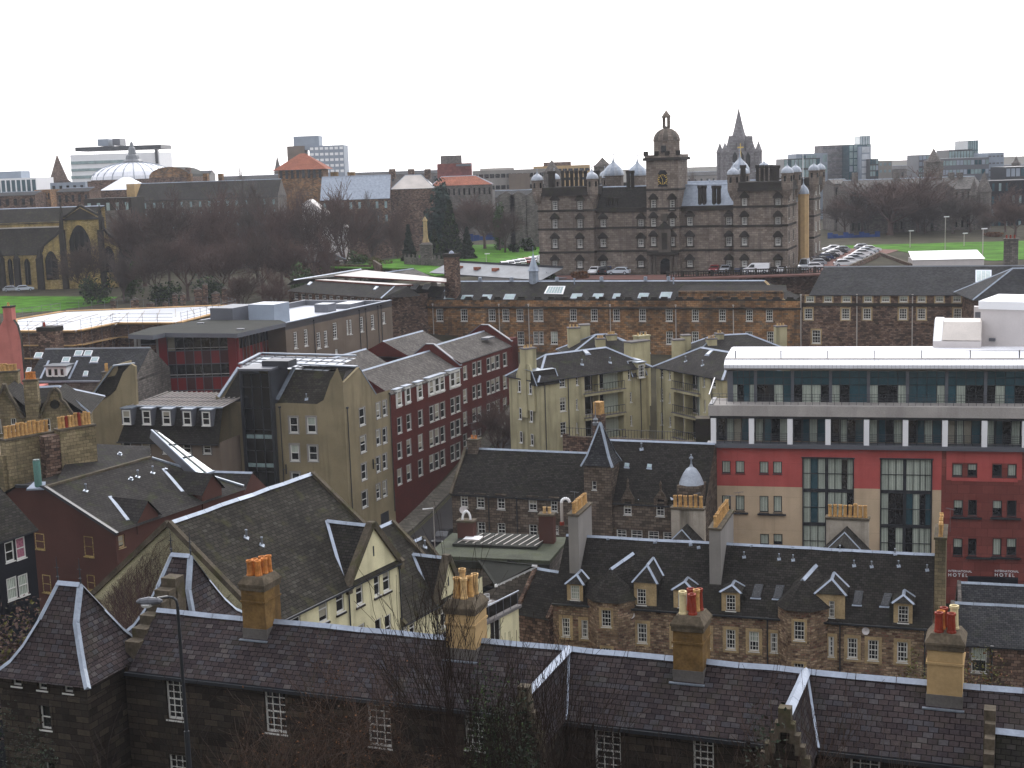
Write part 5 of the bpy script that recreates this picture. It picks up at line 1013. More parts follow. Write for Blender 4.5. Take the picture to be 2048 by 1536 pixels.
def mansard(b, fr, x0, x1, y0, y1, win):
    u0, u1, z0, z1 = rect_px(fr, (x0, y0, x1, y1)); m = M(); p = fr.pt
    pr = [(-.35, z0), (-.1, z0+.35), (.35, (z0+z1)/2), (.7, z1)]
    for (va, za), (vb, zb_) in zip(pr, pr[1:]): m.poly([p(u0, va, za), p(u1, va, za), p(u1, vb, zb_), p(u0, vb, zb_)], 'slate_dark')
    for u in (u0, u1): m.poly([p(u, 1, z0), p(u, -.35, z0), p(u, -.1, z0+.35), p(u, .35, (z0+z1)/2), p(u, .7, z1), p(u, 1, z1)], 'slate_dark'); m.beam(p(u, -.36, z0), p(u, .72, z1), .12, .06, 'lead')
    m.poly([p(u0, .7, z1), p(u1, .7, z1), p(u1, 2.5, z1+.1), p(u0, 2.5, z1+.1)], 'lead'); o = b.part('mansard', m)
    if win:
        r = rect_px(fr, win, -.3); W_ = M(); W_.box(fr, r[0]-.25, r[1]+.25, -.3, 1.2, r[2]-.2, r[3]+.25, 'harl_olive'); W_.box(fr, r[0]-.35, r[1]+.35, -.45, 1.3, r[3]+.25, r[3]+.38, 'lead'); w = window(b, fr, *r, v=-.52, rec=.2, nx=3, ny=2, fw=.1); b.part('dormer', W_)
mansard(b, fA, 1070, 1117, 741, 769, None); mansard(b, fA, 1262, 1291, 722, 752, (1277, 729, 1288, 755))
for px, py in ((1164, 728), (1220, 724)): rvent(b, g['front'], px, py, 1.4)
skylight(b, g['front'], [(1164, 701), (1173, 701), (1180, 708), (1171, 709)], 'glass_pale', 'lead_pale')
# gable stack at the left end and the tall one at the right
def stackpx(b, fr, x0, x1, yt, v0, d, zb, mat, n, pm='pot_buff', h=.35, cap=None, top=None):
    u0, u1 = fr.hit(x0, yt, v0)[0], fr.hit(x1, yt, v0)[0]; zt = fr.hit((x0+x1)/2, yt, v0)[1]; chimney(b, fr, u0, u1, v0, v0+d, zb, zt, mat, potrow(fr, u0+.35, v0+d/2, u1-.35, v0+d/2, n, pm, h, .14), cap=cap)
stackpx(b, fA, 1050, 1072, 697, 2.2, 1.2, 14, 'harl_olive', 3, cap='concrete_dark')
fAs = Fr(fA.pt(0, 6.8, 0), fA.pt(0, 0, 0)); b.wall.prism([fAs.pt(2.2, -.05, 15), fAs.pt(6.2, -.05, 15), fAs.pt(6.2, -.05, 19.4), fAs.pt(5.2, -.05, 21), fAs.pt(3.2, -.05, 21), fAs.pt(2.2, -.05, 19.4)], fAs.n*.25, 'harl_olive')
for u_ in (2.7, 5.2):
    for z_ in (10.5, 13.6, 17.2): window(b, fAs, u_, u_+.55, z_, z_+1.5, v=-.45, nx=1, ny=1, rec=.15, blind=0)
for u_ in (.9, 4.6, 16.6): pipe(b, fA, u_, 7, 18.8)
aerial(b, fA.pt(1.2, 3, 22.5), 2, 1)
stackpx(b, fA, 1262, 1300, 683, 7, 1.6, 12, 'harl_olive', 0, cap='concrete_dark'); stackpx(b, fA, 1277, 1300, 672, 8.6, 1.2, 12, 'harl_olive', 3)
b.done(); print('flatsA L', fA.L, fA.t)
fB = frz(1334, 735, 1408, 749, 19.2); fB = Fr(fB.pt(fB.hit(1312, 740)[0], 0, 0), fB.pt(fB.hit(1445, 740)[0], 0, 0), 19.2); zrB = fB.hit(1389, 693, 4.5)[1]
b, g = flats('apartment_block', 'olive harled block of flats with balconies beside the hotel, right of the pair', fB, 19.2, 7, min(zrB, 22.5), True,
    ((1347, 1399), ((742, 782), (786, 830), (835, 880))), [(1321, 728, 1326, 755), (1321, 777, 1326, 802), (1321, 825, 1326, 850), (1337, 738, 1341, 760), (1338, 786, 1341, 806), (1338, 833, 1342, 854), (1406, 750, 1410, 774), (1408, 800, 1411, 825), (1424, 748, 1431, 775), (1425, 798, 1432, 825)], (4, 4), W=9)
rvent(b, g['front'], 1371, 722, 1.4); rvent(b, g['front'], 1405, 730, 1.4); skylight(b, g['front'], [(1420, 702), (1427, 702), (1418, 711), (1411, 710)], 'glass_pale', 'lead_pale')
for u_ in (1.4, 9.6, 12.4): pipe(b, fB, u_, 7, 18.8)
b.done(); print('flatsB L', fB.L, fB.t, zrB)
# the two rear blocks of the same court
def rear(label, x0, x1, yE, Y, ry, hp, stacks, W=9, dz=0):
    fr = fry(x0, yE, Y, x1, yE-(x1-x0)*.05); b = Bd('apartment_block', label, fr.pt(fr.L/2, 3, 8)); zr = fr.hit((x0+x1)/2, ry, W/2)[1]
    b.wall.box(fr, 0, fr.L, 0, W, 8, fr.z, 'harl_olive'); g = gable(b, fr, 0, fr.L, 0, W, fr.z, zr, 'slate_brown', hip=hp, cap='lead_pale', capw=.4)
    for x0, x1, yt, v, n in stacks: stackpx(b, fr, x0, x1, yt, v, 1.3, fr.z-2, 'harl_olive', n, cap='concrete_dark')
    b.done(); return fr, b
rear('olive flats with three chimney stacks behind the left balcony block', 1135, 1298, 713, 200, 668, (5, 5), ((1137, 1160, 656, 5, 3), (1160, 1180, 650, 6.2, 0), (1193, 1211, 678, 1, 3), (1214, 1234, 670, 3, 4), (1234, 1236, 690, 3, 0)))
rear('olive flats with lead hips and two stacks behind the right balcony block', 1390, 1580, 710, 198, 668, (4, 5), ((1347, 1369, 680, 3, 0), (1365, 1382, 671, 4.5, 0), (1416, 1434, 678, 2, 3), (1434, 1448, 668, 3.4, 2), (1553, 1574, 653, 3.5, 3)))
# ================= court wall behind the mission hall =================
fw_ = fry(1127, 872, 172, 1420, 884); m = M(); m.box(fw_, 0, fw_.L, 0, .5, 0, fw_.z, 'stone_brown', top='coping'); m.box(fw_, -.1, .5, -.1, .6, 0, fw_.z+.2, 'stone_brown')
single('boundary_wall', m, 'dark stone boundary wall between the mission hall and the olive flats', 'wall', fw_.pt(fw_.L/2, 0, 2))
m = M()
for i in range(50): u = fw_.L*i/49; m.tube(fw_.pt(u, .25, fw_.z), fw_.pt(u, .25, fw_.z+1.1), .025, .02, 'metal_dark', 4)
m.beam(fw_.pt(0, .25, fw_.z+1), fw_.pt(fw_.L, .25, fw_.z+1), .05, .05, 'metal_dark'); single('iron_railing', m, 'thin black iron railing on top of the dark boundary wall', 'railing', fw_.pt(fw_.L/2, 0, fw_.z))
fx = fry(1395, 886, 150, 1420, 886); m = M(); m.box(fx, 0, fx.L, 0, 6, 0, fx.z, 'sooty'); m.box(fx, -.2, fx.L+.1, .5, 2.5, fx.z, fx.z+2.6, 'sooty', top='coping'); single('ruined_wall', m, 'dark ivy stained stone wall end between the mission hall and the hotel', 'wall', fx.pt(1, 0, 1))
fx = fry(1200, 822, 166, 1222, 815); m = M(); m.box(fx, .0, 1.3, 0, 1.1, 8, fx.z-.5, 'stone_brown'); m.box(fx, .1, 1.2, .1, 1, fx.z-.5, fx.z+1.0, 'pot_yellow'); single('stone_pier', m, 'stone pier with a yellow block on top just right of the spire finial', 'pier', fx.pt(.5, .5, 8))
# ================= maroon brick terrace and olive stair tower block =================
PC = V(780, 785, 175); QC = V(1020, 697, 211); fT = Fr(PC, QC)
def zt_(x, y, v=0): return fT.hit(x, y, v)[1]
ZA = zt_(795, 783); ZBt = zt_(930, 722); ul = fT.hit(690, 850)[0]
b = Bd('brick_terrace', 'long maroon brick terrace with grey pitched roofs running up the street', fT.pt(20, 5, 3))
def dw(x, yt, yb): return (x-6, yt, x+6, yb)
u1a = fT.hit(921, 740)[0]; u1b = fT.hit(1036, 700)[0]
q6 = lambda x, y: (420+x/3.072, 560+y/3.072)
rowsA = []; rowsB = []
for zx, ys in ((1165, (845, 1000, 1160)), (1222, (825, 980, 1135)), (1293, (800, 950, 1105)), (1362, (775, 925, 1075)), (1395, (762, 912, 1062)), (1430, (750, 900, 1045)), (1492, (725, 870, 1015)), (1525, (712, 856, 1000))):
    for y in ys: a = q6(zx-13, y); c = q6(zx+13, y+98); rowsA.append((*a, *c))
for zx, y1, y2 in ((1567, 530, 672), (1624, 508, 650), (1655, 498, 640), (1712, 480, 620), (1740, 470, 610), (1768, 462, 598), (1812, 448, 585)):
    for y in (y1, y2, y2+140, y2+275): a = q6(zx-11, y); c = q6(zx+11, y+82); rowsB.append((*a, *c))
tk = dict(nx=1, ny=1, fw=.1, rec=.12, sur='harl_grey', sw=.09)
facade(b, fT, 0, ZA, rowsA, 'brick_maroon', u0=.02, u1=u1a, **tk)
facade(b, fT, 0, ZBt, rowsB, 'brick_maroon', u0=u1a, u1=u1b, **tk)
WT = 7.5
shell(b, fT, 2*WT, 0, ZA, 'brick_maroon', u0=0, u1=u1a); shell(b, fT, 2*WT, 0, ZBt, 'brick_maroon', u0=u1a, u1=u1b)
# roofs: solve the ridge from the photo
def rz(x, y, v): return fT.hit(x, y, v)[1]
wA = 4.6; zrA_ = rz(800, 719, wA); wB = 4.4; zrB_ = rz(934, 672, wB)
gA = gable(b, fT, 0, u1a, 0, 2*wA, ZA, zrA_, 'slate_tile', oh=.1, end='brick_maroon', cap='lead_pale', capw=.3)
gB = gable(b, fT, u1a, u1b-2.5, 0, 2*wB, ZBt, zrB_, 'slate_tile', oh=.1, end='brick_maroon', cap='lead_pale', capw=.3)
gA2 = gable(b, fT, -1, u1a-2, 2*wA, 4*wA, ZA+.3, zrA_+.3, 'slate_tile', oh=.0, end='brick_maroon', cap='lead_pale', capw=.3)
gB2 = gable(b, fT, u1a+2, u1b-6, 2*wB, 4*wB, ZBt+.3, zrB_+.3, 'slate_tile', oh=.0, end='brick_maroon', cap='lead_pale', capw=.3)
# upstand gable walls with lead copings
def upstand(u, v0, vm, v1, z0, zr, h=.9, th=.5):
    p = fT.pt; pts = [p(u, v0-.1, z0-1), p(u, v1, z0-1), p(u, v1, z0+.4), p(u, vm+.6, zr+h), p(u, vm-.6, zr+h), p(u, v0-.1, z0+.6)]
    b.wall.prism(pts, fT.t*th, 'brick_maroon')
    for a, c in zip(pts[2:], pts[3:]): b.trim.beam(a+fT.t*th/2, c+fT.t*th/2, th+.1, .12, 'metal_grey')
upstand(u1a-.2, 0, wA, 2*wA, ZA, zrA_); upstand(u1b-2.6, 0, wB, 2*wB, ZBt, zrB_)
b.wall.box(fT, u1b-2.2, u1b, 0, 9, 0, ZBt+1, 'brick_maroon')
# dormer windows breaking the eaves
for zx in (1160, 1215, 1288, 1357, 1392, 1424, 1488, 1520):
    y = {1160: 680, 1215: 660, 1288: 635, 1357: 610, 1392: 598, 1424: 588, 1488: 565, 1520: 555}[zx]
    a = q6(zx-13, y); c = q6(zx+13, y+92); r = rect_px(fT, (*a, *c), -.02); W_ = M(); W_.box(fT, r[0]-.22, r[1]+.22, -.04, 1.6, r[2]-.3, r[3]+.2, 'white'); m = M(); W_.box(fT, r[0]-.3, r[1]+.5, -.2, 2.4, r[3]+.2, r[3]+.3, 'lead_pale'); d = b.part('dormer', W_)
    w = window(b, fT, *r, v=-.2, rec=.14, nx=1, ny=1, fw=.13); w.parent = d
    for ch in list(w.children): ch.parent = d
m = M(); m.beam(fT.pt(u1b-8, 2, ZBt+1.6), fT.pt(u1b-5.5, 2, ZBt+1.6), 1.2, .3, 'metal_grey'); b.part('roof_vent', m); b.done()
# olive block
b = Bd('stair_tower_block', 'olive harled office block with a tall black glass stair tower and swept gables', fT.pt(-4, 6, 3))
fS = Fr(fT.pt(ul, 0, 0), fT.pt(-.0, 0, 0))
dbl = []
for y in (807, 862, 914, 968): pass
wR = [(719, 816, 730, 851), (721, 872, 732, 905), (723, 927, 733, 960), (724, 982, 735, 1015)]
for zx, ys in ((1034, (755, 920, 1085, 1253)), (1074, (740, 908, 1068, 1235))):
    for y in ys: a = q6(zx-12, y); c = q6(zx+12, y+95); wR.append((*a, *c))
Ptop = [(690, 812), (715, 733), (735, 762), (754, 788), (780, 775)]
ze = min(fS.hit(*Ptop[3])[1], fS.hit(*Ptop[4])[1]); zgab = fS.hit(716, 735)[1]
facade(b, fS, 0, ze, wR, 'harl_beige', nx=1, ny=1, fw=.12, rec=.12, sur='harl_grey', sw=.14)
PL = V(430, 812, 169); fF = Fr(PL, fS.P); print('front L', fF.L, 'side', fS.L, ze, zgab)
zf = lambda x, y, v=0: fF.hit(x, y, v)[1]
uG0, uG1 = fF.hit(487, 800)[0], fF.hit(550, 800)[0]; zS = zf(620, 808)
wF = [(579, 834, 596, 866), (614, 834, 632, 866), (581, 889, 598, 922), (617, 891, 635, 922), (583, 945, 600, 975), (585, 1000, 602, 1030)]
fk = dict(nx=1, ny=1, fw=.13, rec=.12, sur='harl_grey', sw=.18)
facade(b, fF, 0, zS, [], 'harl_beige', u1=uG0); facade(b, fF, 0, zS, [w+({'blind': rnd.choice([0, .5])},) for w in wF], 'harl_beige', u0=uG1, **fk)
# swept parapets rising at both ends: gable (right) profile and left wing
p = fF.pt; LF = fF.L
zt0 = zf(556, 790); zpk = zgab
up_l = [(uG1, zS), (uG1+.1, zf(556, 795)), (uG1+1.5, zS+.1), (LF-3.5, zS), (LF-2.6, zS+.5), (LF-1.6, zf(672, 762)), (LF-.6, zf(683, 735)), (LF, zgab-1.2)]
b.wall.poly([p(uG1, 0, zS)]+[p(u, 0, z) for u, z in up_l[2:]]+[p(LF, 0, zS)], 'harl_beige')
sp = fS.pt; LS = fS.L; um_ = fS.hit(716, 735)[0]; uE_ = fS.hit(752, 788)[0]
gp = [sp(0, 0, ze), sp(LS, 0, ze), sp(uE_, 0, ze+.1), sp(um_+.2, 0, zgab), sp(um_-.5, 0, zgab+.2), sp(0, 0, zgab-1.2)]
b.wall.poly([sp(0, 0, ze), sp(LS, 0, ze), sp(uE_, 0, ze+.05), sp(um_+.3, 0, zgab), sp(um_-.2, 0, zgab), sp(0, 0, zgab-1.4)], 'harl_beige')
# slope behind the front parapet up to the flat top
zTop = zf(600, 742, 3.2); back = 13
fpl = [p(uG1, .35, zS-.1), p(LF-1, .35, zS-.1), p(LF-1, 3.4, zTop), p(uG1+1.2, 3.4, zTop)]
b.roof.poly(fpl, 'slate_moss'); rv = Pl(*fpl[:3]); rvent(b, rv, 613, 797, 1.3)
uT = fF.hit(478, 729, 3.4)[0]; b.roof.poly([p(.7, .35, zS), p(uG0, .35, zS), p(uG0, 3.4, zTop), p(uT, 3.4, zTop)], 'slate_dark')
TP = [A(x, y, zTop) for x, y in ((480, 733), (655, 742), (712, 716), (522, 711))]
b.wall.poly([p(0, 0, zS), p(.7, .3, zS), p(uT, 3.4, zTop), TP[3]], 'harl_beige'); b.wall.poly([p(0, 0, zS), p(0, 9, zS-.5), TP[3]], 'harl_beige'); b.wall.prism([p(0, 0, zS-1.4), p(uG0, 0, zS-1.4), p(uG0, 0, zS+.15), p(1.5, 0, zS+.15), p(.2, 0, zS+.9)], fF.n*.02, 'harl_beige')
b.roof.poly(TP, 'glass_pale')
zq = zTop+.35
for i in range(4): t = (i+.5)/4; b.trim.beam(TP[0].lerp(TP[3], t)+Vec((0, 0, .05)), TP[1].lerp(TP[2], t)+Vec((0, 0, .05)), .14, .1, 'metal_grey')
for i in range(9): t = (i+.5)/9; b.trim.beam(TP[0].lerp(TP[1], t)+Vec((0, 0, .05)), TP[3].lerp(TP[2], t)+Vec((0, 0, .05)), .08, .08, 'metal_grey')
for a, c in ((p(.4, .2, zS+.5), p(uT, 3.3, zq)), (TP[0]+Vec((0, 0, .3)), TP[3]+Vec((0, 0, .3))), (TP[3]+Vec((0, 0, .3)), TP[2]+Vec((0, 0, .3))), (p(uG1+.2, .2, zS+.4), p(uG1+1.2, 3.3, zq))): b.trim.beam(a, c, .5, .16, 'lead')
# maroon side roof plane down to the gable notch
q1 = sp(um_+.2, .3, zgab); q2 = sp(uE_, .3, ze); b.roof.poly([q1, q2, sp(uE_, 6, ze+2.5), sp(um_+.4, 9, zgab)], 'slate_brown'); b.trim.beam(q1, q2, .7, .15, 'lead'); b.trim.beam(sp(um_, .2, zgab+.1), sp(um_+.3, 9.5, zgab+.2), .8, .15, 'lead'); b.trim.beam(sp(0, 0, zgab-1.3), sp(um_, 0, zgab), .3, .1, 'harl_beige')
b.roof.poly([p(LF-1, 3.4, zTop), p(LF-.1, .3, zgab-1), sp(um_, .3, zgab), sp(um_+.3, 9, zgab)], 'slate_brown')
b.wall.poly([p(0, 0, 0), p(0, 12, 0), p(0, 12, zS), p(0, 0, zS)], 'harl_beige'); b.wall.poly([p(0, 9, 0), p(LF-6, 9, 0), p(LF-6, 9, zTop), p(0, 9, zTop)], 'harl_beige')
# glass stair tower
zG = zf(520, 741, -.5); g = M(); f = M(); n = 3
for i in range(n):
    x0, x1 = uG0+.25+(uG1-uG0-.5)*i/n, uG0+.25+(uG1-uG0-.5)*(i+1)/n
    z = 0
    while z < zG-.5:
        z2 = min(z+2.6, zG-.4); g.poly([p(x0, -.45, z), p(x1, -.45, z), p(x1, -.45, z2), p(x0, -.45, z2)], 'glass_dark'); f.box(fF, x0-.04, x0+.04, -.6, -.46, z, z2, 'metal_dark'); f.box(fF, x0, x1, -.56, -.46, z2-.04, z2+.02, 'metal_dark'); z = z2
for yy in (873, 930): z = zf(520, yy, -.4); g.poly([p(uG0+.35, -.47, z-.25), p(uG1-.35, -.47, z-.25), p(uG1-.35, -.47, z+.25), p(uG0+.35, -.47, z+.25)], 'glass_sky')
for a in (uG0, uG1-.3): f.box(fF, a, a+.3, -.8, 4, 0, zG, 'metal_dark')
f.box(fF, uG0-.1, uG1+.1, -.9, 3.5, zG, zG+.25, 'metal_grey'); o = b.part('stair_glazing', g); b.part('stair_frame', f, o)
m = M(); m.box(fF, fF.hit(524, 735, 1.2)[0], fF.hit(577, 735, 1.2)[0], 1.2, 3.6, zG+.1, zf(540, 722, 1.2), 'metal_dark'); b.part('lift_housing', m)
text('HERIOT BRIDGE', fF, fF.hit(647, 984)[0], zf(660, 986), .42, 'harl_taupe', b.o, b.off, sp=1.1) if 0 else None
for fr, x, y in ((fF, 573, 938), (fS, 745, 928)): 
    u, z = fr.hit(x, y); m = M(); m.beam(fr.pt(u, 0, z), fr.pt(u, -1.1, z+.1), .06, .06, 'metal_dark'); m.box(fr, u-.04, u+.04, -.2, -.05, z-.6, z+.6, 'metal_dark'); b.part('wall_bracket', m)
for u_ in (.6, LS-.3): pipe(b, fS, u_, 3, ze-.5)
pipe(b, fF, uG1+.6, 3, zS-.5)
q = rect_px(fS, (762, 1024, 778, 1060)); b.wall.box(fS, q[0], q[1], -.03, 0, 0, q[3], 'metal_dark')
b.done()
# ================= mansard block =================
fM_ = fry(242, 880, 167, 432, 885); fM_ = Fr(fM_.P, fM_.pt(fM_.L+.5, 0, 0), fM_.z)
b = Bd('mansard_block', 'small stone block with dark mansard roof, five white dormers and seamed metal top', fM_.pt(5, 4, 4)); zm = fM_.z; L = fM_.L; p = fM_.pt
wn = [(246, 887, 260, 889), (247, 889, 260, 890)]
wn = [(x-9, 884, x+8, 908) if i < 3 else (x-9, 884+2, x+9, 907) for i, x in enumerate((254, 292, 334))]+[(366, 881, 382, 907), (406, 882, 422, 908)]
facade(b, fM_, 0, zm-.15, wn, 'harl_taupe', nx=1, ny=1, fw=.12, rec=.12, sur='stone_grey', sw=.16); shell(b, fM_, 10, 0, zm, 'harl_taupe')
z1 = fM_.hit(330, 813, 1.4)[1]; z2 = fM_.hit(330, 784, 8.5)[1]
b.roof.poly([p(-.3, -.3, zm-.2), p(L, -.3, zm-.2), p(L, 1.3, z1), p(.9, 1.3, z1)], 'slate_dark'); b.roof.poly([p(-.3, -.3, zm-.2), p(.9, 1.3, z1), p(.9, 8, z1), p(-.3, 9, zm-.2)], 'slate_dark'); b.roof.box(fM_, -.4, L, -.42, -.28, zm-.32, zm-.18, 'metal_dark')
b.roof.poly([p(.7, 1.2, z1+.05), p(L, 1.2, z1+.05), p(L, 8.5, z2), p(2.5, 8.5, z2)], 'zinc_grey'); b.trim.beam(p(.7, 1.2, z1), p(L, 1.2, z1), .35, .14, 'lead')
for i in range(18): u = 1+i*(L-1)/18; b.trim.beam(p(u, 1.25, z1+.1), p(u+.9, 8.5, z2+.05), .06, .12, 'zinc_pale')
for v in (2.6, 4.4): b.trim.beam(p(1, v, z1+.3+(z2-z1)*v/8.5), p(L, v, z1+.3+(z2-z1)*v/8.5), .05, .05, 'metal_dark')
for x in (254, 294, 334, 375, 413):
    r = rect_px(fM_, (x-8, 820+(x-254)*.02, x+8, 848+(x-254)*.02), .05); W_ = M(); W_.box(fM_, r[0]-.15, r[1]+.15, .0, 1.3, r[2]-.1, r[3]+.15, 'metal_grey'); W_.box(fM_, r[0]-.25, r[1]+.25, -.15, 1.4, r[3]+.15, r[3]+.3, 'lead'); d = b.part('dormer', W_); w = window(b, fM_, *r, v=-.16, rec=.14, nx=1, ny=1, fw=.14); w.parent = d
    for ch in list(w.children): ch.parent = d
b.done()
# ================= swept gable block left of the mansard =================
fY = fry(163, 885, 169.5, 272, 885); p = fY.pt; L = fY.L
b = Bd('swept_gable_block', 'olive harled gable with one long swept slate slope left of the mansard', fY.pt(3, 3, 3))
hy = lambda x, y, v=0: fY.hit(x, y, v)
P_ = [hy(165, 883), hy(165, 803), hy(202, 803), hy(214, 797), hy(232, 780), hy(246, 745), hy(262, 728), hy(270, 733), hy(272, 885)]
pts = [p(P_[0][0], 0, 0)]+[p(u, 0, z) for u, z in P_[1:-1]]+[p(P_[-1][0], 0, 0)]
b.wall.prism(pts, -fY.n*-.0+(-fY.n)*-1*0+(fY.n*-.5), 'harl_beige')
a0 = hy(175, 802); a1 = hy(222, 735); a2 = hy(262, 731)
b.roof.poly([p(a0[0], .6, a0[1]), p(hy(225, 790)[0], .6, hy(225, 790)[1]), p(hy(245, 745)[0]+.2, .6, hy(245, 745)[1]), p(a2[0], .7, a2[1]+.2), p(a1[0], 1.2, a1[1])], 'slate_dark')
for a, c in ((a0, a1), (a1, a2)): b.trim.beam(p(a[0], .6, a[1]+.1), p(c[0], 1.0, c[1]+.1), .6, .16, 'lead')
zl = hy(190, 745, 1.2)[1]
b.wall.prism([p(a0[0]-.6, 1, 0), p(a0[0]-.6, 1, a0[1]), p(a1[0]-.5, 1, a1[1]), p(a2[0]-2.2, 1, a2[1]), p(a2[0]-2.2, 1, 0)], -fY.n*4, 'harl_beige')
stackpx(b, fY, 203, 216, 745, 3, 1, 12, 'stone_grey', 3, 'pot_yellow', 1.0); b.done()
# ================= red panelled office =================
fO = fry(336, 668, 196, 470, 664); p = fO.pt
b = Bd('panelled_office', 'flat roofed office with red and maroon panels, dark window bands and a glazed stair bay', fO.pt(5, 5, 5))
zo = fO.z; L = fO.L; hx = lambda x, y, v=0: fO.hit(x, y, v)
z_ = [hx(400, y)[1] for y in (780, 754, 728, 701, 672)]
cols = [hx(x, 700)[0] for x in (335, 351, 369, 387, 403, 421, 439, 456, 472)]
m = M(); g = M(); f = M()
m.box(fO, cols[0]-1.6, cols[0], -.02, .3, 0, zo, 'panel_red'); 
for i in range(8):
    a, c = cols[i], cols[i+1]
    if i == 7: m.box(fO, a, c, -.02, .3, 0, zo, 'panel_red'); continue
    for j, (lo, hi) in enumerate(((z_[0]-3, z_[0]), (z_[0], z_[1]), (z_[1], z_[2]), (z_[2], z_[3]), (z_[3], z_[4]))):
        if j in (2, 4): g.poly([p(a, .1, lo), p(c, .1, lo), p(c, .1, hi), p(a, .1, hi)], 'blind' if (i, j) in ((0, 4),) else 'glass')
        else: m.poly([p(a, .05, lo), p(c, .05, lo), p(c, .05, hi), p(a, .05, hi)], 'panel_red' if (i+j//2) % 2 == (j == 1) or rnd.random() < .15 else 'panel_maroon')
    f.box(fO, a-.04, a+.04, -.05, .12, z_[0]-3, zo, 'metal_grey')
for z in z_[:4]: f.box(fO, cols[0], cols[7], -.04, .1, z-.06, z+.06, 'metal_grey')
for lo, hi in ((z_[1], z_[2]), (z_[3], z_[4])): f.box(fO, cols[0], cols[7], .0, .1, lo+.35, lo+.42, 'offwhite')
o = b.part('panel', m); b.part('panel_frame', f, o)
for lo_, hi_ in ((0, z_[2]+.1), (z_[2]+.1, 99)):
    g2 = M(); [g2.poly([g.v[i] for i in fc_], mm) for fc_, mm in zip(g.f, g.m) if lo_ < g.v[fc_[0]].z < hi_]; b.part('window_band', g2)
# right flank towards (560,643)
q = V(568, 647, 212); fO2 = Fr(p(L+.2, 0, 0), (q.x, q.y, 0)); z2 = zo
b.wall.box(fO2, 0, .6, -.02, .3, 0, zo, 'panel_red'); b.wall.box(fO2, 0, fO2.L, 0, .3, 0, z_[1], 'panel_red')
nn = 12
g = M(); f = M()
for i in range(nn): a, c = .6+(fO2.L-3)*i/nn, .6+(fO2.L-3)*(i+1)/nn; g.poly([fO2.pt(a, .1, z_[3]), fO2.pt(c, .1, z_[3]), fO2.pt(c, .1, z_[4]), fO2.pt(a, .1, z_[4])], 'glass'); b.wall.poly([fO2.pt(a, .06, z_[1]), fO2.pt(c, .06, z_[1]), fO2.pt(c, .06, z_[3]), fO2.pt(a, .06, z_[3])], 'brick_red' if i % 3 else 'panel_red'); f.box(fO2, a-.05, a+.05, -.04, .12, z_[0], zo, 'harl_grey' if i % 3 == 0 else 'metal_grey')
b.wall.box(fO2, fO2.L-2.4, fO2.L, -.05, .3, 0, zo, 'panel_red')
o = b.part('window_band', g); b.part('window_frame', f, o)
# stair bay left
u0, u1 = hx(268, 700, -.3)[0], hx(318, 700, -.3)[0]
b.wall.box(fO, u0, u1, .3, 5, 0, zo, 'harl_taupe'); g = M(); f = M()
for i in range(8): z0 = z_[0]-3+(zo-z_[0]+3)*i/8; z1 = z_[0]-3+(zo-z_[0]+3)*(i+1)/8; g.poly([p(u0+.7, .2, z0), p(u1-.5, .2, z0), p(u1-.5, .2, z1), p(u0+.7, .2, z1)], 'timber_scaffold' if i in (0, 4) else 'glass' if i % 2 else 'stone_brown'); f.box(fO, u0+.6, u1-.4, .05, .18, z1-.07, z1+.07, 'metal_grey')
for u in (u0, u0+.55, u1-.45): f.box(fO, u, u+.35, -.05, .3, 0, zo, 'harl_grey')
o = b.part('stair_glazing', g); b.part('stair_frame', f, o); m = M(); b.wall.box(fO, u1, cols[0]-1.5, .2, 4, 0, zo, 'panel_red')
zr_ = zo; R_ = [A(x, y, zo+.5) for x, y in ((256, 669), (305, 671), (330, 666), (475, 667), (572, 645), (560, 640), (400, 640), (300, 655))]
b.roof.prism([r-Vec((0, 0, .6)) for r in R_], Vec((0, 0, .6)), 'felt', 'metal_grey'); m = M(); c = A(400, 650, zo+.5); 
for x, y in ((400, 648), (480, 660)): c = A(x, y, zo+.5); m = M(); m.box(Fr(c, c+Vec((1, 0, 0))), -.5, .5, 0, .8, c.z, c.z+.15, 'metal_grey'); b.part('roof_vent', m)
b.done()
# ================= grey office with white membrane roof =================
fG = fry(570, 647, 205, 783, 601); zg = fG.z; p = fG.pt; L = fG.L
b = Bd('flat_roofed_office', 'long harled office with white membrane flat roof, plant boxes and tall paned windows', fG.pt(15, 8, 6))
q3 = lambda x, y: (560+x/6.0235, 500+y/6.0235)
ws = []
for x0, y0, x1, y1 in ((168, 985, 212, 1190), (293, 955, 338, 1160), (445, 992, 492, 1190), (533, 972, 575, 1170), (640, 875, 690, 1075), (803, 843, 828, 1020), (838, 838, 868, 1018), (962, 805, 1006, 990), (1097, 780, 1138, 960), (1235, 750, 1270, 890), (665, 1195, 700, 1255)): ws.append((*q3(x0, y0), *q3(x1, y1), {'blind': 0}))
facade(b, fG, 4, zg, ws, 'harl_taupe', nx=2, ny=3, fw=.16, bar=.07, rec=.15)
bw = max(8, fG.hz(631, 598, zg)[1]); u_b = fG.hz(631, 598, zg)[0]; print('bw', bw, u_b, L)
dd = 17; shell(b, fG, dd, 4, zg, 'harl_taupe')
b.roof.poly([p(.3, .3, zg-.9), p(L-.3, .3, zg-.9), p(L-.3, dd-.3, zg-.9), p(.3, dd-.3, zg-.9)], 'membrane')
for a in ((0, L, 0, .35), (0, L, dd-.35, dd), (0, .35, .35, dd-.35), (L-.35, L, .35, dd-.35)): b.wall.box(fG, *a, zg-1, zg, 'metal_grey', top='membrane')
for a in ((0, L, -.08, .42),): b.roof.box(fG, *a, zg, zg+.12, 'lead_pale')
for x in (404, 957, 1035, 1183, 1222): pipe(b, fG, fG.hit(*q3(x, 900))[0], 5, zg-.5)
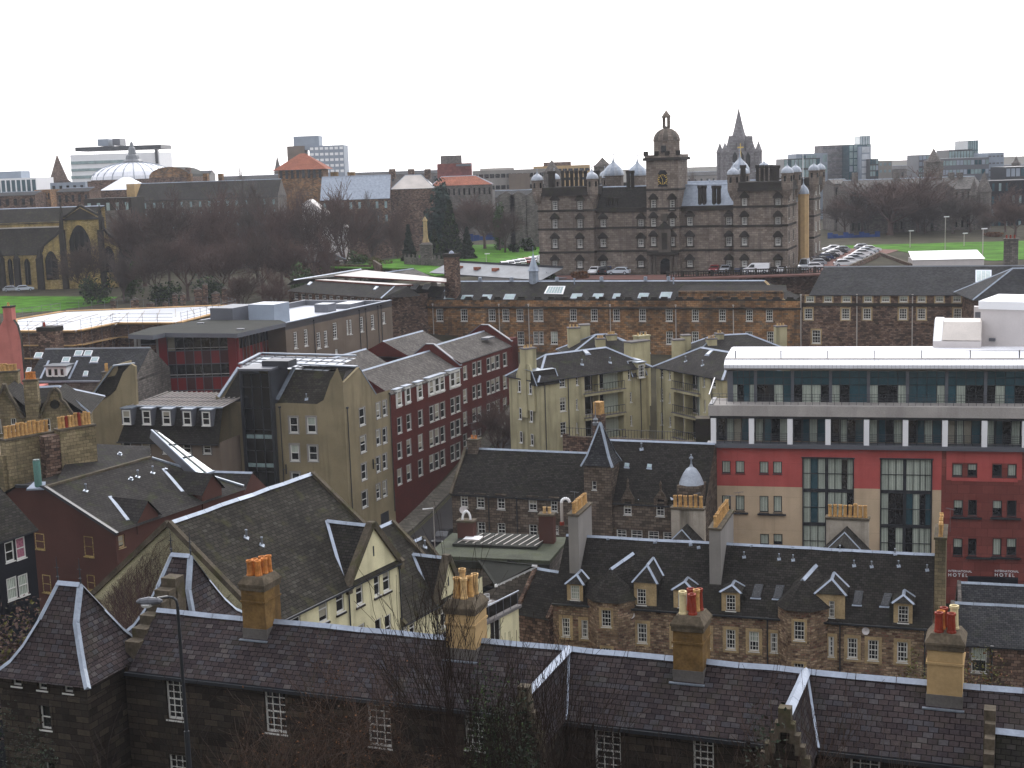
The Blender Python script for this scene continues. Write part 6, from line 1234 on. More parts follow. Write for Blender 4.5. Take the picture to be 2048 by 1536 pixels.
def rb(x0, x1, yb, yt, v, d, nm, mt, top='membrane'):
    z0 = zg-.9; u0 = fG.hz(x0, yb, z0)[0]; vv = fG.hz(x0, yb, z0)[1] if v is None else v; u1 = fG.hit(x1, yb, vv)[0]; u0 = fG.hit(x0, yb, vv)[0]; zt = fG.hit((x0+x1)/2, yt, vv)[1]; m = M(); m.box(fG, u0, u1, vv, vv+d, z0, zt, mt, top=top); b.part(nm, m)
rb(549, 580, 640, 606, 3.5, 4.5, 'plant_box', 'metal_blue'); rb(466, 512, 640, 612, 9, 4, 'plant_box', 'metal_grey', 'metal_grey')
rb(655, 672, 612, 607, 6, 2.5, 'skylight', 'metal_grey'); rb(700, 730, 611, 605, 5, 3, 'skylight', 'metal_grey')
b.roof.prism([A(x, y, zg-.3) for x, y in ((455, 640), (523, 628), (566, 632), (560, 645))], Vec((0, 0, .3)), 'membrane', 'metal_blue'); b.done()
# ================= turreted palace school =================
ZH = 25.0; fH = Fr(Vec((6.2, 274, 0)), Vec((51.45, 258, 0)), ZH); p = fH.pt
b = Bd('turreted_palace', 'huge square stone palace with lead domed corner turrets and a domed clock tower', p(24, 24, ZH), 'school')
hx = lambda x, y, v=0: fH.hit(x, y, v)
zc = [hx(1530, y)[1] for y in (500, 451, 412.5, 376, 362)]; S1, S2, S3, CO, PA = zc
uL0, uL1 = 0, hx(1187, 450)[0]; uR0, uR1 = hx(1467, 450)[0], 48.0; uG0, uG1 = hx(1294, 450, 0)[0], hx(1358, 450, 0)[0]
print('heriot levels', [round(z, 1) for z in zc], uL1, uG0, uG1, uR0)
HM = 'stone_heriot'; CV = 2.0
def row(xs, ys, w=5.2): return [(x-w, y0, x+w, y1, {'blind': 0}) for x in xs for y0, y1 in ys]
hk = dict(nx=3, ny=2, fw=.14, bar=.07, rec=.25)
def hwin(rs, v):   # dark carved pediments
    for r in rs:
        u0, u1, z0, z1 = r[:4]; m = b.wall; um = (u0+u1)/2
        m.box(fH, u0-.25, u0, v-.12, v, z0-.2, z1+.1, 'margin_heriot'); m.box(fH, u1, u1+.25, v-.12, v, z0-.2, z1+.1, 'margin_heriot'); m.box(fH, u0-.45, u1+.45, v-.25, v, z1+.1, z1+.4, 'sooty')
        m.prism([p(u0-.45, v-.02, z1+.4), p(u1+.45, v-.02, z1+.4), p(um+.35, v-.02, z1+1.1), p(um, v-.02, z1+1.3), p(um-.35, v-.02, z1+1.1)], fH.n*.2, 'sooty'); m.box(fH, u0-.3, u1+.3, v-.15, v, z0-.35, z0-.1, 'sooty')
def strings(u0, u1, v0, v1, zs=(S1, S2, S3)):
    for z in zs: b.wall.box(fH, u0-.15, u1+.15, v0-.15, v1+.15, z-.18, z+.18, 'sooty')
yt = ((402, 420), (439, 457), (478, 495), (522, 535)); hwin(facade(b, fH, ZH-2, CO, row((1110, 1160), yt), HM, u0=uL0, u1=uL1, **hk), 0)
yt = ((397, 411.5), (434.5, 450), (475, 490), (521, 533)); hwin(facade(b, fH, ZH-2, CO, row((1489, 1556), yt), HM, u0=uR0, u1=uR1, **hk), 0)
hwin(facade(b, fH, ZH-2, S3-.2, row((1206.5, 1282), ((439, 454), (478, 493), (522, 533)), 5.6), HM, u0=uL1, u1=uG0, v=CV, **hk), CV)
hwin(facade(b, fH, ZH-2, S3-.2, row((1380, 1458), ((434, 451), (474, 491), (521, 533)), 5.6), HM, u0=uG1, u1=uR0, v=CV, **hk), CV)
DT = 11
fW = Fr(p(48, 0, 0), p(48, DT, 0)); 
# west flank of the near right tower
wv = []
for z in (ZH+1.2, S1+1.3, S2+1.2, S3+.8): wv += [(1.6, 2.5, z, z+1.9, {'blind': 0}), (7.4, 8.3, z, z+1.9, {'blind': 0})]
facade(b, fW, ZH-2, CO, [], HM, uvw=wv, sur='stone_grey', sw=.3, **hk)
for (a, c) in ((uL0, uL1), (uR0, 48)):
    for u in ((a, c) if a == 0 else (a,)): b.wall.poly([p(u, 0, ZH-2), p(u, DT, ZH-2), p(u, DT, CO), p(u, 0, CO)], HM)
    b.wall.poly([p(a, DT, ZH-2), p(c, DT, ZH-2), p(c, DT, CO), p(a, DT, CO)], HM); strings(a, c, 0, DT)
    b.wall.box(fH, a-.5, c+.5, -.5, DT+.5, CO-.5, CO+.15, 'sooty'); b.wall.box(fH, a-.3, c+.3, -.3, DT+.3, CO+.15, PA-.1, 'sooty')
# far corner towers and ranges
for (a, c) in ((0, 11), (37, 48)):
    b.wall.box(fH, a, c, 38, 49, ZH-3, CO, HM); b.wall.box(fH, a-.5, c+.5, 37.5, 49.5, CO-.5, PA-.1, 'sooty')
    for z in (S1, S2, S3): b.wall.box(fH, a-.15, c+.15, 37.85, 49.15, z-.18, z+.18, 'sooty')
fW2 = Fr(p(48.02, 38, 0), p(48.02, 49, 0))
for z in (ZH+1.2, S1+1.3, S2+1.2, S3+.8):
    for u in (2, 8): window(b, fW2, u, u+.9, z, z+1.9, v=-.2, rec=.1, nx=2, ny=2, fw=.12, blind=0)
b.wall.box(fH, 38, 47, DT, 38, ZH-3, S3, HM); b.wall.box(fH, 1, 10, DT, 38, ZH-3, S3, HM); b.wall.box(fH, uL1, uR0, 40, 48, ZH-3, S3, HM)
for u0, u1, v0, v1, ax in ((uL1, uG0, CV+.4, CV+8, 'u'), (uG1, uR0, CV+.4, CV+8, 'u'), (1, 10, DT, 38, 'v'), (38, 47, DT, 38, 'v'), (uL1, uR0, 40, 48, 'u')):
    gable(b, fH, u0, u1, v0, v1, S3+.2, S3+4.2, 'lead' if (u0 == uG1 or v0 > 30) else 'slate_dark', axis=ax, oh=0, cap='lead_pale')
b.wall.box(fH, uL1, uG0, CV-.4, CV+.2, S3-.6, S3+.3, 'sooty'); b.wall.box(fH, uG1, uR0, CV-.4, CV+.2, S3-.6, S3+.3, 'sooty')
for u0, u1 in ((uL1, uG0), (uG1, uR0)):
    for z in (S1, S2): b.wall.box(fH, u0, u1, CV-.15, CV, z-.18, z+.18, 'sooty')
# skylights glinting on the inner roof
# turrets
def bart(u, v, r=1.05, zb=None, zt=None, dome='lead_dome', h=None):
    zb = CO-2.2 if zb is None else zb; zt = PA+1.35 if zt is None else zt; m = M(); c = p(u, v, 0); m.lathe(c, [(.15, zb), (r*.6, zb+.8), (r, zb+1.9), (r, zt-.2), (r*1.18, zt-.15), (r*1.18, zt)], 10, HM)
    for i in range(5): a = i*1.257+.3; d = Vec((math.cos(a), math.sin(a), 0)); fr_ = Fr(c+d*r*.97-Vec((-d.y, d.x, 0))*.2, c+d*r*.97+Vec((-d.y, d.x, 0))*.2); m.box(fr_, 0, .4, -.05, .05, zt-1.5, zt-.5, 'glass_dark')
    o = b.part('corner_turret', m); m = M(); h = h or r*1.35
    m.lathe(c, [(r*1.12, zt), (r*1.1, zt+h*.2), (r*.95, zt+h*.45), (r*.62, zt+h*.68), (r*.3, zt+h*.82), (r*.12, zt+h*1.0), (.05, zt+h*1.4), (.12, zt+h*1.5), (.02, zt+h*1.6)], 12, dome); b.part('turret_dome', m, o)
bart(0, 0); bart(uL1, 0); bart(0, DT); bart(uL1, DT); bart(uR0, 0); bart(48, 0); bart(48, DT); bart(uR0, DT); bart(48, 38); bart(48, 49); bart(37, 38); bart(0, 38); bart(0, 49); bart(11, 49)
def octstack(x, ytop, v, zb, n=1, dx=0, r=.5, w=None):
    for i in range(n):
        u, zt = hx(x+i*dx, ytop, v); m = M(); c = p(u, v, 0); m.lathe(c, [(r, zb), (r*.92, zb+.3), (r*.92, zt-.6), (r*1.15, zt-.5), (r*1.15, zt)], 8, 'sooty'); b.part('chimney', m)
octstack(1103, 342, 3, PA-.5, r=.75); octstack(1125, 341, 5, PA-.5, 6, 9.1, .36); octstack(1192, 341, 6, PA-.5, 1, 0, .7)
octstack(1486, 330, 3, PA-.5, r=.55); octstack(1515, 330, 5, PA-.5, 4, 9.2, .36); octstack(1551, 331, 5, PA-.5, 1, 0, .8)
octstack(1256, 341, CV+4, S3+1, 2, 8.5, .4); octstack(1400, 371, CV+1, S3, 2, 8.5, .45); octstack(1428, 371, CV+1, S3, 2, 9.5, .45)
octstack(1216, 395, CV+1, S3, 3, 8, .42)
def ogee(x, yb, yt, rpx, v, zb, mat=HM, fin=True, lab=None):
    u, z0 = hx(x, yb, v); zt = hx(x, yt, v)[1]; r = abs(hx(x+rpx, yb, v)[0]-u); m = M(); c = p(u, v, 0); m.lathe(c, [(r*.96, zb), (r*.96, z0-.2), (r*1.05, z0-.15), (r*1.05, z0)], 8, mat); o = b.part('stair_turret', m, label=lab); h = zt-z0; m = M()
    m.lathe(c, [(r*1.0, z0), (r*1.0, z0+h*.12), (r*.92, z0+h*.32), (r*.72, z0+h*.52), (r*.42, z0+h*.7), (r*.18, z0+h*.85), (r*.08, z0+h), (.05, z0+h*1.3), (.18, z0+h*1.38), (.02, z0+h*1.5)], 16, 'lead_dome', rib='lead'); b.part('turret_dome', m, o)
ogee(1227, 351, 320, 20, CV+9, S3-4); ogee(1275, 351, 322, 20, 38, S3-4); ogee(1480, 346, 313, 20, DT+4, S3); ogee(1528, 334, 322, 11, DT+8, S3); ogee(1607, 388, 366, 11.5, DT+2.2, ZH-3, 'stack_buff', lab='buff harled stair turret'); ogee(1419, 391, 369, 7, CV+9, S3); ogee(1429, 372, 364, 6, CV+10, S3)
# clock tower
GD = 8; ZG1 = hx(1330, 379)[1]; ZG2 = hx(1330, 318)[1]; ZG3 = hx(1330, 306)[1]; v = 0
wm = M(); rs = facade(b, fH, ZH-2, ZG2, row((1307, 1344.5), ((400, 418.5), (437, 453), (474, 491)), 5), HM, u0=uG0, u1=uG1, **hk); hwin(rs, 0)
for u in (uG0, uG1): b.wall.poly([p(u, 0, ZH-2), p(u, GD, ZH-2), p(u, GD, ZG2), p(u, 0, ZG2)], HM)
b.wall.poly([p(uG0, GD, ZH-2), p(uG1, GD, ZH-2), p(uG1, GD, ZG2), p(uG0, GD, ZG2)], HM)
strings(uG0, uG1, 0, GD, (S1, S2, S3, ZG1)); b.wall.box(fH, uG0-.5, uG1+.5, -.5, GD+.5, ZG2-.25, ZG2+.3, 'sooty'); b.wall.box(fH, uG0-.2, uG1+.2, -.2, GD+.2, ZG2+.3, ZG3-.3, HM)
for i in range(4): a = uG0+(uG1-uG0)*i/3.; b.wall.box(fH, a-.4, a+.4, -.25, .4, ZG3-.5, ZG3+.4, 'sooty')
cu, cz = hx(1325, 359, -.3); m = M(); q = rect_px(fH, (1316, 341, 1334, 373), -.3); m.box(fH, q[0], q[1], -.25, -.05, q[2], q[3]-.6, 'timber_black'); 
m.prism([p(q[0], -.05, q[3]-.6), p(q[1], -.05, q[3]-.6), p(q[1]-.4, -.05, q[3]+.05), p(q[0]+.4, -.05, q[3]+.05)], fH.n*.2, 'timber_black')
ck = b.part('clock', m); m = M(); ru = .8; zz = cz
for i in range(12):
    a = i*math.pi/6; ca, sa = math.sin(a), math.cos(a); m.beam(p(cu+ca*ru*.78, -.28, zz+sa*ru*.78), p(cu+ca*ru*1.02, -.28, zz+sa*ru*1.02), .03, .13, 'gold', up=(-fH.t*sa*0+fH.t)*1.0 if i % 6 == 3 else (0, 0, 1))
for i in range(24): a0, a1 = i*math.pi/12, (i+1)*math.pi/12; m.beam(p(cu+math.sin(a0)*ru*1.1, -.27, zz+math.cos(a0)*ru*1.1), p(cu+math.sin(a1)*ru*1.1, -.27, zz+math.cos(a1)*ru*1.1), .03, .06, 'gold')
m.beam(p(cu, -.3, zz), p(cu+.02, -.3, zz-.7), .04, .07, 'gold'); m.beam(p(cu, -.3, zz), p(cu-.32, -.3, zz+.5), .04, .07, 'gold')
for sx in (-1, 1):
    for sz in (-1, 1): m.lathe(p(cu+sx*.82, -.3, zz+sz*.85), [(.0, -.1), (.1, 0), (0, .1)], 6, 'gold')
b.part('clock_hands', m, ck)
c = p((uG0+uG1)/2, GD/2+.2, 0); r = abs(hx(1357, 300, 4)[0]-hx(1304, 300, 4)[0])/2; zd0 = ZG3-.5; zd1 = hx(1330, 281, 4)[1]; zd2 = hx(1330, 256, 4)[1]; zl = hx(1330, 229, 4)[1]; zt = hx(1330, 223, 4)[1]
m = M(); m.lathe(c, [(r, zd0), (r, zd1-.15), (r*1.04, zd1-.1), (r*1.04, zd1+.05)], 8, HM, rot=.39); d_ = b.part('drum', m); m = M()
m.lathe(c, [(r*1.0, zd1)]+[(r*math.cos(a), zd1+(zd2-zd1)*math.sin(a)) for a in (.25, .5, .8, 1.1, 1.35)]+[(.75, zd2)], 16, 'stone_heriot', rib='margin_heriot'); b.part('dome', m, d_)
m = M(); m.lathe(c, [(.8, zd2), (.8, zd2+.3)], 8, HM)
for i in range(6): a = i*1.047; m.tube(c+Vec((.62*math.cos(a), .62*math.sin(a), zd2+.2)), c+Vec((.62*math.cos(a), .62*math.sin(a), zl-.5)), .14, .14, HM, 5)
m.lathe(c, [(.85, zl-.6), (.85, zl-.3), (.55, zl+.1), (.1, zt+.15), (.05, zt+.7)], 8, HM); b.part('lantern', m, d_)
m = M(); fr_ = fH; m.box(fH, (uG0+uG1)/2-.45, (uG0+uG1)/2+.45, GD/2-r-.0, GD/2-r+.3, zd0+.6, zd0+1.9, 'glass_dark'); b.part('window', m)
# portal
um = (uG0+uG1)/2; q0 = hx(1320, 530, -.2)[0]; q1 = hx(1341, 530, -.2)[0]; zi = hx(1330, 527)[1]; m = M(); n = 8; rr = (q1-q0)/2; cc = (q0+q1)/2
m.poly([p(q0, -.03, ZH), p(q1, -.03, ZH)]+[p(cc+rr*math.cos(math.pi*i/n), -.03, zi+rr*math.sin(math.pi*i/n)) for i in range(n+1)], 'glass_dark'); b.part('archway', m)  # flat dark sheet on the wall stands for the shaded arch recess
m = M()
for u in (uG0+.6, uG0+1.5, uG1-1.5, uG1-.6): m.lathe(p(u, -.55, ZH), [(.35, 0), (.28, .5), (.25, 3.2), (.36, 3.5)], 8, 'margin_heriot')
m.box(fH, uG0+.1, uG1-.1, -1, 0, ZH+3.6, ZH+4.2, 'sooty'); m.box(fH, cc-1.2, cc+1.2, -.5, 0, ZH+4.2, ZH+8.5, 'margin_heriot'); m.prism([p(cc-1.6, -.1, ZH+8.5), p(cc+1.6, -.1, ZH+8.5), p(cc, -.1, ZH+10)], fH.n*.5, 'sooty'); m.box(fH, cc-.5, cc+.5, -.6, -.5, ZH+4.7, ZH+7.8, 'sooty'); m.box(fH, cc-.6, cc+.6, -.4, 0, ZH+10, ZH+11.4, 'margin_heriot')
b.part('portal', m)
for x, y, sz in ((1245, 413, 1.1), (1270, 413, 1.1), (1418, 411, 1.3)): u, z = hx(x, y, CV+.8); m = M(); m.poly([p(u-sz/2, CV+.75, z-.7), p(u+sz/2, CV+.75, z-.7), p(u+sz/2, CV+1.3, z+.6), p(u-sz/2, CV+1.3, z+.6)], 'glass_pale'); b.part('skylight', m)
b.done()
# ================= terrace wall with balustrade =================
fw = Fr(p(uG1+1, -14, ZH), p(uG1+42, -12, ZH), ZH); fw = frz(1335, 556, 1660, 546, ZH); fw.z = ZH
m = M(); m.box(fw, -34, fw.L, 0, .5, 15, ZH, 'stone_brown'); single('retaining_wall', m, 'dark stone retaining wall below the car park balustrade', 'wall', fw.pt(10, 0, 16))
m = M(); m.box(fw, 0, fw.L, .05, .45, ZH+.95, ZH+1.15, 'sooty'); m.box(fw, 0, fw.L, .05, .45, ZH, ZH+.2, 'sooty')
N_ = int(fw.L/.45)
for i in range(N_): u = fw.L*(i+.5)/N_; m.lathe(fw.pt(u, .25, ZH+.2), [(.07, 0), (.12, .25), (.06, .6), (.1, .75)], 5, 'sooty')
for i in range(0, 12): u = fw.L*i/11; m.box(fw, u-.2, u+.2, 0, .5, ZH, ZH+1.25, 'sooty')
single('stone_balustrade', m, 'long dark stone balustrade along the car park in front of the palace', 'balustrade', fw.pt(10, 0, ZH))
for i, (x0, y0, x1, y1) in enumerate(((1262, 566, 1283, 546), (1318, 566, 1346, 546))):
    a, c = A(x0, y0, ZH-2.2), A(x1, y1, ZH); m = M(); m.prism([a, c, c+Vec((0, 0, 1.2)), a+Vec((0, 0, 1.2))], Vec((.6, 0, 0)), 'stone_brown', 'coping'); single('stair_wall', m, ('left' if i == 0 else 'right')+' sloping stone side wall of the steps below the palace portal', 'wall', a)
# ================= far skyline =================
def far(name, label, x0, y0, x1, Y, dep, mat, zb=20, y1=None, roof=None, grid=None, wm='glass', cat='building', roofm='slate_grey', ry=None, hip=(0, 0), fm=None, group=None, wsz=(.6, .6), wz=None, fin=True, top=None):
    P = V(x0, y0, Y); Q = V(x1, y0, Y); fr = Fr(P, Q, P.z); b = Bd(name, label, fr.pt(fr.L/2, dep/2, zb), cat, group); L = fr.L; H = fr.z-zb
    b.wall.box(fr, 0, L, 0, dep, zb, fr.z, mat, top=top)
    if roof == 'gable': gable(b, fr, 0, L, 0, dep, fr.z, fr.hit((x0+x1)/2, ry, dep/2)[1], roofm, hip=hip, oh=.2, cap='lead', end=mat)
    if grid:
        nx, ny, pz = grid; zlo = fr.z-pz
        for j in range(ny):
            for i in range(nx):
                cw = L/nx; ch = pz/ny; u = (i+.5)*cw; z = fr.z-(j+.5)*ch; m = M(); m.box(fr, u-cw*wsz[0]/2, u+cw*wsz[0]/2, -.06, .02, z-ch*wsz[1]/2, z+ch*wsz[1]/2, wm if not callable(wm) else wm(i, j)); b.part('window', m)
    if fin: b.done()
    return b, fr
def boxpx(b, fr, x0, y0, x1, y1, v, d, mat, nm, top=None):
    u0, u1, z0, z1 = rect_px(fr, (x0, y0, x1, y1), v); m = M(); m.box(fr, u0, u1, v, v+d, z0, z1, mat, top=top); return b.part(nm, m)
# white slab block
b, fr = far('slab_block', 'white office slab with long grey window bands and dark roof storey behind the pale dome', 140, 310, 318, 640, 25, 'white_clean', y1=300, fin=False)
for i, (ya, yb) in enumerate(((322, 331), (337, 345), (351, 360))): boxpx(b, fr, 142, ya-1, 262, yb-4, -.3, .5, 'glass_sky', 'window_band')
boxpx(b, fr, 150, 292, 322, 300, 2, 20, 'metal_dark', 'roof_storey'); boxpx(b, fr, 195, 278, 216, 292, 6, 10, 'metal_blue', 'lift_housing'); boxpx(b, fr, 225, 277, 240, 291, 6, 10, 'metal_grey', 'lift_housing'); boxpx(b, fr, 310, 298, 315, 327, -1, 3, 'metal_dark', 'fin'); b.done()
b, fr = far('office_block', 'low pale office block with vertical windows at the left edge of the skyline', -20, 358, 72, 520, 20, 'white_clean', y1=354, grid=(9, 1, 7), wsz=(.7, .8), wm='glass_teal', fin=False); boxpx(b, fr, -20, 343, 42, 357, 4, 10, 'metal_blue', 'roof_storey'); boxpx(b, fr, -20, 385, 75, 420, -12, 10, 'stone_grey', 'podium'); b.done()
def spire(name, label, x, ytop, ybase, Y, r, mat, zb=20, yshoulder=None, body=1.0, cat='spire', n=8):
    c = V(x, ybase, Y); zt = V(x, ytop, Y).z; zs = c.z; base = Vec((c.x, c.y, zb)); o = bpy.data.objects.new(name, None); col.objects.link(o); o.location = base; tag(o, label, cat)
    m = M(); m.lathe(Vec((c.x, c.y, 0)), [(r*body, zb), (r*body, zs), (r*body*1.08, zs+.1), (r*body, zs+.5)], n, mat, rot=.4); m.build('tower', o, base); m = M(); m.lathe(Vec((c.x, c.y, 0)), [(r, zs), (r*.55, zs+(zt-zs)*.45), (.08, zt)], n, mat, rot=.4); m.build('spire', o, base); return o
spire('church_spire', 'dark brown needle spire alone on the skyline left of the white slab', 118, 309, 362, 640, 4.2, 'stone_brown')
spire('church_spire', 'tiny pale spire just left of the terracotta pyramid roof', 556, 312, 345, 700, 2, 'stone_grey')
spire('stone_turret', 'conical stone turret between the palace left tower and its large lead dome', 1205, 315, 334, 360, 2.6, 'stone_grey', body=.9)
spire('stone_turret', 'small pointed turret rising behind the left palace tower', 1104, 320, 345, 400, 2.6, 'stone_grey')
# dome hall
c = V(268, 358, 600); base = Vec((c.x, c.y, 22)); o = bpy.data.objects.new('domed_hall', None); col.objects.link(o); o.location = base; tag(o, 'huge pale ribbed dome with dark lantern in front of the white slab', 'hall')
m = M(); r = 17.5; C0 = Vec((c.x, c.y, 0)); zt = V(268, 325, 600).z; m.lathe(C0, [(r, 22), (r, c.z)], 24, 'stone_brown'); w_ = m.build('wall', o, base); m = M()
m.lathe(C0, [(r*math.cos(a), c.z+(zt-c.z)*math.sin(a)/math.sin(1.35)) for a in (0, .2, .45, .7, .95, 1.15, 1.35)], 48, 'zinc_white', rib=None); 
for i in range(24): a = i*math.pi/12; pts = [C0+Vec((r*math.cos(t)*math.cos(a), r*math.cos(t)*math.sin(a), c.z+(zt-c.z)*math.sin(t)/math.sin(1.35)+.05)) for t in (0, .3, .6, .9, 1.2, 1.35)]; [m.beam(pts[k], pts[k+1], .3, .25, 'lead') for k in range(5)]
m.build('dome', o, base); m = M(); z2 = V(268, 282, 600).z; m.lathe(C0, [(4.4, zt-.5), (4.2, zt+.6), (3.0, zt+1.4), (2.6, zt+3), (1.8, zt+3.4), (1.4, zt+6), (1.0, zt+6.4), (.7, z2-1), (.1, z2)], 10, 'lead_dull'); m.build('lantern', o, base)
b, fr = far('gabled_hall', 'brown hall with round arched gable right of the pale dome', 298, 356, 380, 520, 25, 'stone_brown', fin=False); cu, L = fr.L/2, fr.L
pts = [fr.pt(cu+cu*math.cos(a), 0, fr.z+3.8*math.sin(a)) for a in [math.pi*i/12 for i in range(13)]]; b.wall.prism(pts, -fr.n*25, 'stone_ochre', 'felt'); boxpx(b, fr, 370, 336, 379, 352, 2, 3, 'stone_brown', 'chimney'); b.done()
b, fr = far('pyramid_roofed_house', 'pale pyramid roof among dark roofs before the dome', 208, 380, 276, 450, 14, 'stone_brown', fin=False); gable(b, fr, -1, fr.L+1, 0, 14, fr.z, fr.hit(245, 354, 6)[1], 'zinc_white', hip=(5.4, 5.4), cap=None); boxpx(b, fr, 176, 362, 232, 400, 12, 8, 'stone_brown', 'rear_wing'); b.done()
b, fr = far('tenement', 'long dark slate tenement behind the churchyard trees with sandy left gable', 262, 402, 556, 400, 16, 'stone_grey', zb=15, roof='gable', ry=363, roofm='slate_brown', grid=(16, 4, 12), wsz=(.25, .5), wm='glass_sky', fin=False)
boxpx(b, fr, 256, 368, 272, 470, .5, 10, 'stack_buff', 'gable_wing'); 
for x in (377, 410, 440): boxpx(b, fr, x-4, 347, x+4, 366, 8, 3, 'stone_ochre', 'chimney')
b.done()
b, fr = far('old_tenement', 'grey rubble tenement with dark flat top storey right behind the ochre church gable', 168, 398, 262, 380, 14, 'sooty', zb=15, grid=(5, 1, 6), wsz=(.35, .6), wm='glass_sky', fin=False); boxpx(b, fr, 172, 421, 264, 500, -.5, 6, 'stone_grey', 'lower_wall'); b.done()
for i, (x0, y0, x1, Y, mt, lb) in enumerate(((-10, 392, 70, 420, 'stone_brown', 'dark brown roofs at the left edge above the long church roof'), (68, 380, 100, 430, 'stone_ochre', 'small sandstone block with a bright gable above the church roof'), (100, 366, 170, 470, 'metal_blue', 'pale flat roofed block between spire and dome'), (112, 384, 178, 410, 'stone_brown', 'low brown tenement tops directly above the ochre church pediment'))):
    far('tenement', lb, x0, y0, x1, Y, 12, mt, grid=(5, 1, 4), wsz=(.4, .5), wm='glass', roof='gable' if i in (0, 3) else None, ry=y0-8)
# terracotta pyramid tower
b, fr = far('pyramid_roofed_tower', 'stone tower with terracotta pyramid roof and arcaded top storey', 556, 338, 645, 480, 15, 'stone_ochre', grid=(8, 1, 4), wsz=(.5, .7), wm='glass_dark', fin=False)
gable(b, fr, -.8, fr.L+.8, -.8, 15.8, fr.z, fr.hit(600, 307, 7)[1], 'tile_red', hip=(7.4, 7.4), cap=None, oh=.8); b.done()
b, fr = far('tower_block', 'grey blue tower block with pale window grid right of the terracotta roof', 618, 292, 687, 700, 20, 'metal_blue', y1=290, grid=(7, 5, 14), wsz=(.7, .45), wm='white_clean', fin=False); boxpx(b, fr, 587, 272, 638, 300, 3, 14, 'metal_blue', 'stair_core'); boxpx(b, fr, 575, 292, 610, 345, 2, 12, 'harl_taupe', 'side_wing'); b.done()  # panes coloured white, the reflected sky is painted in
b, fr = far('tenement', 'long slate roofed tenement with pale roof below the grey tower block', 640, 400, 780, 420, 14, 'stone_brown', zb=15, roof='gable', ry=352, roofm='lead', grid=(8, 2, 8), wsz=(.3, .5), wm='glass_sky', fin=False)
for x in (668, 702): boxpx(b, fr, x-7, 344, x+7, 362, 8, 3, 'stack_ochre', 'chimney')
b.done()
b, fr = far('tenement', 'white and grey roofed tenement with three stacks left of the orange roof', 782, 378, 868, 425, 12, 'stone_brown', zb=15, roof='gable', ry=350, roofm='zinc_pale', hip=(4, 4), fin=False)
for x in (784, 822, 855): boxpx(b, fr, x-6, 338, x+6, 358, 7, 3, 'stone_brown', 'chimney')
b.done()
b, fr = far('tenement', 'low building with long orange hipped roof left of the evergreens', 862, 372, 984, 430, 14, 'stone_grey', zb=15, roof='gable', ry=352, roofm='tile_red', hip=(3, 5), grid=(12, 1, 4), wsz=(.35, .5), wm='glass_dark')
b, fr = far('concrete_block', 'brown stepped concrete block with square top beyond the orange roof', 874, 328, 942, 560, 16, 'brick_hotel', y1=328, fin=False); boxpx(b, fr, 881, 311, 922, 329, 3, 10, 'stone_grey', 'roof_box'); boxpx(b, fr, 912, 328, 942, 332, -1, 3, 'metal_grey', 'canopy'); b.done()
b, fr = far('long_office', 'long beige flat roofed office range between orange roof and palace', 945, 342, 1100, 500, 16, 'harl_grey', y1=344, grid=(14, 2, 8), wsz=(.8, .35), wm='glass', fin=False); boxpx(b, fr, 960, 336, 1028, 343, 4, 6, 'zinc_pale', 'roof_plant'); boxpx(b, fr, 1018, 347, 1060, 385, -1.5, 3, 'harl_taupe', 'blank_wall'); b.done()
far('library_block', 'flat roofed brown block rising above the left palace tower', 1068, 333, 1180, 560, 16, 'stack_buff', y1=329, grid=(10, 2, 7), wsz=(.8, .3), wm='glass')
b, fr = far('library_block', 'upper brown box with glass strip above the left palace tower', 1088, 325, 1142, 570, 10, 'stone_brown', y1=325)
b, fr = far('gothic_school', 'gabled grey stone gothic buildings half hidden by trees left of the palace', 990, 395, 1090, 370, 14, 'stone_grey', zb=20, roof='gable', ry=380, grid=(8, 1, 6), wsz=(.3, .5), wm='glass_sky', fin=False)
for x in (1012, 1036, 1068):
    u = fr.hit(x, 395, -.5)[0]; z = fr.hit(x, 382, -.5)[1]; m = M(); m.prism([fr.pt(u-2.2, -.3, 20), fr.pt(u+2.2, -.3, 20), fr.pt(u+2.2, -.3, fr.z+.3), fr.pt(u, -.3, z), fr.pt(u-2.2, -.3, fr.z+.3)], -fr.n*5, 'stone_grey', 'slate_grey'); b.part('gable_wing', m)
b.done()
# gothic church tower with crown spire behind the palace
Yc = 440; c = V(1481, 345, Yc); base = Vec((c.x, c.y, 25)); o = bpy.data.objects.new('gothic_tower', None); col.objects.link(o); o.location = base; tag(o, 'grey gothic tower with slim pale spire between pinnacled corner turrets behind the palace', 'church tower')
F_ = Fr(V(1450, 300, Yc), V(1517, 300, Yc), V(1450, 300, Yc).z); m = M(); Wd = F_.L; m.box(F_, 0, Wd, 0, Wd, 25, F_.z-.6, 'stone_far'); t = m.build('tower', o, base)
for i, x in enumerate((.06, .26)): pass
for (u, v) in ((0, 0), (Wd, 0), (Wd, Wd), (0, Wd)):
    m = M(); m.lathe(F_.pt(u, v, 0), [(1.1, 30), (1.1, F_.z-1), (1.25, F_.z-.8), (.05, F_.z+2.5)], 8, 'stone_far'); m.build('corner_pinnacle', o, base)
zt = V(1481, 218, Yc).z; m = M(); cc = F_.pt(Wd/2, Wd/2, 0); m.lathe(cc, [(3.6, F_.z-1), (2.5, F_.z+3), (1.6, F_.z+6.3), (.85, F_.z+9.4), (.08, zt+.5)], 8, 'stone_far', rot=.39); s_ = m.build('spire', o, base)
for i in range(4): a = .785+i*1.57; q = cc+Vec((math.cos(a)*Wd*.36, math.sin(a)*Wd*.36, 0)); m = M(); m.lathe(q, [(.9, F_.z-1), (.8, F_.z+1.5), (.05, F_.z+4.5)], 6, 'stone_far'); m.build('pinnacle', o, base)
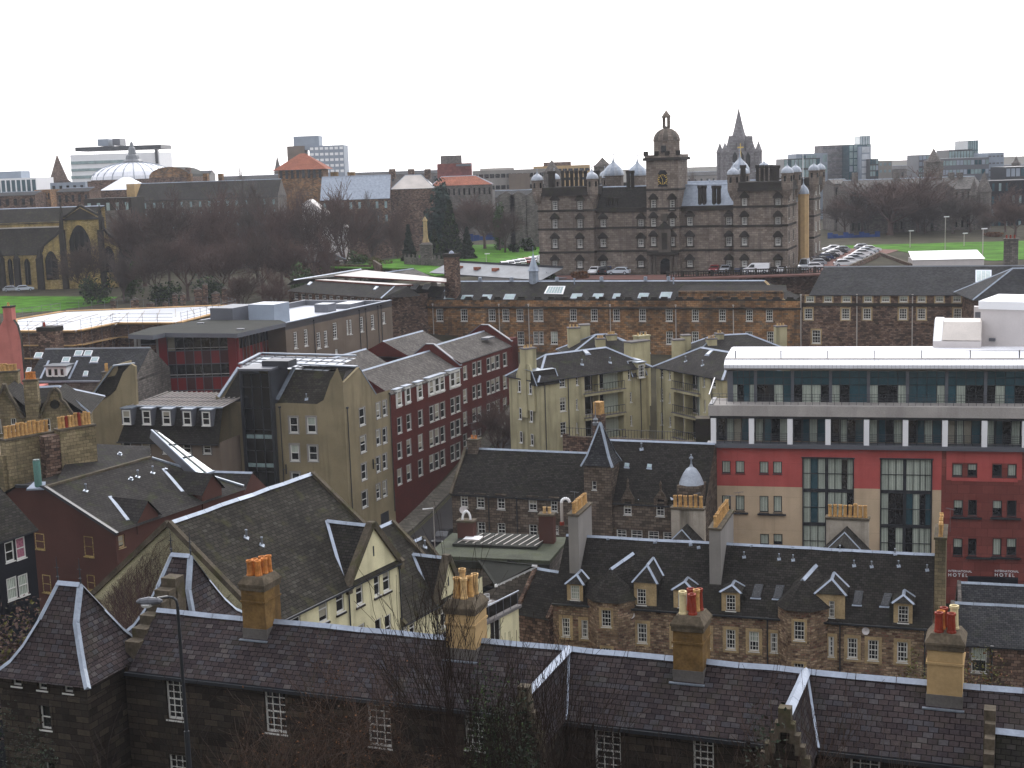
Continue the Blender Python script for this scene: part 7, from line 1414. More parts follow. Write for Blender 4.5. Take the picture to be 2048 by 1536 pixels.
for x in (1464, 1498): u = F_.hit(x, 275, 2)[0]; z1 = F_.hit(x, 272, 2)[1]; m = M(); m.box(F_, u-1.0, u+1.0, 1, 3, F_.z-1, z1, 'stone_far'); m.build('turret', o, base)
for x in (1470, 1483, 1496):
    u = F_.hit(x, 315, -.05)[0]; m = M(); z0, z1 = F_.hit(x, 335, -.05)[1], F_.hit(x, 312, -.05)[1]; m.prism([F_.pt(u-.7, .02, z0), F_.pt(u+.7, .02, z0), F_.pt(u+.7, .02, z1), F_.pt(u, .02, z1+1.4), F_.pt(u-.7, .02, z1)], F_.n*.1, 'glass_dark'); m.build('window', o, base)
m = M(); q = V(1481, 300, Yc-8); m.tube(q-Vec((0, 0, 3)), q+Vec((0, 0, 2)), .2, .15, 'gold', 6); m.box(Fr(q-Vec((.9, 0, 0)), q+Vec((.9, 0, 0))), 0, 1.8, -.1, .1, q.z+.6, q.z+1, 'gold'); 
single('weather_vane', m, 'gilded weather vane on the pole in front of the gothic spire', 'weather vane', q-Vec((0, 0, 3)))
# modern glass blocks, right
gt = lambda *a: rnd.choice(['glass_teal', 'glass_sky', 'metal_blue', 'glass_sky'])
GB = [('glass_block', 'low teal glass block left of the flagpole', 1568, 318, 1640, 470, 'metal_dark', (10, 2, 7), (.85, .8), gt), ('glass_block', 'dark topped glass block beside the flagpole', 1592, 308, 1655, 480, 'metal_blue', (6, 2, 7), (.8, .7), gt), ('glass_block', 'tall grey clad block right of the flagpole', 1646, 291, 1722, 500, 'stone_far', (9, 7, 16), (.85, .12), lambda *a: 'metal_grey'), ('glass_block', 'glass stair tower with pale top, tallest of the left modern group', 1698, 290, 1742, 490, 'glass_teal', (5, 6, 14), (.75, .85), gt),
      ('glass_block', 'pale clad block just right of the tallest glass stair tower', 1722, 293, 1741, 485, 'metal_blue', (1, 6, 14), (.8, .8), lambda *a: 'glass_pale'), ('glass_block', 'low teal block stepping down right of the pale clad block', 1740, 318, 1757, 480, 'metal_dark', (3, 3, 6), (.8, .8), gt), ('tenement', 'faint beige block above the large bare tree', 1757, 322, 1784, 520, 'harl_grey', (3, 2, 5), (.5, .4), lambda *a: 'glass_sky'),
      ('glass_block', 'dark glass block left of the dark spire', 1838, 310, 1860, 470, 'metal_grey', (3, 4, 8), (.8, .7), gt), ('glass_block', 'teal glass pavilion on the long dark roof', 1898, 300, 1945, 480, 'metal_dark', (8, 1, 5), (.8, .8), lambda *a: 'glass_sky'), ('glass_block', 'slim glass stair tower, tallest of the right modern group', 1936, 281, 1957, 482, 'glass_teal', (5, 3, 10), (.6, .9), lambda *a: 'glass_sky'),
      ('glass_block', 'long dark roofed office behind the gothic infirmary', 1862, 318, 1978, 462, 'metal_grey', (16, 2, 6), (.8, .5), gt), ('glass_block', 'blue grey square block at the right of the skyline', 1976, 306, 2008, 465, 'metal_blue', (4, 4, 9), (.7, .2), lambda *a: 'metal_grey'), ('glass_block', 'dark glass block at the right picture edge, upper one', 2012, 334, 2070, 440, 'metal_dark', (6, 2, 7), (.8, .7), gt), ('glass_block', 'large dark office with teal windows above the right lawn', 1980, 362, 2075, 400, 'timber_black', (7, 5, 18), (.35, .6), lambda *a: rnd.choice(['glass_teal', 'glass_sky', 'glass_dark']))]
for nm, lb, x0, y0, x1, Y, mt, gr, ws, wf in GB: far(nm, lb, x0, y0, x1, Y, 14, mt, zb=22, grid=gr, wsz=ws, wm=wf, y1=y0-(1 if nm == 'glass_block' else 0))
b, fr = far('glass_block', 'pale glass lift tower rising above the left modern group', 1720, 272, 1741, 494, 8, 'glass_sky', zb=30, y1=271, grid=(4, 1, 4), wsz=(.5, .9), wm='glass_pale')
spire('church_spire', 'dark stone spire between the two dark modern blocks', 1867, 297, 325, 430, 2.4, 'stone_grey', body=1.2)
spire('stone_turret', 'tiny stone tower at the far right of the skyline', 2032, 312, 328, 520, 1.5, 'stone_grey')
# gothic infirmary
b, fr = far('gothic_infirmary', 'long grey gothic infirmary with green slate roof and tall pointed turrets behind the bare trees', 1700, 385, 1968, 385, 16, 'stone_grey', zb=20, roof='gable', ry=356, roofm='slate_pale', grid=(22, 4, 15), wsz=(.35, .55), wm='glass_dark', fin=False)
for x in (1712, 1795, 1880, 1905, 1922): boxpx(b, fr, x-4, 345, x+4, 372, 6, 2.5, 'stone_grey', 'chimney')
for x, yt, yb, r in ((1968, 343, 385, 2.0), (1948, 356, 392, 1.4), (1852, 356, 380, 1.3)):
    u = fr.hit(x, yb, -1)[0]; zs = fr.hit(x, yb, -1)[1]; zt = fr.hit(x, yt, -1)[1]; m = M(); m.lathe(fr.pt(u, -1, 0), [(r, 20), (r, zs), (r*1.1, zs+.2), (.05, zt)], 8, 'stone_grey'); b.part('turret', m)
for x in (1760, 1830, 1890):
    u = fr.hit(x, 395, -.5)[0]; m = M(); zz = fr.hit(x, 366, -2)[1]; m.prism([fr.pt(u-3, -.3, 20), fr.pt(u+3, -.3, 20), fr.pt(u+3, -.3, fr.z), fr.pt(u, -.3, zz), fr.pt(u-3, -.3, fr.z)], -fr.n*5+fr.n*1, 'stone_grey', 'slate_grey'); b.part('gable_wing', m)
b.done()
b, fr = far('gothic_range', 'grey gothic range with small white gablet right of the palace', 1668, 368, 1702, 400, 14, 'stone_grey', zb=20, roof='gable', ry=358, roofm='slate_pale', grid=(3, 3, 12), wsz=(.35, .5), wm='glass_dark')
# ================= ochre church =================
fg = fry(84, 510, 345, 240, 505); p = fg.pt; zb = 20.0; L = fg.L
b = Bd('gothic_church', 'ochre stone church with curved shouldered gable, big pointed window and long grey green roofs', p(L/2, 5, zb), 'church')
h = lambda x, y: fg.hit(x, y)
prof = [h(84, 590), h(84, 505), h(88, 492), h(98, 483), h(112, 472), h(121, 462), h(122, 435), h(130, 434), h(160, 412), h(196, 431), h(203, 434), h(205, 456), h(214, 468), h(228, 478), h(238, 490), h(241, 505), h(241, 590)]
pts = [p(u, 0, z) for u, z in prof]; pts[0].z = zb; pts[-1].z = zb
b.wall.prism(pts, -fg.n*1.2, 'stone_yellow', 'sooty')
for a, c in zip(prof[1:-1], prof[2:-1]): b.wall.beam(p(a[0], .3, a[1]), p(c[0], .3, c[1]), .9, .5, 'sooty')
q0, q1 = h(121, 437), h(203, 437); b.wall.box(fg, q0[0], q1[0], -.4, 0, q0[1]-.5, q0[1], 'sooty'); ap = h(160, 416); b.wall.prism([p(q0[0]+1, -.02, q0[1]), p(q1[0]-1, -.02, q0[1]), p(ap[0], -.02, ap[1])], fg.n*.15, 'sooty')
for x in (122, 199): u0, z = h(x-3, 435); u1 = h(x+6, 435)[0]; b.wall.box(fg, u0, u1, -1.6, 0, zb, z-3, 'sooty'); b.wall.box(fg, u0+.3, u1-.3, -.8, .5, z-3, z+1, 'sooty'); b.wall.lathe(p((u0+u1)/2, -.2, z+1), [(.5, 0), (.05, 2.2)], 4, 'sooty')
for x in (82, 242): u0, z = h(x-3, 505); u1 = h(x+3, 505)[0]; b.wall.box(fg, u0, u1, -1.2, 0, zb, z-1, 'sooty'); b.wall.lathe(p((u0+u1)/2, -.5, z-1), [(.6, 0), (.05, 2.4)], 4, 'sooty')
def lancet(b, fr, x0, x1, yt, yb, n=3, mt='glass_dark'):
    u0, z0 = fr.hit(x0, yb, -.2); u1, _ = fr.hit(x1, yb, -.2); zt = fr.hit((x0+x1)/2, yt, -.2)[1]; w = u1-u0; zs = max(z0+.3, zt-w*.75); m = M(); um = (u0+u1)/2; N = 6
    arc = [fr.pt(u1-w/2*(i/N)**1.0*1.0, -.06, zs+(zt-zs)*math.sin(math.pi/2*i/N)**.8) for i in range(N+1)]+[fr.pt(um-w/2*i/N, -.06, zs+(zt-zs)*math.sin(math.pi/2*(1-i/N))**.8) for i in range(1, N+1)]
    m.prism([fr.pt(u0, -.06, z0), fr.pt(u1, -.06, z0)]+arc, fr.n*.08, mt); o = b.part('lancet_window', m); m = M()
    for i in range(1, n): u = u0+w*i/n; m.box(fr, u-.12, u+.12, -.3, -.15, z0, zs+(zt-zs)*.6, 'sooty')
    b.part('tracery', m, o)
lancet(b, fg, 142, 184, 450, 530, 4); lancet(b, fg, 93, 118, 502, 560, 2); lancet(b, fg, 209, 231, 492, 545, 2)
fn = Fr(p(-60, 8, 0), p(.2, 8, 0)) if 0 else fry(-60, 508, 352, 84, 510); n_ = fn.pt
# nave and aisle roofs going left
fn = Fr(p(-55, 2, 0), p(0, 2, 0)); hn = lambda x, y, v=0: fn.hit(x, y, v)
ze = hn(40, 510)[1]; z2 = hn(40, 457, 6)[1]; z3 = hn(40, 448, 6.2)[1]; z4 = hn(40, 417, 12)[1]; Ln = fn.L
facade(b, fn, zb, ze, [], 'stone_yellow'); b.roof.poly([fn.pt(0, -.4, ze-.1), fn.pt(Ln+2, -.4, ze-.1), fn.pt(Ln+6, 6, z2), fn.pt(0, 6, z2)], 'slate_moss'); b.wall.poly([fn.pt(0, 6.1, z2), fn.pt(Ln+6, 6.1, z2), fn.pt(Ln+6, 6.1, z3+.3), fn.pt(0, 6.1, z3+.3)], 'stone_yellow'); b.roof.poly([fn.pt(0, 5.8, z3), fn.pt(Ln+9, 5.8, z3), fn.pt(Ln+12, 12, z4), fn.pt(0, 12, z4)], 'slate_moss'); b.trim.ridge(fn.pt(0, 12, z4), fn.pt(Ln+12, 12, z4), .6, 'lead_pale'); b.trim.beam(fn.pt(0, 5.9, z2+.1), fn.pt(Ln+6, 5.9, z2+.1), .5, .3, 'zinc_pale'); b.wall.poly([fn.pt(0, 12.2, zb), fn.pt(Ln+12, 12.2, zb), fn.pt(Ln+12, 12.2, z4-.3), fn.pt(0, 12.2, z4-.3)], 'stone_yellow')
for x0, x1 in ((19, 28), (52, 63), (-14, -5)): lancet(b, fn, x0, x1, 517, 570, 2)
for x in (3, 34, 79): u, z = hn(x, 505); b.wall.box(fn, u-.6, u+.6, -1.6, 0, zb, z-1.4, 'sooty'); b.wall.lathe(fn.pt(u, -.8, z-1.4), [(.7, 0), (.05, 2.4)], 4, 'sooty')
b.done()
# ================= scaffolded roof =================
ZSc = 21.5; P_ = [A(x, y, ZSc) for x, y in ((35, 662), (152, 662), (232, 646), (352, 646), (462, 618), (440, 612), (130, 624), (35, 640))]
b = Bd('scaffolded_building', 'building under scaffold with a white sheeted temporary roof at the left', P_[2]+Vec((0, 4, -12))); fr = Fr(P_[0], P_[1])
b.roof.prism([q-Vec((0, 0, .3)) for q in P_], Vec((0, 0, .3)), 'membrane', 'timber_scaffold')
for i in range(4): a, c = P_[i], P_[i+1]; b.wall.poly([a-Vec((0, 0, 10)), c-Vec((0, 0, 10)), c-Vec((0, 0, .4)), a-Vec((0, 0, .4))], 'stone_brown')
m = M(); m2 = M()
for i in range(8):
    a, c = P_[i], P_[(i+1) % 8]; n = max(1, int((c-a).length/2.4))
    out = Vec(((c-a).y, -(c-a).x, 0)).normalized()*1.0
    if out.dot(a-sum(P_, Vec())/8) < 0: out = -out
    for k in range(n):
        q = a.lerp(c, k/n)+out; m.tube(q-Vec((0, 0, 9 if i < 5 else 0)), q+Vec((0, 0, 1.9)), .035, .035, 'metal_grey', 4)
    for z in (.6, 1.1, 1.7)+((-2.2, -4.4) if i < 4 else ()): m.tube(a+out+Vec((0, 0, z)), c+out+Vec((0, 0, z)), .03, .03, 'metal_dark', 4)
    for z in (0.05,)+((-2.4, -4.6) if i < 4 else ()): m2.prism([a+Vec((0, 0, z)), c+Vec((0, 0, z)), c+out*1.2+Vec((0, 0, z)), a+out*1.2+Vec((0, 0, z))], Vec((0, 0, .12)), 'timber_scaffold')
b.part('scaffold_tubes', m); b.part('scaffold_boards', m2)
m = M()
for i in range(14):
    t = i/13; a = P_[0].lerp(P_[1], t) if t < .4 else P_[1].lerp(P_[4], (t-.4)/.6); c = P_[7].lerp(P_[5], t); m.beam(a+Vec((0, 0, .05)), c+Vec((0, 0, .05)), .12, .08, 'zinc_pale')
b.part('sheet_battens', m); b.done()
# ================= low slate roofed school hall group =================
fk = frz(577, 581, 762, 595, 24.4); p = fk.pt
b = Bd('school_hall', 'low hall with broad slate hipped roof, pale flat strips and three rooflights', p(8, 6, 16)); L = fk.L
wn = [(x-4, 586+(x-580)*.07, x+4, 598+(x-580)*.07, {'blind': 0, 'nx': 1, 'ny': 1}) for x in range(592, 760, 14)]
facade(b, fk, 15, 24.4, wn, 'stone_brown', rec=.2, fw=.1); shell(b, fk, 14, 15, 24.4, 'stone_brown')
vk, = [4.2]; zk = fk.hit(690, 566, vk)[1]
b.roof.poly([p(-.4, -.4, 24.3), p(L+.4, -.4, 24.3), p(L-1.5, vk, zk), p(3, vk, zk)], 'slate_brown'); b.roof.poly([p(L+.4, -.4, 24.3), p(L+3.5, 6, 24.3), p(L+1, vk+1, zk), p(L-1.5, vk, zk)], 'slate_brown'); b.roof.poly([p(-.4, -.4, 24.3), p(3, vk, zk), p(-.4, 9, 24.3)], 'slate_brown')
b.trim.ridge(p(L+.4, -.4, 24.35), p(L-1.5, vk, zk), .4, 'lead_pale'); b.roof.prism([p(2.8, vk, zk), p(L-1.2, vk, zk), p(L+1, vk+2.2, zk), p(3.6, vk+2, zk)], Vec((0, 0, .25)), 'zinc_pale', 'brick_red')
P2 = lambda x, y, z: A(x, y, z)
b.roof.prism([P2(668, 553, 26.6), P2(893, 566, 26.6), P2(893, 559, 26.6), P2(730, 542, 26.6)], Vec((0, 0, .2)), 'zinc_pale', 'brick_red')
b.roof.poly([P2(572, 571, 25), P2(587, 560, 26.2), P2(722, 538, 26.2), P2(740, 548, 25.4), P2(610, 563, 25.4)], 'slate_pale'); b.trim.ridge(P2(587, 560, 26.2), P2(722, 538, 26.2), .4, 'lead_pale')
b.roof.poly([P2(735, 550, 25.6), P2(827, 537, 26.4), P2(862, 552, 25.2), P2(800, 558, 25.2)], 'slate_pale'); b.trim.ridge(P2(735, 550, 25.7), P2(827, 537, 26.4), .4, 'lead')
b.roof.poly([P2(775, 568, 25.4), P2(893, 573, 25.4), P2(880, 596, 23.6), P2(765, 586, 23.6)], 'slate_brown'); pk = Pl(P2(775, 568, 25.4), P2(893, 573, 25.4), P2(880, 596, 23.6))
for x in (806, 829, 853): skylight(b, pk, [(x-3, 568), (x+10, 569), (x+3, 579), (x-9, 578)], 'glass_pale', 'white_clean', bars=3, sill=False)
for px, w in ((620, 8), (752, 8)): skylight(b, Pl(p(0, -.4, 24.3), p(L, -.4, 24.3), p(3, vk, zk)), [(px, 564 if px < 700 else 573), (px+6, 565 if px < 700 else 574), (px-1, 571 if px < 700 else 580), (px-6, 570 if px < 700 else 580)], 'glass_pale', 'lead_pale', sill=False)
b.wall.box(Fr(P2(765, 597, 23.2), P2(838, 597, 23.2)), 0, 8, 0, 4, 14, 23.6, 'stone_brown'); F5 = Fr(P2(765, 597, 23.2), P2(838, 597, 23.2)); r = rect_px(F5, (803, 602, 822, 626), -.1); window(b, F5, *r, v=-.15, nx=2, ny=1, kind='fixed', fw=.18, blind=0); b.done()
# grey long glazed roof strip and brick stack behind
fj = frz(862, 545, 1085, 560, 25.2); b = Bd('long_low_hall', 'long low grey metal roofed hall between the lawn and the ochre range', fj.pt(10, 3, 20)); b.wall.box(fj, 0, fj.L, 0, 6, 18, 25.2, 'metal_grey'); b.roof.poly([fj.pt(-.3, -.3, 25.2), fj.pt(fj.L, -.3, 25.2), fj.pt(fj.L, 5, 27), fj.pt(-.3, 5, 27)], 'lead_dull'); b.roof.poly([fj.pt(-.3, 5, 27), fj.pt(fj.L, 5, 27), fj.pt(fj.L, 5.2, 27.4), fj.pt(-.3, 5.2, 27.4)], 'timber_black')
for i in range(3): u = 6+i*6; m = M(); m.box(fj, u, u+1.2, 2, 3, 25.8, 26.6, 'tile_red'); b.part('roof_vent', m)
b.done()
fj = fry(887, 508, 250, 908, 508); m = M(); m.box(fj, 0, fj.L, 0, 1.9, 14, fj.z, 'stone_brown'); m.box(fj, -.15, fj.L+.15, -.15, 2.05, fj.z-.6, fj.z+.05, 'sooty'); m.lathe(fj.pt(fj.L/2, .95, fj.z), [(.5, 0), (.4, .3), (.1, .55)], 8, 'lead_pale'); single('brick_chimney_stack', m, 'tall square dark brick chimney stack standing against the lawn', 'chimney stack', fj.pt(1, 1, 14))
# small lucarned roof at the left end of the ochre range
fj = frz(833, 603, 862, 603, 22.6); b = Bd('link_building', 'tiny grey roofed link with a pale lucarne at the left end of the ochre range', fj.pt(1, 1, 14)); b.wall.box(fj, -1, fj.L+1, .5, 5, 12, 22.6, 'stone_brown'); gable(b, fj, -1.5, fj.L+1.5, .3, 5, 22.6, fj.hit(872, 572, 2.5)[1], 'slate_grey', hip=(2, 2), cap='lead_pale'); u, z = fj.hit(872, 570, 2); m = M(); m.box(fj, u-.8, u+.4, 1.5, 3, z-1.4, z+.2, 'zinc_pale'); m.prism([fj.pt(u-1, 1.4, z+.2), fj.pt(u+.6, 1.4, z+.2), fj.pt(u-.2, 1.4, z+1.2)], -fj.n*1.7, 'zinc_pale'); b.part('lucarne', m); b.done()
# brick shed with glazed roof
q = lambda x, y: (560+x/6.0235, 500+y/6.0235)
ZS_ = 16.5; fs2 = frz(*q(930, 1085), *q(1440, 1085), ZS_); b = Bd('workshop', 'stone workshop with grey hipped roof and a row of slanting white rooflights', fs2.pt(3, 3, 8))
b.wall.box(fs2, -3, fs2.L, 0, 8, 3, ZS_, 'stone_brown'); zr = fs2.hit(*q(1270, 870), 4.5)[1]; ur = fs2.hit(*q(1270, 870), 4.5)[0]; pp = fs2.pt
b.roof.poly([pp(-.3, -.3, ZS_), pp(fs2.L+.2, -.3, ZS_), pp(ur, 4.5, zr)], 'slate_dark'); b.roof.poly([pp(fs2.L+.2, -.3, ZS_), pp(ur, 4.5, zr), pp(ur+6, 22, zr), pp(fs2.L+6.5, 18, ZS_)], 'slate_brown'); b.roof.poly([pp(-.3, -.3, ZS_), pp(ur, 4.5, zr), pp(ur+6, 22, zr), pp(1, 18, ZS_)], 'slate_dark')
b.trim.ridge(pp(-.3, -.3, ZS_), pp(ur, 4.5, zr), .4, 'lead_pale'); b.trim.ridge(pp(fs2.L+.2, -.3, ZS_), pp(ur, 4.5, zr), .4, 'lead_pale'); b.trim.ridge(pp(ur+6, 22, zr), pp(ur, 4.5, zr), .4, 'lead_pale')
pw = Pl(pp(fs2.L+.2, -.3, ZS_), pp(ur, 4.5, zr), pp(ur+6, 22, zr))
for i in range(6): x, y = 1370+i*48, 945-i*14; skylight(b, pw, [q(x, y), q(x+28, y-8), q(x+130, y+60+14), q(x+104, y+85)], 'white_clean', 'white', sill=False, th=.1)
b.done()
# ================= ground =================
def sm(a, b, x): t = max(0, min(1, (x-a)/(b-a))); return t*t*(3-2*t)
def gz(x, y):
    if y < 120: return -1+ (44+1)*(1-sm(-5, 42, y))*1.0 if y < 30 else -1+max(45*(1-sm(-5, 42, y)), 15*(1-sm(66, 84, y)))
    s = sm(165, 235, y)*12+max(0, min(1, (y-150)/60))*3
    e = 25 if x > -8 else 20+5*sm(-40, -8, x)
    k = sm(245, 262, y) if x > -8 else sm(235, 275, y)
    return -1+s*(1-k)+(e+1)*k
m = M(); xs = [-3000, -1200, -600, -350]+list(range(-240, 250, 8))+[350, 600, 1200, 3000]; ys = [-200, -60]+list(range(-20, 400, 5))+[450, 550, 700, 1000, 1600, 3000, 5000]
k = len(xs)
for y in ys:
    for x in xs: m.v.append(Vec((x, y, gz(x, y)-.02)))
for j in range(len(ys)-1):
    for i in range(k-1):
        a = j*k+i; m.f.append((a, a+1, a+k+1, a+k)); m.m.append('soil' if ys[j] < 400 else 'soil')
o = m.build('ground', None); tag(o, kind='structure')
def sheet(name, pts, mat, dz=.05, n=14):
    """ground sheet from photo pixels at given z, draped flat"""
    m = M(); m.prism([q+Vec((0, 0, dz-.3)) for q in pts], Vec((0, 0, .3)), mat); o = m.build(name, None); tag(o, kind='structure'); return o
sheet('lawn', [A(x, y, 25.0) for x, y in ((640, 535), (815, 537), (870, 552), (1000, 540), (1088, 535), (1088, 490), (1000, 488), (930, 491), (820, 515))], 'grass')
sheet('lawn', [A(x, y, 20.0) for x, y in ((-60, 630), (110, 622), (215, 606), (235, 594), (-60, 592))], 'grass')
sheet('lawn', [V(x, y, Y)*1 if 0 else A(x, y, 25.0) for x, y in ((1655, 492), (2120, 480), (2120, 514), (1990, 522), (1840, 510), (1780, 499), (1690, 498))], 'grass', .04)
sheet('car_park', [A(x, y, 25.0) for x, y in ((1095, 559), (1330, 560), (1640, 549), (1800, 500), (1680, 497), (1600, 548), (1088, 552))], 'red_asphalt', .07)
sheet('forecourt', [A(x, y, 25.0) for x, y in ((940, 572), (1330, 568), (1330, 552), (1000, 535))], 'asphalt', .06)
# street beside the maroon terrace
def strip(name, pts, w0, w1, mat, dz, curb=0):
    m = M(); L_ = []; R_ = []
    for (x, y) in pts: pass
    for i, (s, u) in enumerate(pts): L_.append(fT.pt(s, -w0, u+dz)); R_.append(fT.pt(s, -w1, u+dz))
    for i in range(len(pts)-1):
        m.poly([L_[i], R_[i], R_[i+1], L_[i+1]], mat)
        if curb: m.poly([R_[i], R_[i]-Vec((0, 0, curb)), R_[i+1]-Vec((0, 0, curb)), R_[i+1]], 'paving')
    o = m.build(name, None); tag(o, kind='structure')
hs_ = [(s, gz(*fT.pt(s, -3, 0)[:2])) for s in range(-40, 46, 4)]
strip('pavement', hs_, 0, 2.6, 'paving', .28, .14); strip('street', hs_, 2.6, 10.5, 'asphalt', .14); strip('pavement', hs_, 10.5, 12.5, 'paving', .28)
m = M()
for k_ in range(len(hs_)-1):
    for w in (2.9, 3.2):
        a, c = hs_[k_], hs_[k_+1]; m.beam(fT.pt(a[0], -w, a[1]+.16), fT.pt(c[0], -w, c[1]+.16), .1, .01, 'leaf_olive')
tag(m.build('road_marking', None), kind='structure')
# marquee, low stone walls, gardens
fm = fry(1826, 520, 262, 1968, 517); b = Bd('marquee', 'long white roofed temporary hall on the grass behind the stone store', fm.pt(7, 3, 23)); zt = fm.z; dz = fm.hit(1960, 500, 7)[1]
b.wall.box(fm, 0, fm.L, 0, 8, 20, zt, 'offwhite'); b.roof.poly([fm.pt(-.2, -.2, zt), fm.pt(fm.L+.2, -.2, zt), fm.pt(fm.L, 8, dz), fm.pt(0, 8, dz)], 'white_clean'); b.roof.poly([fm.pt(fm.L, 0, zt), fm.pt(fm.L, 8, zt), fm.pt(fm.L, 8, dz)], 'offwhite'); b.done()
for x0, y0, x1, y1, z, lb in ((1660, 548, 1760, 505, 25.9, 'low stone wall climbing beside the row of white cars'), (1760, 505, 1822, 528, 25.6, 'dark sloping railing wall right of the car park'), (610, 528, 740, 530, 25.5, 'old brown garden wall in front of the bare trees'), (745, 520, 760, 530, 26.6, 'gate piers in the old brown garden wall')):
    a, c = A(x0, y0, z), A(x1, y1, z); f_ = Fr(a, c); m = M(); m.box(f_, 0, f_.L, 0, .5, z-3, z, 'stone_brown', top='coping'); single('garden_wall', m, lb, 'wall', f_.pt(f_.L/2, 0, z-3))
# monument
q = A(853, 515, 26.5); o = bpy.data.objects.new('monument', None); col.objects.link(o); o.location = q; tag(o, 'slender stone memorial shaft on a stepped pedestal among the evergreens', 'monument')
zt = V(853, 433, q.y).z; m = M(); m.lathe(q-Vec((0, 0, 1.5)), [(2.6, 0), (2.6, 1.2), (1.9, 1.3), (1.9, 4.2), (2.1, 4.4), (1.2, 4.9)], 4, 'stone_grey', rot=.785); m.build('pedestal', o, q); m = M(); m.lathe(q, [(.9, 3.3), (.55, 4.4), (.42, zt-q.z-1.2), (.6, zt-q.z-.9), (.1, zt-q.z)], 6, 'margin'); m.build('shaft', o, q)
q0, q1 = A(808, 520, 26), A(888, 524, 26); f_ = Fr(q0, q1); m = M(); m.box(f_, 0, f_.L, 0, .4, 25, 26.6, 'stone_grey'); [m.box(f_, i*1.6, i*1.6+.3, -.05, .45, 26.6, 27.4, 'stone_grey') for i in range(int(f_.L/1.6))]; single('stone_balustrade', m, 'weathered grey balustrade at the foot of the memorial shaft', 'balustrade', f_.pt(4, 0, 25))
fv = Fr(A(585, 522, 26.2), A(690, 514, 26.2)); b = Bd('pavilion', 'small pavilion with low grey pyramid roof below the churchyard trees', fv.pt(5, 3, 23)); b.wall.box(fv, 1, fv.L-1, 1, 6, 22, 25.8, 'stone_brown'); gable(b, fv, 0, fv.L, 0, 7, 25.8, 28, 'slate_pale', hip=(4, 4), cap='lead_pale', capw=.2); b.done()
fv = Fr(A(610, 470, 27), A(690, 470, 27)); p_ = V(606, 400, 380); fv = Fr(V(604, 420, 385), V(690, 455, 385)); b = Bd('white_gabled_house', 'white building with a long sloping pale roof seen through the bare trees', fv.pt(5, 3, 24)); z0, z1 = fv.hit(604, 400)[1], fv.hit(690, 455)[1]
b.wall.prism([fv.pt(0, 0, 22), fv.pt(fv.L, 0, 22), fv.pt(fv.L, 0, z1), fv.pt(2, 0, z0), fv.pt(0, 0, z0-1)], Vec((0, 9, 0)), 'offwhite', 'zinc_pale'); b.done()
for x0, y0, x1, y1, Y, lb in ((935, 466, 1060, 498, 415, 'blue site hoarding under the trees left of the palace'), (1655, 464, 1760, 492, 365, 'blue site hoarding under the trees right of the palace')):
    a = V(x0, y1, Y); c = V(x1, y1, Y); f_ = Fr(a, c); zt = f_.hit((x0+x1)/2, y0)[1]; m = M(); n = 10; [m.box(f_, f_.L*i/n+.05, f_.L*(i+1)/n, 0, .2, 24, zt-.4*(i % 3), 'blue_panel') for i in range(n)]; single('hoarding', m, lb, 'hoarding', f_.pt(f_.L/2, 0, 24))
# flag and lamp poles
for x, yb, yt, Y, lb in ((1606, 362, 308, 300, 'white flagpole on the palace roof'),): q = V(x, yb, Y); m = M(); m.tube(q-Vec((0, 0, 2)), Vec((q.x, q.y, V(x, yt, Y).z)), .12, .07, 'white_clean', 6); single('flagpole', m, lb, 'flagpole', q)
for i, (x, yb, yt) in enumerate(((1965, 528, 458), (1928, 492, 467), (1820, 495, 462), (973, 533, 508), (1890, 500, 434))):
    q = A(x, yb, 25); q.z = gz(q.x, q.y); zt = V(x, yt, q.y).z; o = bpy.data.objects.new('street_lamp', None); col.objects.link(o); o.location = q; tag(o, ('tall pale street lamp post right of the white marquee roof', 'white lamp post on the right lawn near the infirmary', 'thin lamp post by the large bare tree on the right', 'short white lamp on the lawn left of the palace', 'tall thin lamp post rising in front of the gothic infirmary')[i], 'street lamp')
    m = M(); m.tube(q, Vec((q.x, q.y, zt)), .1, .07, 'zinc_pale', 6); m.build('pole', o, q); m = M(); m.box(Fr(Vec((q.x, q.y, 0)), Vec((q.x+1, q.y, 0))), -.3, .8, -.12, .12, zt-.05, zt+.15, 'white_clean'); m.build('lamp_head', o, q)
q = fT.pt(-22, -8, 0); q = V(868, 1050, 165); q.z = gz(q.x, q.y); zt = V(874, 1016, 165).z; o = bpy.data.objects.new('street_lamp', None); col.objects.link(o); o.location = q; tag(o, 'thin white street lamp over the dark car in the narrow street', 'street lamp')
m = M(); m.tube(q, Vec((q.x, q.y, zt)), .07, .05, 'zinc_pale', 6); m.build('pole', o, q); m = M(); m.tube(Vec((q.x, q.y, zt)), Vec((q.x-1.3, q.y, zt-.1)), .05, .08, 'white_clean', 5); m.build('lamp_head', o, q)
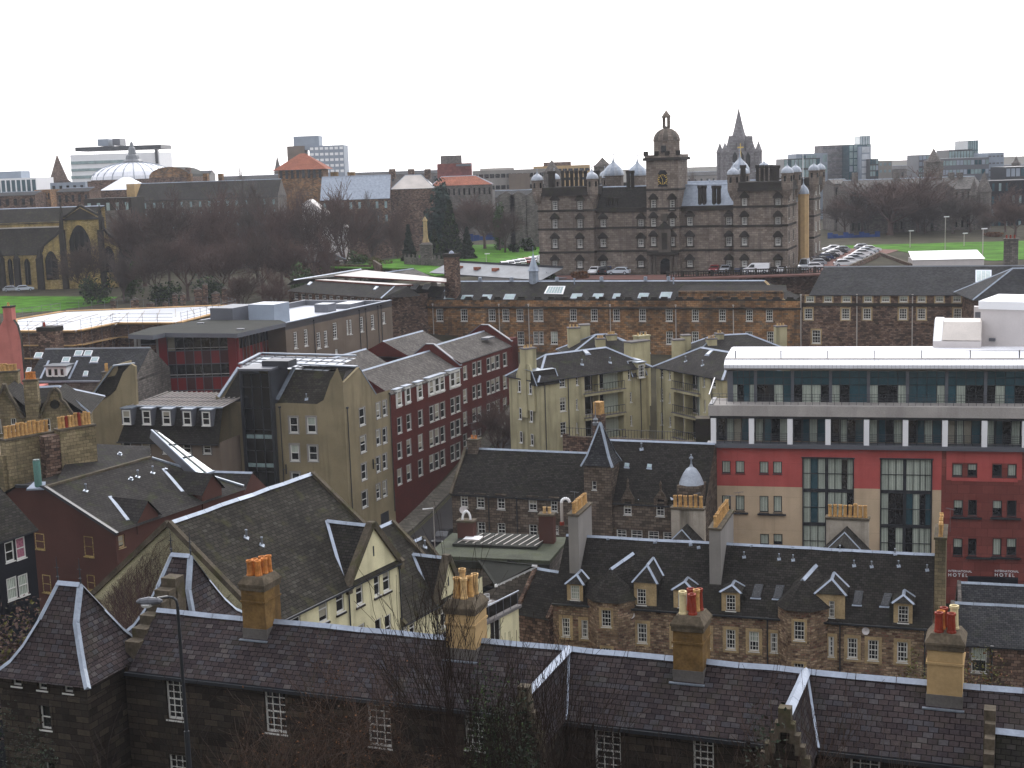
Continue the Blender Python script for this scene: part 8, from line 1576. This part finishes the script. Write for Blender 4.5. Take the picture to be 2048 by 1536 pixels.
# ================= cars =================
def make_car(c, van=False, Lc=4.3, H=1.45):
    """c = body paint; local frame, x forward"""
    Wd = .86 if not van else .95; o = bpy.data.objects.new('parked_car' if not van else 'parked_van', None); col.objects.link(o)
    if van: side = [(-Lc/2, .35), (-Lc/2, H), (Lc*.18, H), (Lc*.33, 1.25), (Lc*.49, 1.0), (Lc/2, .35)]; gl = [(Lc*.05, 1.2), (Lc*.05, H-.2), (Lc*.17, H-.2), (Lc*.29, 1.2)]
    else: side = [(-Lc/2, .35), (-Lc/2, .85), (-Lc*.44, .95), (-Lc*.33, H-.08), (-Lc*.2, H), (Lc*.05, H), (Lc*.24, .98), (Lc*.46, .82), (Lc/2, .6), (Lc/2, .35)]; gl = [(-Lc*.4, .95), (-Lc*.31, H-.14), (Lc*.04, H-.12), (Lc*.2, .97)]
    n = len(side); m = M(); inset = lambda z: Wd-(max(0, z-.95)*.28)
    Lp = [Vec((x, -inset(z), z)) for x, z in side]; Rp = [Vec((x, inset(z), z)) for x, z in side]
    m.poly(Lp[::-1], c); m.poly(Rp, c); 
    for i in range(n): m.poly([Lp[i], Lp[(i+1) % n], Rp[(i+1) % n], Rp[i]], c)
    body = m.build('body', o); m = M()
    for s in (-1, 1): m.poly([Vec((x, s*(inset(z)+.012), z)) for x, z in gl], 'glass_dark')
    f0, f1 = (side[3], side[2]) if van else (side[6], side[5]); m.poly([Vec((f0[0]+.01, -inset(f0[1])*.9, f0[1]+.03)), Vec((f0[0]+.01, inset(f0[1])*.9, f0[1]+.03)), Vec((f1[0]+.02, inset(f1[1])*.9, f1[1]-.02)), Vec((f1[0]+.02, -inset(f1[1])*.9, f1[1]-.02))], 'glass_dark')
    if not van: m.poly([Vec((side[2][0]-.03, -.7, .99)), Vec((side[2][0]-.03, .7, .99)), Vec((side[3][0]-.03, .62, H-.12)), Vec((side[3][0]-.03, -.62, H-.12))], 'glass_dark')
    m.build('car_window', o)
    for x in (-Lc*.31, Lc*.31):
        for s in (-1, 1): m = M(); m.tube(Vec((x, s*(Wd-.18), .32)), Vec((x, s*(Wd+.02), .32)), .32, .32, 'tyre', 12); m.tube(Vec((x, s*(Wd+.02), .32)), Vec((x, s*(Wd+.03), .32)), .19, .19, 'car_silver', 8); m.build('wheel', o)
    for s in (-1, 1): m = M(); m.box(Fr(Vec((Lc/2-.12, s*.62, 0)), Vec((Lc/2+.88, s*.62, 0))), 0, .14, -.16, .16, .58, .72, 'headlamp'); m.build('headlight', o)
    for s in (-1, 1): m = M(); m.box(Fr(Vec((-Lc/2-.02, s*.65, 0)), Vec((-Lc/2+1, s*.65, 0))), 0, .05, -.1, .1, .6, .8, 'pot_red'); m.build('tail_light', o)
    return o
PROTO = {}
def car(px, py, z, rz, c, lab, van=False, group='cars parked around the palace', P=None, **k):
    q = P if P is not None else A(px, py, z)
    key = (c, van)
    if key in PROTO:
        src = PROTO[key]; o = src.copy(); col.objects.link(o)
        for ch in src.children: d = ch.copy(); col.objects.link(d); d.parent = o
    else: o = make_car(c, van, **k); PROTO[key] = o
    o.location = q; o.rotation_euler = (0, 0, rz); tag(o, lab, 'van' if van else 'car', group); return o
aH = math.atan2(fH.t.y, fH.t.x); aB = aH+math.pi/2
car(1238, 549, 25.1, aH+math.pi, 'car_pale', 'pale blue grey estate car parked side on before the left half of the palace')
car(1190, 548, 25.1, aB+math.pi, 'car_white', 'white car nose out between dark cars before the left half of the palace'); car(1210, 548, 25.1, aB, 'car_black', 'black car beside the white one before the left half of the palace'); car(1166, 546, 25.1, aB, 'car_red', 'dark red car near the hedge below the left palace tower')
car(1219, 545, 25.1, aB, 'car_blue', 'dark blue car mostly behind the pale estate car')
for i, (x, c, l) in enumerate(((1430, 'car_red', 'dark red car parked right of the palace portal'), (1452, 'car_silver', 'silver car parked next to the dark red one right of the portal'), (1482, 'car_blue', 'dark blue car parked left of the large white van'), (1545, 'car_black', 'black car parked just right of the large white van'), (1566, 'car_white', 'white car at the right corner of the palace front'))): car(x, 545, 25.1, aB+math.pi, c, l)
car(1513, 547, 25.1, aH+math.pi, 'car_white', 'large white van parked side on before the right palace tower', van=True, Lc=4.8, H=1.95)
car(1609, 541, 25.1, aB+math.pi, 'car_silver', 'grey blue panel van nearest the balustrade right of the palace', van=True, Lc=4.9, H=2.2)
for i, (x, y, c) in enumerate(((1622, 540, 'car_white'), (1630, 532, 'car_silver'), (1636, 527, 'car_black'), (1645, 521, 'car_blue'), (1655, 518, 'car_black'), (1663, 513, 'car_white'), (1672, 509, 'car_black'), (1664, 503, 'car_white'), (1680, 505, 'car_silver'))):
    car(x, y, 25.1, aH+math.pi+.3, c, ('white', 'silver', 'black', 'dark blue', 'second black', 'second white', 'third black', 'rearmost white', 'rearmost silver')[i]+' car in the row beside the palace right flank, '+('nearest first', 'second nearest', 'third nearest', 'fourth nearest', 'fifth nearest', 'sixth nearest', 'seventh nearest', 'last but one', 'farthest back')[i])
for i, (x, y) in enumerate(((1690, 533), (1702, 528), (1711, 523), (1720, 518), (1728, 512), (1735, 508), (1742, 504), (1728, 500))):
    car(x, y, 25.1, aH+.25, ('car_white', 'car_white', 'car_silver', 'car_white', 'car_white', 'car_pale', 'car_white', 'car_silver')[i], 'pale car '+('nearest in', 'second in', 'third in', 'fourth in', 'fifth in', 'sixth in', 'seventh in', 'at the far end of')[i]+' the row by the low wall right of palace')
for i, (x, y) in enumerate(((1008, 536), (1020, 534), (1031, 532), (1042, 530), (1053, 528), (1064, 526), (1074, 524))):
    car(x, y, 25.1, aB+.5, ('car_white', 'car_white', 'car_silver', 'car_white', 'car_red', 'car_white', 'car_silver')[i], 'car '+('leftmost', 'second', 'third', 'fourth', 'fifth', 'sixth', 'last')[i]+' from the left in the row between the lawn and the palace')
car(1084, 528, 25.1, aB+.4, 'car_white', 'white box van at the left corner of the palace', van=True)
car(25, 583, 20.2, .2, 'car_silver', 'silver car parked at the foot of the ochre church', group='cars by the church'); car(50, 582, 20.2, .3, 'car_pale', 'pale car parked right of the silver one by the ochre church', group='cars by the church')
# the car in the street
s_, v_ = fT.hz(905, 1055, gz(*fT.pt(-12, -5, 0)[:2])); q = V(885, 1052, 160); q.z = gz(q.x, q.y)+.2
aT = math.atan2(fT.t.y, fT.t.x); c_ = car(0, 0, 0, aT+math.pi+.1, 'car_black', 'black car with glossy roof coming down the narrow street', P=fT.pt(fT.hz(886, 1053, 2.2)[0], fT.hz(886, 1053, 2.2)[1], gz(*fT.pt(*fT.hz(886, 1053, 2.2), 0)[:2])+.15), group=None)
if 'group' in c_: del c_['group']
# ================= trees =================
TR = []
for i, (mat, sd, sp, up) in enumerate((('bark_red', 101, .62, .35), ('bark', 202, .75, .25), ('bark_grey', 303, .5, .5), ('bark_red', 404, .8, .2), ('bark_grey', 505, .65, .3))):
    o = bare_tree('bare_tree', 'x', (0, 0, 0), 16, mat, sd, lvl=4, tw=3, spread=sp, up=up, r=.32, minr=.028, trunkh=.26); TR.append(o)
zs_ = [max(v.co.z for v in [c for c in o.children if c.name.startswith('crown')][0].data.vertices) for o in TR]; ws_ = [max(abs(v.co.x) for v in [c for c in o.children if c.name.startswith('crown')][0].data.vertices) for o in TR]; print('tree', zs_, ws_)
used = [0]*5
def btree(px, ptop, Y, k, lab, wpx=None, group='bare trees around the churchyard and lawns', zb=None):
    k = {0: (0, 3), 1: (1, 1), 2: (2, 4)}[k][int(px/7) % 2]; wpx = wpx and wpx*.93; ptop -= 8
    p_ = V(px, 500, Y); zb = gz(p_.x, Y)-.1 if zb is None else zb; H = V(px, ptop, Y).z-zb; s = H/zs_[k]
    if used[k]:
        o = TR[k].copy(); col.objects.link(o)
        for ch in TR[k].children: d = ch.copy(); col.objects.link(d); d.parent = o
    else: o = TR[k]; used[k] = 1
    wd = s if wpx is None else (wpx/2)/F*Y/ws_[k]
    o.location = (p_.x, Y, zb); o.scale = (wd, wd, s); o.rotation_euler = (0, 0, rnd.uniform(0, 6.28)); tag(o, lab, 'tree', group); return o
TL = [(1725, 372, 385, 1, 150, 'bare tree directly left of the very large round tree'), (1835, 372, 380, 0, 140, 'bare tree directly right of the very large round tree'), (1940, 395, 372, 1, 140, 'spreading bare tree before the right turret of the infirmary'), (2010, 372, 368, 0, 150, 'tall bare tree before the large dark office'), (285, 392, 345, 0, 160, 'leftmost tall bare tree over the slate tenement'), (335, 372, 330, 1, 170, 'second tall bare tree from the left before the slate tenement'), (395, 378, 350, 0, 160, 'third tall bare tree from the left before the slate tenement'), (455, 362, 335, 0, 170, 'bare tree at the middle of the slate tenement'), (512, 350, 345, 2, 150, 'tall bare tree left of the terracotta pyramid roof'), (560, 370, 330, 0, 150, 'bare tree in front of the right end of the slate tenement'), (625, 385, 315, 1, 150, 'dark open branched tree before the white sloping roof'), (690, 358, 335, 0, 160, 'bare tree right of the white sloping roof'), (745, 385, 350, 2, 140, 'bare tree below the three stack tenement'), (795, 400, 345, 0, 130, 'bare tree left of the evergreens'), (370, 455, 300, 0, 150, 'lower bare tree in the churchyard, left of centre'), (305, 470, 295, 1, 150, 'lower dark bare tree right of the ochre church'), (440, 470, 300, 0, 150, 'lower bare tree above the scaffold'), (520, 455, 300, 1, 150, 'lower bare tree above the red office roof'), (590, 465, 300, 0, 120, 'lower reddish bare tree beside the pavilion'), (165, 480, 310, 1, 190, 'dark bare tree in front of the ochre church window'), (240, 500, 300, 2, 130, 'slim bare tree right of the ochre church gable'),
      (970, 388, 370, 0, 140, 'bare tree right of the cone shaped evergreen'), (1045, 400, 380, 2, 120, 'bare tree left of the palace'), (930, 405, 390, 1, 120, 'bare tree between the two evergreens'), (1010, 420, 350, 1, 110, 'bare tree above the left lawn'), (1075, 430, 375, 0, 80, 'small bare tree touching the left palace tower'),
      (1780, 338, 372, 0, 270, 'very large round bare tree on the right lawn'), (1690, 400, 378, 1, 150, 'bare tree between the palace and the large round tree'), (1905, 378, 366, 2, 150, 'dark bare tree in front of the gothic infirmary'), (1850, 410, 372, 1, 130, 'bare tree in the gap right of the large round tree'), (2030, 400, 350, 0, 120, 'bare tree at the right edge above the marquee'), (1975, 430, 360, 2, 100, 'thin bare tree left of the dark glass office'), (1392, 345, 420, 2, 110, 'bare tree top peeping over the palace right of the clock tower'), (480, 330, 480, 2, 70, 'faint bare tree top over the tenement roof')]
for x, yt, Y, k, w, lb in TL: btree(x, yt, Y, k, lb, w)
btree(985, 790, 194, 0, 'reddish bare tree at the top of the narrow street between terrace and flats', 130, None, zb=4); btree(1045, 800, 190, 0, 'reddish bare tree before the olive flats wall', 110, None, zb=5)
for x, yt, Y, k, w, lb in ((545, 525, 262, 0, 130, 'rusty bare bush above the grey plant boxes'), (480, 540, 268, 1, 120, 'dark bare bush behind the scaffold'), (655, 450, 300, 0, 90, 'reddish small tree beside the pavilion roof')): btree(x, yt, Y, k, lb, w, None)
def ev(px, yt, yb, Y, rpx, mat, n, s, sd, lab, shape='cone', zb=25, cat='tree', m2=None):
    p_ = V(px, yb, Y); zt = V(px, yt, Y).z; r = rpx/F*Y; leafblob('evergreen_tree' if cat == 'tree' else 'shrub', lab, (p_.x, Y, zb), r, r, zt-zb, mat, n, s, sd, shape, cat, mat2=m2, trunk=.3)
ev(902, 402, 498, 335, 30, 'leaf_dark', 6000, .4, 51, 'broad cone shaped dark green evergreen on the left lawn', m2='leaf_mid'); ev(875, 372, 495, 352, 33, 'leaf_blue', 5000, .5, 52, 'blue green irregular evergreen behind the cone shaped one', 'round'); ev(818, 450, 500, 330, 17, 'leaf_dark', 2500, .35, 53, 'small dark pointed evergreen left of the memorial shaft'); ev(935, 455, 500, 332, 19, 'leaf_dark', 2500, .35, 54, 'low dark cone evergreen right of the big one'); ev(870, 460, 500, 330, 17, 'leaf_dark', 2000, .35, 57, 'dark evergreen between memorial shaft and big cone', m2='leaf_mid')
ev(1000, 410, 497, 360, 14, 'leaf_mid', 2500, .3, 55, 'slim green tree on the lawn left of the palace', 'round')
for i, (px, yt, Y, rpx, mt, lb) in enumerate(((602, 530, 285, 26, 'leaf_mid', 'round green bush beside the garden wall'), (760, 512, 320, 30, 'leaf_olive', 'olive green shrubs before the memorial'), (720, 505, 325, 34, 'leaf_mid', 'wide green shrub bed left of the memorial'), (1028, 486, 350, 14, 'leaf_dark', 'round dark bush on the left lawn'), (1060, 478, 352, 18, 'leaf_dark', 'round dark bush beside the left palace tower'), (1160, 540, 262, 20, 'leaf_rust', 'brown hedge below the left palace tower'), (1985, 492, 350, 22, 'leaf_rust', 'brown rounded bush on the right lawn'), (190, 545, 300, 40, 'leaf_dark', 'dark evergreen bush before the church gable'), (260, 530, 305, 34, 'leaf_mid', 'green bush right of the church'), (330, 560, 290, 40, 'leaf_dark', 'dark shrub bed in the churchyard'), (905, 534, 300, 9, 'leaf_dark', 'small dark bush behind the brick chimney stack'), (1100, 548, 262, 14, 'leaf_dark', 'dark bush at the left palace corner'), (420, 555, 285, 40, 'leaf_dark', 'dark undergrowth above the scaffold roof'))):
    p_ = V(px, 540, Y); g_ = gz(p_.x, Y); zt = V(px, yt, Y).z; leafblob('shrub', lb, (p_.x, Y, g_-.2), rpx/F*Y, rpx/F*Y, max(1.2, zt-g_), mt, 1500, .3, 70+i, mat2='leaf_mid' if mt == 'leaf_dark' else None)
# gravestones and tombs in the churchyard
for i, (x, y) in enumerate(((365, 585), (395, 575), (410, 580), (430, 572), (448, 578), (470, 570), (350, 600), (300, 600), (225, 598), (455, 590), (330, 606), (270, 612))):
    q = V(x, y, 278); g_ = 19+2.5*(x > 340); hh = 1.6+(i % 3)*.9; m = M(); f_ = Fr(q, q+Vec((1, .1, 0))); w_ = .5+.3*(i % 2); m.box(f_, -w_, w_, 0, .35, g_-1, g_+hh, 'stone_brown'); m.prism([f_.pt(-w_-.1, 0, g_+hh), f_.pt(w_+.1, 0, g_+hh), f_.pt(0, 0, g_+hh+.5)], Vec((0, .4, 0)), 'stone_grey')
    single('gravestone', m, 'brown upright gravestone among the churchyard shrubs above the scaffold', 'gravestone', q, 'gravestones in the churchyard')
for i, (x0, y, x1, Y, lb) in enumerate(((-20, 372, 130, 700, 'faint distant rooftops at the far left under the dark needle spire'), (300, 352, 420, 760, 'faint distant rooftops right of the arched hall gable'), (440, 360, 570, 640, 'faint distant rooftops between dome and terracotta pyramid roof'), (690, 352, 880, 720, 'faint distant rooftops right of the grey blue tower'), (1360, 352, 1470, 620, 'faint distant rooftops between the clock tower and gothic tower'), (1500, 346, 1720, 640, 'faint distant rooftops behind the left modern group'), (1740, 340, 1870, 650, 'faint distant rooftops between the two modern groups'), (1860, 340, 2090, 660, 'faint distant rooftops behind the right modern group'), (1000, 352, 1110, 720, 'faint distant rooftops behind the gothic school gables'))):
    far('tenement', lb, x0, y, x1, Y, 14, ('stone_grey', 'harl_grey', 'stone_brown')[i % 3], zb=15, roof='gable', ry=y-9, grid=(9, 1, 5), wsz=(.3, .4), wm='glass')
# ================= haze =================
if 1:
  m = M(); m.box(Fr(Vec((-2900, 0, 0)), Vec((-2899, 0, 0))), 0, 5800, -100, 1400, -3, 92, 'white'); o = m.build('haze', None); tag(o, kind='stuff')
hm = bpy.data.materials.new('haze'); hm.use_nodes = True; N = hm.node_tree.nodes; N.remove(N['Principled BSDF']); pv = N.new('ShaderNodeVolumePrincipled'); pv.inputs['Color'].default_value = (.93, .95, 1, 1); pv.inputs['Density'].default_value = .00013; pv.inputs['Anisotropy'].default_value = .3
hm.node_tree.links.new(pv.outputs[0], N['Material Output'].inputs['Volume']); o.data.materials.clear(); o.data.materials.append(hm)
# ================= brown harled building at the left =================
E0 = A(230, 1060, 17.6); fz_ = Fr(E0, E0+fc.t*10, 17.6); p = fz_.pt; hu = lambda x, y: fz_.hu(x, y, 0)
b = Bd('brown_harled_building', 'brown harled building with sprawling slate roof and a long slanted glass strip', p(8, 6, 2))
g0 = [hu(230, 1060), hu(93, 974), hu(36, 972), hu(-40, 1025)]; LB = fz_.hit(490, 1012)[0]
ZE_ = g0[0][1]
for nm, pr in (('w', None),): b.wall.poly([p(0, g0[0][0], 2)]+[p(0, *q) for q in g0]+[p(0, g0[3][0], 2)], 'harl_brown')
facade(b, fz_, 2, ZE_, [(237, 1070, 250, 1096), (206, 1073, 224, 1112)], 'harl_brown', u1=LB, nx=1, ny=1, fw=.1, rec=.15, fm='margin')
for w in ((71, 1067, 89, 1098), (169, 1073, 187, 1113), (86, 1150, 102, 1185), (175, 1150, 190, 1180)):
    F_2 = Fr(p(0, 30, 0), p(0, 0, 0)); r = rect_px(F_2, w); window(b, F_2, *r, v=-.1, rec=.12, nx=1, ny=1, fm='stone_yellow', blind=0)
(v1, z1), (v2, z2), (v3, z3) = g0[1:]; sl_ = (z1-ZE_)/v1
m = b.roof; LT = fz_.hit(300, 893, v1)[0]; print('LB', LB, LT, v1, v2)
m.poly([p(-.3, -.4, ZE_-.4*sl_), p(LB, -.4, ZE_-.4*sl_), p(LT, v1, z1), p(-.3, v1, z1)], 'slate_brown'); m.poly([p(-.3, v1, z1), p(LT, v1, z1), p(LT, v2, z2+.05), p(-.3, v2, z2+.05)], 'slate_brown'); m.poly([p(-.3, v2, z2+.05), p(LT, v2, z2+.05), p(LT, v3+8, z3-3), p(-.3, v3+8, z3-3)], 'slate_brown')
b.wall.poly([p(LB, 0, 2), p(LB, 0, ZE_), p(LT, v1, z1), p(LT, v1, 2)], 'harl_brown'); b.trim.beam(p(LB, 0, ZE_+.05), p(LT, v1, z1), .3, .15, 'lead')
m.poly([p(1, v1+.05, z1), p(LT, v1+.05, z1), V(300, 892, p(LT, v1, 0).y+4), V(150, 886, p(LT, v1, 0).y+2)], 'slate_brown')
b.trim.beam(p(-.2, v1, z1), p(LT, v1, z1), .35, .2, 'coping')
PB = Pl(p(0, 0, ZE_), p(LB, 0, ZE_), p(0, v1, z1))
for a, c in ((p(-.2, -.4, ZE_-.3), p(-.2, v1, z1)), (p(-.2, v1, z1), p(-.2, v2, z2))): b.trim.beam(a, c, .3, .25, 'metal_dark')
for (x, y, k) in ((172, 981, 0), (262, 958, 1), (276, 953, 0), (306, 945, 0), (332, 940, 1), (178, 899, 1), (240, 908, 1)): rvent(b, PB, x, y, 1.3, kind=k)
Q = [PB.hit(x, y) for x, y in ((299, 876), (313, 878), (424, 958), (396, 968))]; m = M(); m.prism(Q, PB.n*.8, 'glass_sky', 'metal_grey'); N4 = [q+PB.n*.82 for q in Q]
for t in (0, .33, .62, 1): m.beam(N4[0].lerp(N4[3], t), N4[1].lerp(N4[2], t), .14, .1, 'metal_dark')
m.beam(N4[0].lerp(N4[1], .5), N4[3].lerp(N4[2], .5), .14, .1, 'metal_dark'); m.beam(N4[3], N4[2], .3, .14, 'lead_pale'); m.beam(N4[0], N4[3], .16, .14, 'lead_pale'); b.part('skylight', m)
def sdorm(x0, x1, ytop, ybot, apx, lead0):
    u0, u1 = fz_.hit(x0, ybot, -.1)[0], fz_.hit(x1, ybot, -.1)[0]; ze = fz_.hit(x0, ytop, -.1)[1]; um = (u0+u1)/2; za = ze+(u1-u0)*.55; W_ = M(); Rm = M(); vb = (za-ZE_)/sl_
    W_.poly([p(u0, -.1, ZE_-1), p(u1, -.1, ZE_-1), p(u1, -.1, ze), p(um, -.1, za), p(u0, -.1, ze)], 'harl_brown')
    for u in (u0, u1): W_.poly([p(u, -.1, ZE_-1), p(u, vb, ZE_-1), p(u, vb, ze), p(u, -.1, ze)], 'harl_brown')
    for u, s in ((u0, -1), (u1, 1)): Rm.poly([p(u+s*.25, -.35, ze-.2), p(um, -.35, za), p(um, vb, za), p(u+s*.25, max(.3, (ze-ZE_)/sl_), ze-.2)], 'slate_brown')
    Rm.beam(p(u0-.3, max(.3, (ze-ZE_)/sl_), ze), p(um, vb, za), .3, .08, 'lead_pale'); d = b.part('dormer', W_); b.part('dormer_roof', Rm, d)
sdorm(275, 318, 1040, 1058, None, None); sdorm(405, 445, 985, 1005, None, None)
m = M(); c = p(0, v1+.3, z1); c = V(76, 962, c.y); m.tube(c-Vec((0, 0, .6)), c+Vec((0, 0, 1.75)), .3, .3, 'copper', 10); m.tube(c+Vec((0, 0, 1.75)), c+Vec((0, 0, 1.85)), .24, .3, 'glass_sky', 10); m.prism([c+Vec((-.9, -.4, -.7)), c+Vec((.6, -.4, -.7)), c+Vec((.5, .4, -.3)), c+Vec((-.5, .4, -.3))], Vec((0, 0, .15)), 'lead_pale'); b.part('flue', m); b.done()
# lean-to roofs beyond
for x0, y0, x1, y1, z, lb in ((400, 1000, 480, 1003, 14.5, 'small dark slate outhouse between the brown building and the stair tower block'),):
    f_ = frz(x0, y0, x1, y1, z); bb = Bd('outhouse', lb, f_.pt(2, 2, 4)); bb.wall.box(f_, 0, f_.L, 0, 6, 2, z, 'harl_brown'); gable(bb, f_, 0, f_.L, 0, 6, z, z+2.2, 'slate_brown', end='harl_brown', cap='lead_pale'); bb.done()
# ================= black boarded house =================
fk_ = fry(-10, 1078, 96, 66, 1053); p = fk_.pt; z = fk_.z
b = Bd('black_boarded_house', 'black timber boarded house with white paned windows, one with pink curtains, at the left edge', p(3, 3, 2))
facade(b, fk_, 2, z, [(10, 1083, 28, 1124, {'blind': 0}), (32, 1074, 51, 1118, {'glass': 'curtain_pink', 'blind': 0}), (14, 1154, 35, 1200, {'blind': .99}), (37, 1148, 57, 1192, {'blind': .99})], 'timber_black', nx=1, ny=1, fw=.09, rec=.08)
shell(b, fk_, 7, 2, z, 'timber_black'); gable(b, fk_, -3, fk_.L+.2, 0, 8, z, z+3.4, 'slate_dark', oh=.3, end='timber_black', cap='lead'); b.done()
# ================= long chimney wall =================
def chwall(x0, y0, x1, y1, Y, d, mat, n, pots, zb, name_off=0):
    f_ = fry(x0, y0, Y, x1, y1); chimney(b, f_, 0, f_.L, 0, d, zb, f_.z, mat, potrow(f_, .3, d/2, f_.L-.3, d/2, n, *pots), cap='coping'); return f_
q_ = V(80, 900, 120); b = Bd('stone_tenement', 'sandstone tenement gable crowned by two long rows of yellow chimney pots at the left edge', (q_.x, q_.y, 8))
f1 = chwall(12, 881, 106, 864, 120, 1.1, 'stone_chimney', 11, ('pot_yellow', 1.1, .17), 8); f2 = chwall(119, 861, 190, 850, 122, 1.1, 'stone_chimney', 10, ('pot_yellow', 1.1, .17, 'pot_red'), 14)
b.wall.box(f1, -.3, f1.L+1.8, .3, 8, 6, f1.z-1.4, 'stone_chimney'); b.wall.box(f2, -1.4, 0, .1, 1.2, 8, f2.z-.4, 'stone_brown'); b.roof.poly([f1.pt(-8, -1, f1.z-6), f1.pt(-.3, -1, f1.z-6), f1.pt(-.3, 5, f1.z-1.5), f1.pt(-8, 5, f1.z-1.5)], 'slate_dark')
b.done()
# ================= gothic gabled school at the left edge =================
fo = fry(-10, 838, 145, 150, 829); p = fo.pt; z = fo.z; h_ = lambda x, y: fo.hit(x, y)
b = Bd('gabled_school', 'brown stone building with two ornate gables and rose opening at the left edge', p(4, 4, 8))
facade(b, fo, 6, z, [(0, 834+4, 3, 866), (22, 836, 33, 862), (51, 842, 62, 860), (88, 837, 101, 862)], 'stone_chimney', nx=2, ny=1, fw=.1, sur='stone_chimney', sw=.2); shell(b, fo, 12, 6, z, 'stone_chimney')
for pts, rz_ in (([(-32, 838), (-26, 830), (-6, 792), (2, 785), (9, 768), (15, 785), (30, 808), (46, 836)], None), ([(78, 836), (84, 826), (92, 806), (97, 800), (101, 785), (110, 776), (118, 784), (122, 800), (130, 806), (140, 822), (148, 832)], (110, 808))):
    P_ = [p(*(lambda q: (q[0], -.05, q[1]))(h_(*x))) for x in pts]; m = M(); m.prism(P_, -fo.n*.6, 'stone_chimney'); g_ = b.part('ornate_gable', m)
    for a, c in zip(P_, P_[1:]): b.trim.beam(a, c, .7, .25, 'coping')
    um = h_(pts[len(pts)//2][0], 800)[0]; zt = P_[len(P_)//2].z-.5; wd = 3.2
    for s in (-1, 1): b.roof.poly([p(um, .3, zt), p(um, 7, zt), p(um+s*wd, 7, z-.2), p(um+s*wd, .3, z-.2)], 'slate_dark')
    if rz_: u, zz = h_(*rz_); m = M(); m.lathe((0, 0, 0), [(.5, 0), (.5, .1)], 8, 'glass_dark'); m.v = [p(u+v.x, -.1-v.z, zz+v.y) for v in m.v]; b.part('rose_opening', m, g_)
gable(b, fo, -2, fo.L+1.5, .5, 12, z, fo.hit(60, 776, 6)[1], 'slate_dark', oh=0, cap='lead_pale', hip=(0, 4))
for x0, x1, yt, v, n, mt in ((46, 73, 762, -.4, 3, 'pot_orange'), (-5, 35, 745, 6, 5, 'pot_yellow')): 
    u0, u1 = fo.hit(x0, yt, v)[0], fo.hit(x1, yt, v)[0]; zt = fo.hit(x0, yt, v)[1]; chimney(b, fo, u0, u1, v, v+1.3, 10, zt, 'stone_chimney', potrow(fo, u0+.35, v+.6, u1-.35, v+.6, n, mt, .75, .22), cap='coping', band=.15)
b.done()
# ================= slate roof with skylights =================
fs_ = fry(52, 764, 184, 268, 762); p = fs_.pt; zr = fs_.hit(160, 697, 6)[1]
b = Bd('slate_roofed_hall', 'long dark slate roof with seven rooflights and a white three light dormer below the scaffold', p(6, 5, 8)); b.wall.box(fs_, 0, fs_.L, 0, 12, 6, fs_.z, 'stone_grey')
g = gable(b, fs_, 0, fs_.L, 0, 12, fs_.z, zr, 'slate_grey', oh=.1, end='stone_grey', cap='lead_dull'); b.trim.beam(p(0, -.2, fs_.z), p(fs_.L, -.2, fs_.z), .4, .2, 'lead')
for x, y in ((77, 711), (132, 720), (157, 707), (176, 707), (189, 720), (58, 740), (172, 747)): skylight(b, g['front'], [(x-5, y-5), (x+10, y-5), (x+6, y+5), (x-9, y+5)] if x not in (58, 172) else [(x-3, y-4), (x+5, y-4), (x+3, y+5), (x-6, y+5)], 'glass_sky', 'white_clean')
u0, u1 = fs_.hit(92, 745, 1)[0], fs_.hit(133, 745, 1)[0]; z0, z1 = fs_.hit(110, 752, 1)[1], fs_.hit(110, 737, 1)[1]; m = M(); m.box(fs_, u0, u1, 1, 4, z0-.3, z1+.2, 'white_clean'); m.box(fs_, u0-.2, u1+.2, .7, 5, z1+.2, z1+.4, 'lead_dull'); d = b.part('dormer', m)
for i in range(3): a = u0+.3+i*(u1-u0-.3)/3; w = window(b, fs_, a, a+(u1-u0)/3-.4, z0, z1, v=.8, rec=.15, nx=1, ny=1, kind='fixed', blind=0); w.parent = d; [setattr(c_, 'parent', d) for c_ in list(w.children)]
for x in (95, 152): m = M(); a, c = g['front'].hit(x-14, 758), g['front'].hit(x+3, 722); m.beam(a, c, .25, .15, 'lead_pale'); b.part('valley_flashing', m)
b.done()
fx_ = fry(74, 656, 195, 108, 656); m = M(); m.box(fx_, 0, fx_.L, 0, 2, 12, fx_.z, 'stone_brown'); m.box(fx_, -.1, fx_.L+.1, -.1, 2.1, fx_.z-.5, fx_.z+.1, 'sooty'); m.lathe(fx_.pt(.5, 1, fx_.z), [(.2, 0), (.18, .7)], 6, 'pot_red'); single('brick_chimney_stack', m, 'broad dark chimney stack in front of the scaffolded building', 'chimney stack', fx_.pt(1, 1, 12))
# pink gable
fp_ = fry(-22, 757, 172, 48, 755); p = fp_.pt; h_ = lambda x, y: fp_.hit(x, y); b = Bd('pink_gabled_house', 'pink harled gable with stained crow steps and a pink chimney at the left edge', p(2, 3, 8))
b.wall.prism([p(h_(-22, 757)[0], 0, 6), p(h_(48, 757)[0], 0, 6)]+[p(h_(x, y)[0], 0, h_(x, y)[1]) for x, y in ((48, 757), (41, 680), (34, 652), (26, 640), (7, 640), (-2, 655), (-10, 690), (-22, 757))], -fp_.n*.7, 'harl_pink', 'sooty')
u0, u1 = h_(8, 640)[0], h_(25, 640)[0]; chimney(b, fp_, u0, u1, -.1, 1.2, h_(8, 642)[1], h_(8, 614)[1], 'harl_pink', potrow(fp_, u0+.5, .5, u1-.4, .5, 1, 'pot_yellow', .4, .15), cap='sooty')
b.wall.box(fp_, 0, fp_.L, .7, 8, 6, fp_.z-2, 'harl_pink'); b.done()
for o in bpy.data.objects:
    if o.parent is None and 'label' in o and not 4 <= len(o['label'].split()) <= 16: print('LABEL', o.name, len(o['label'].split()), o['label'])
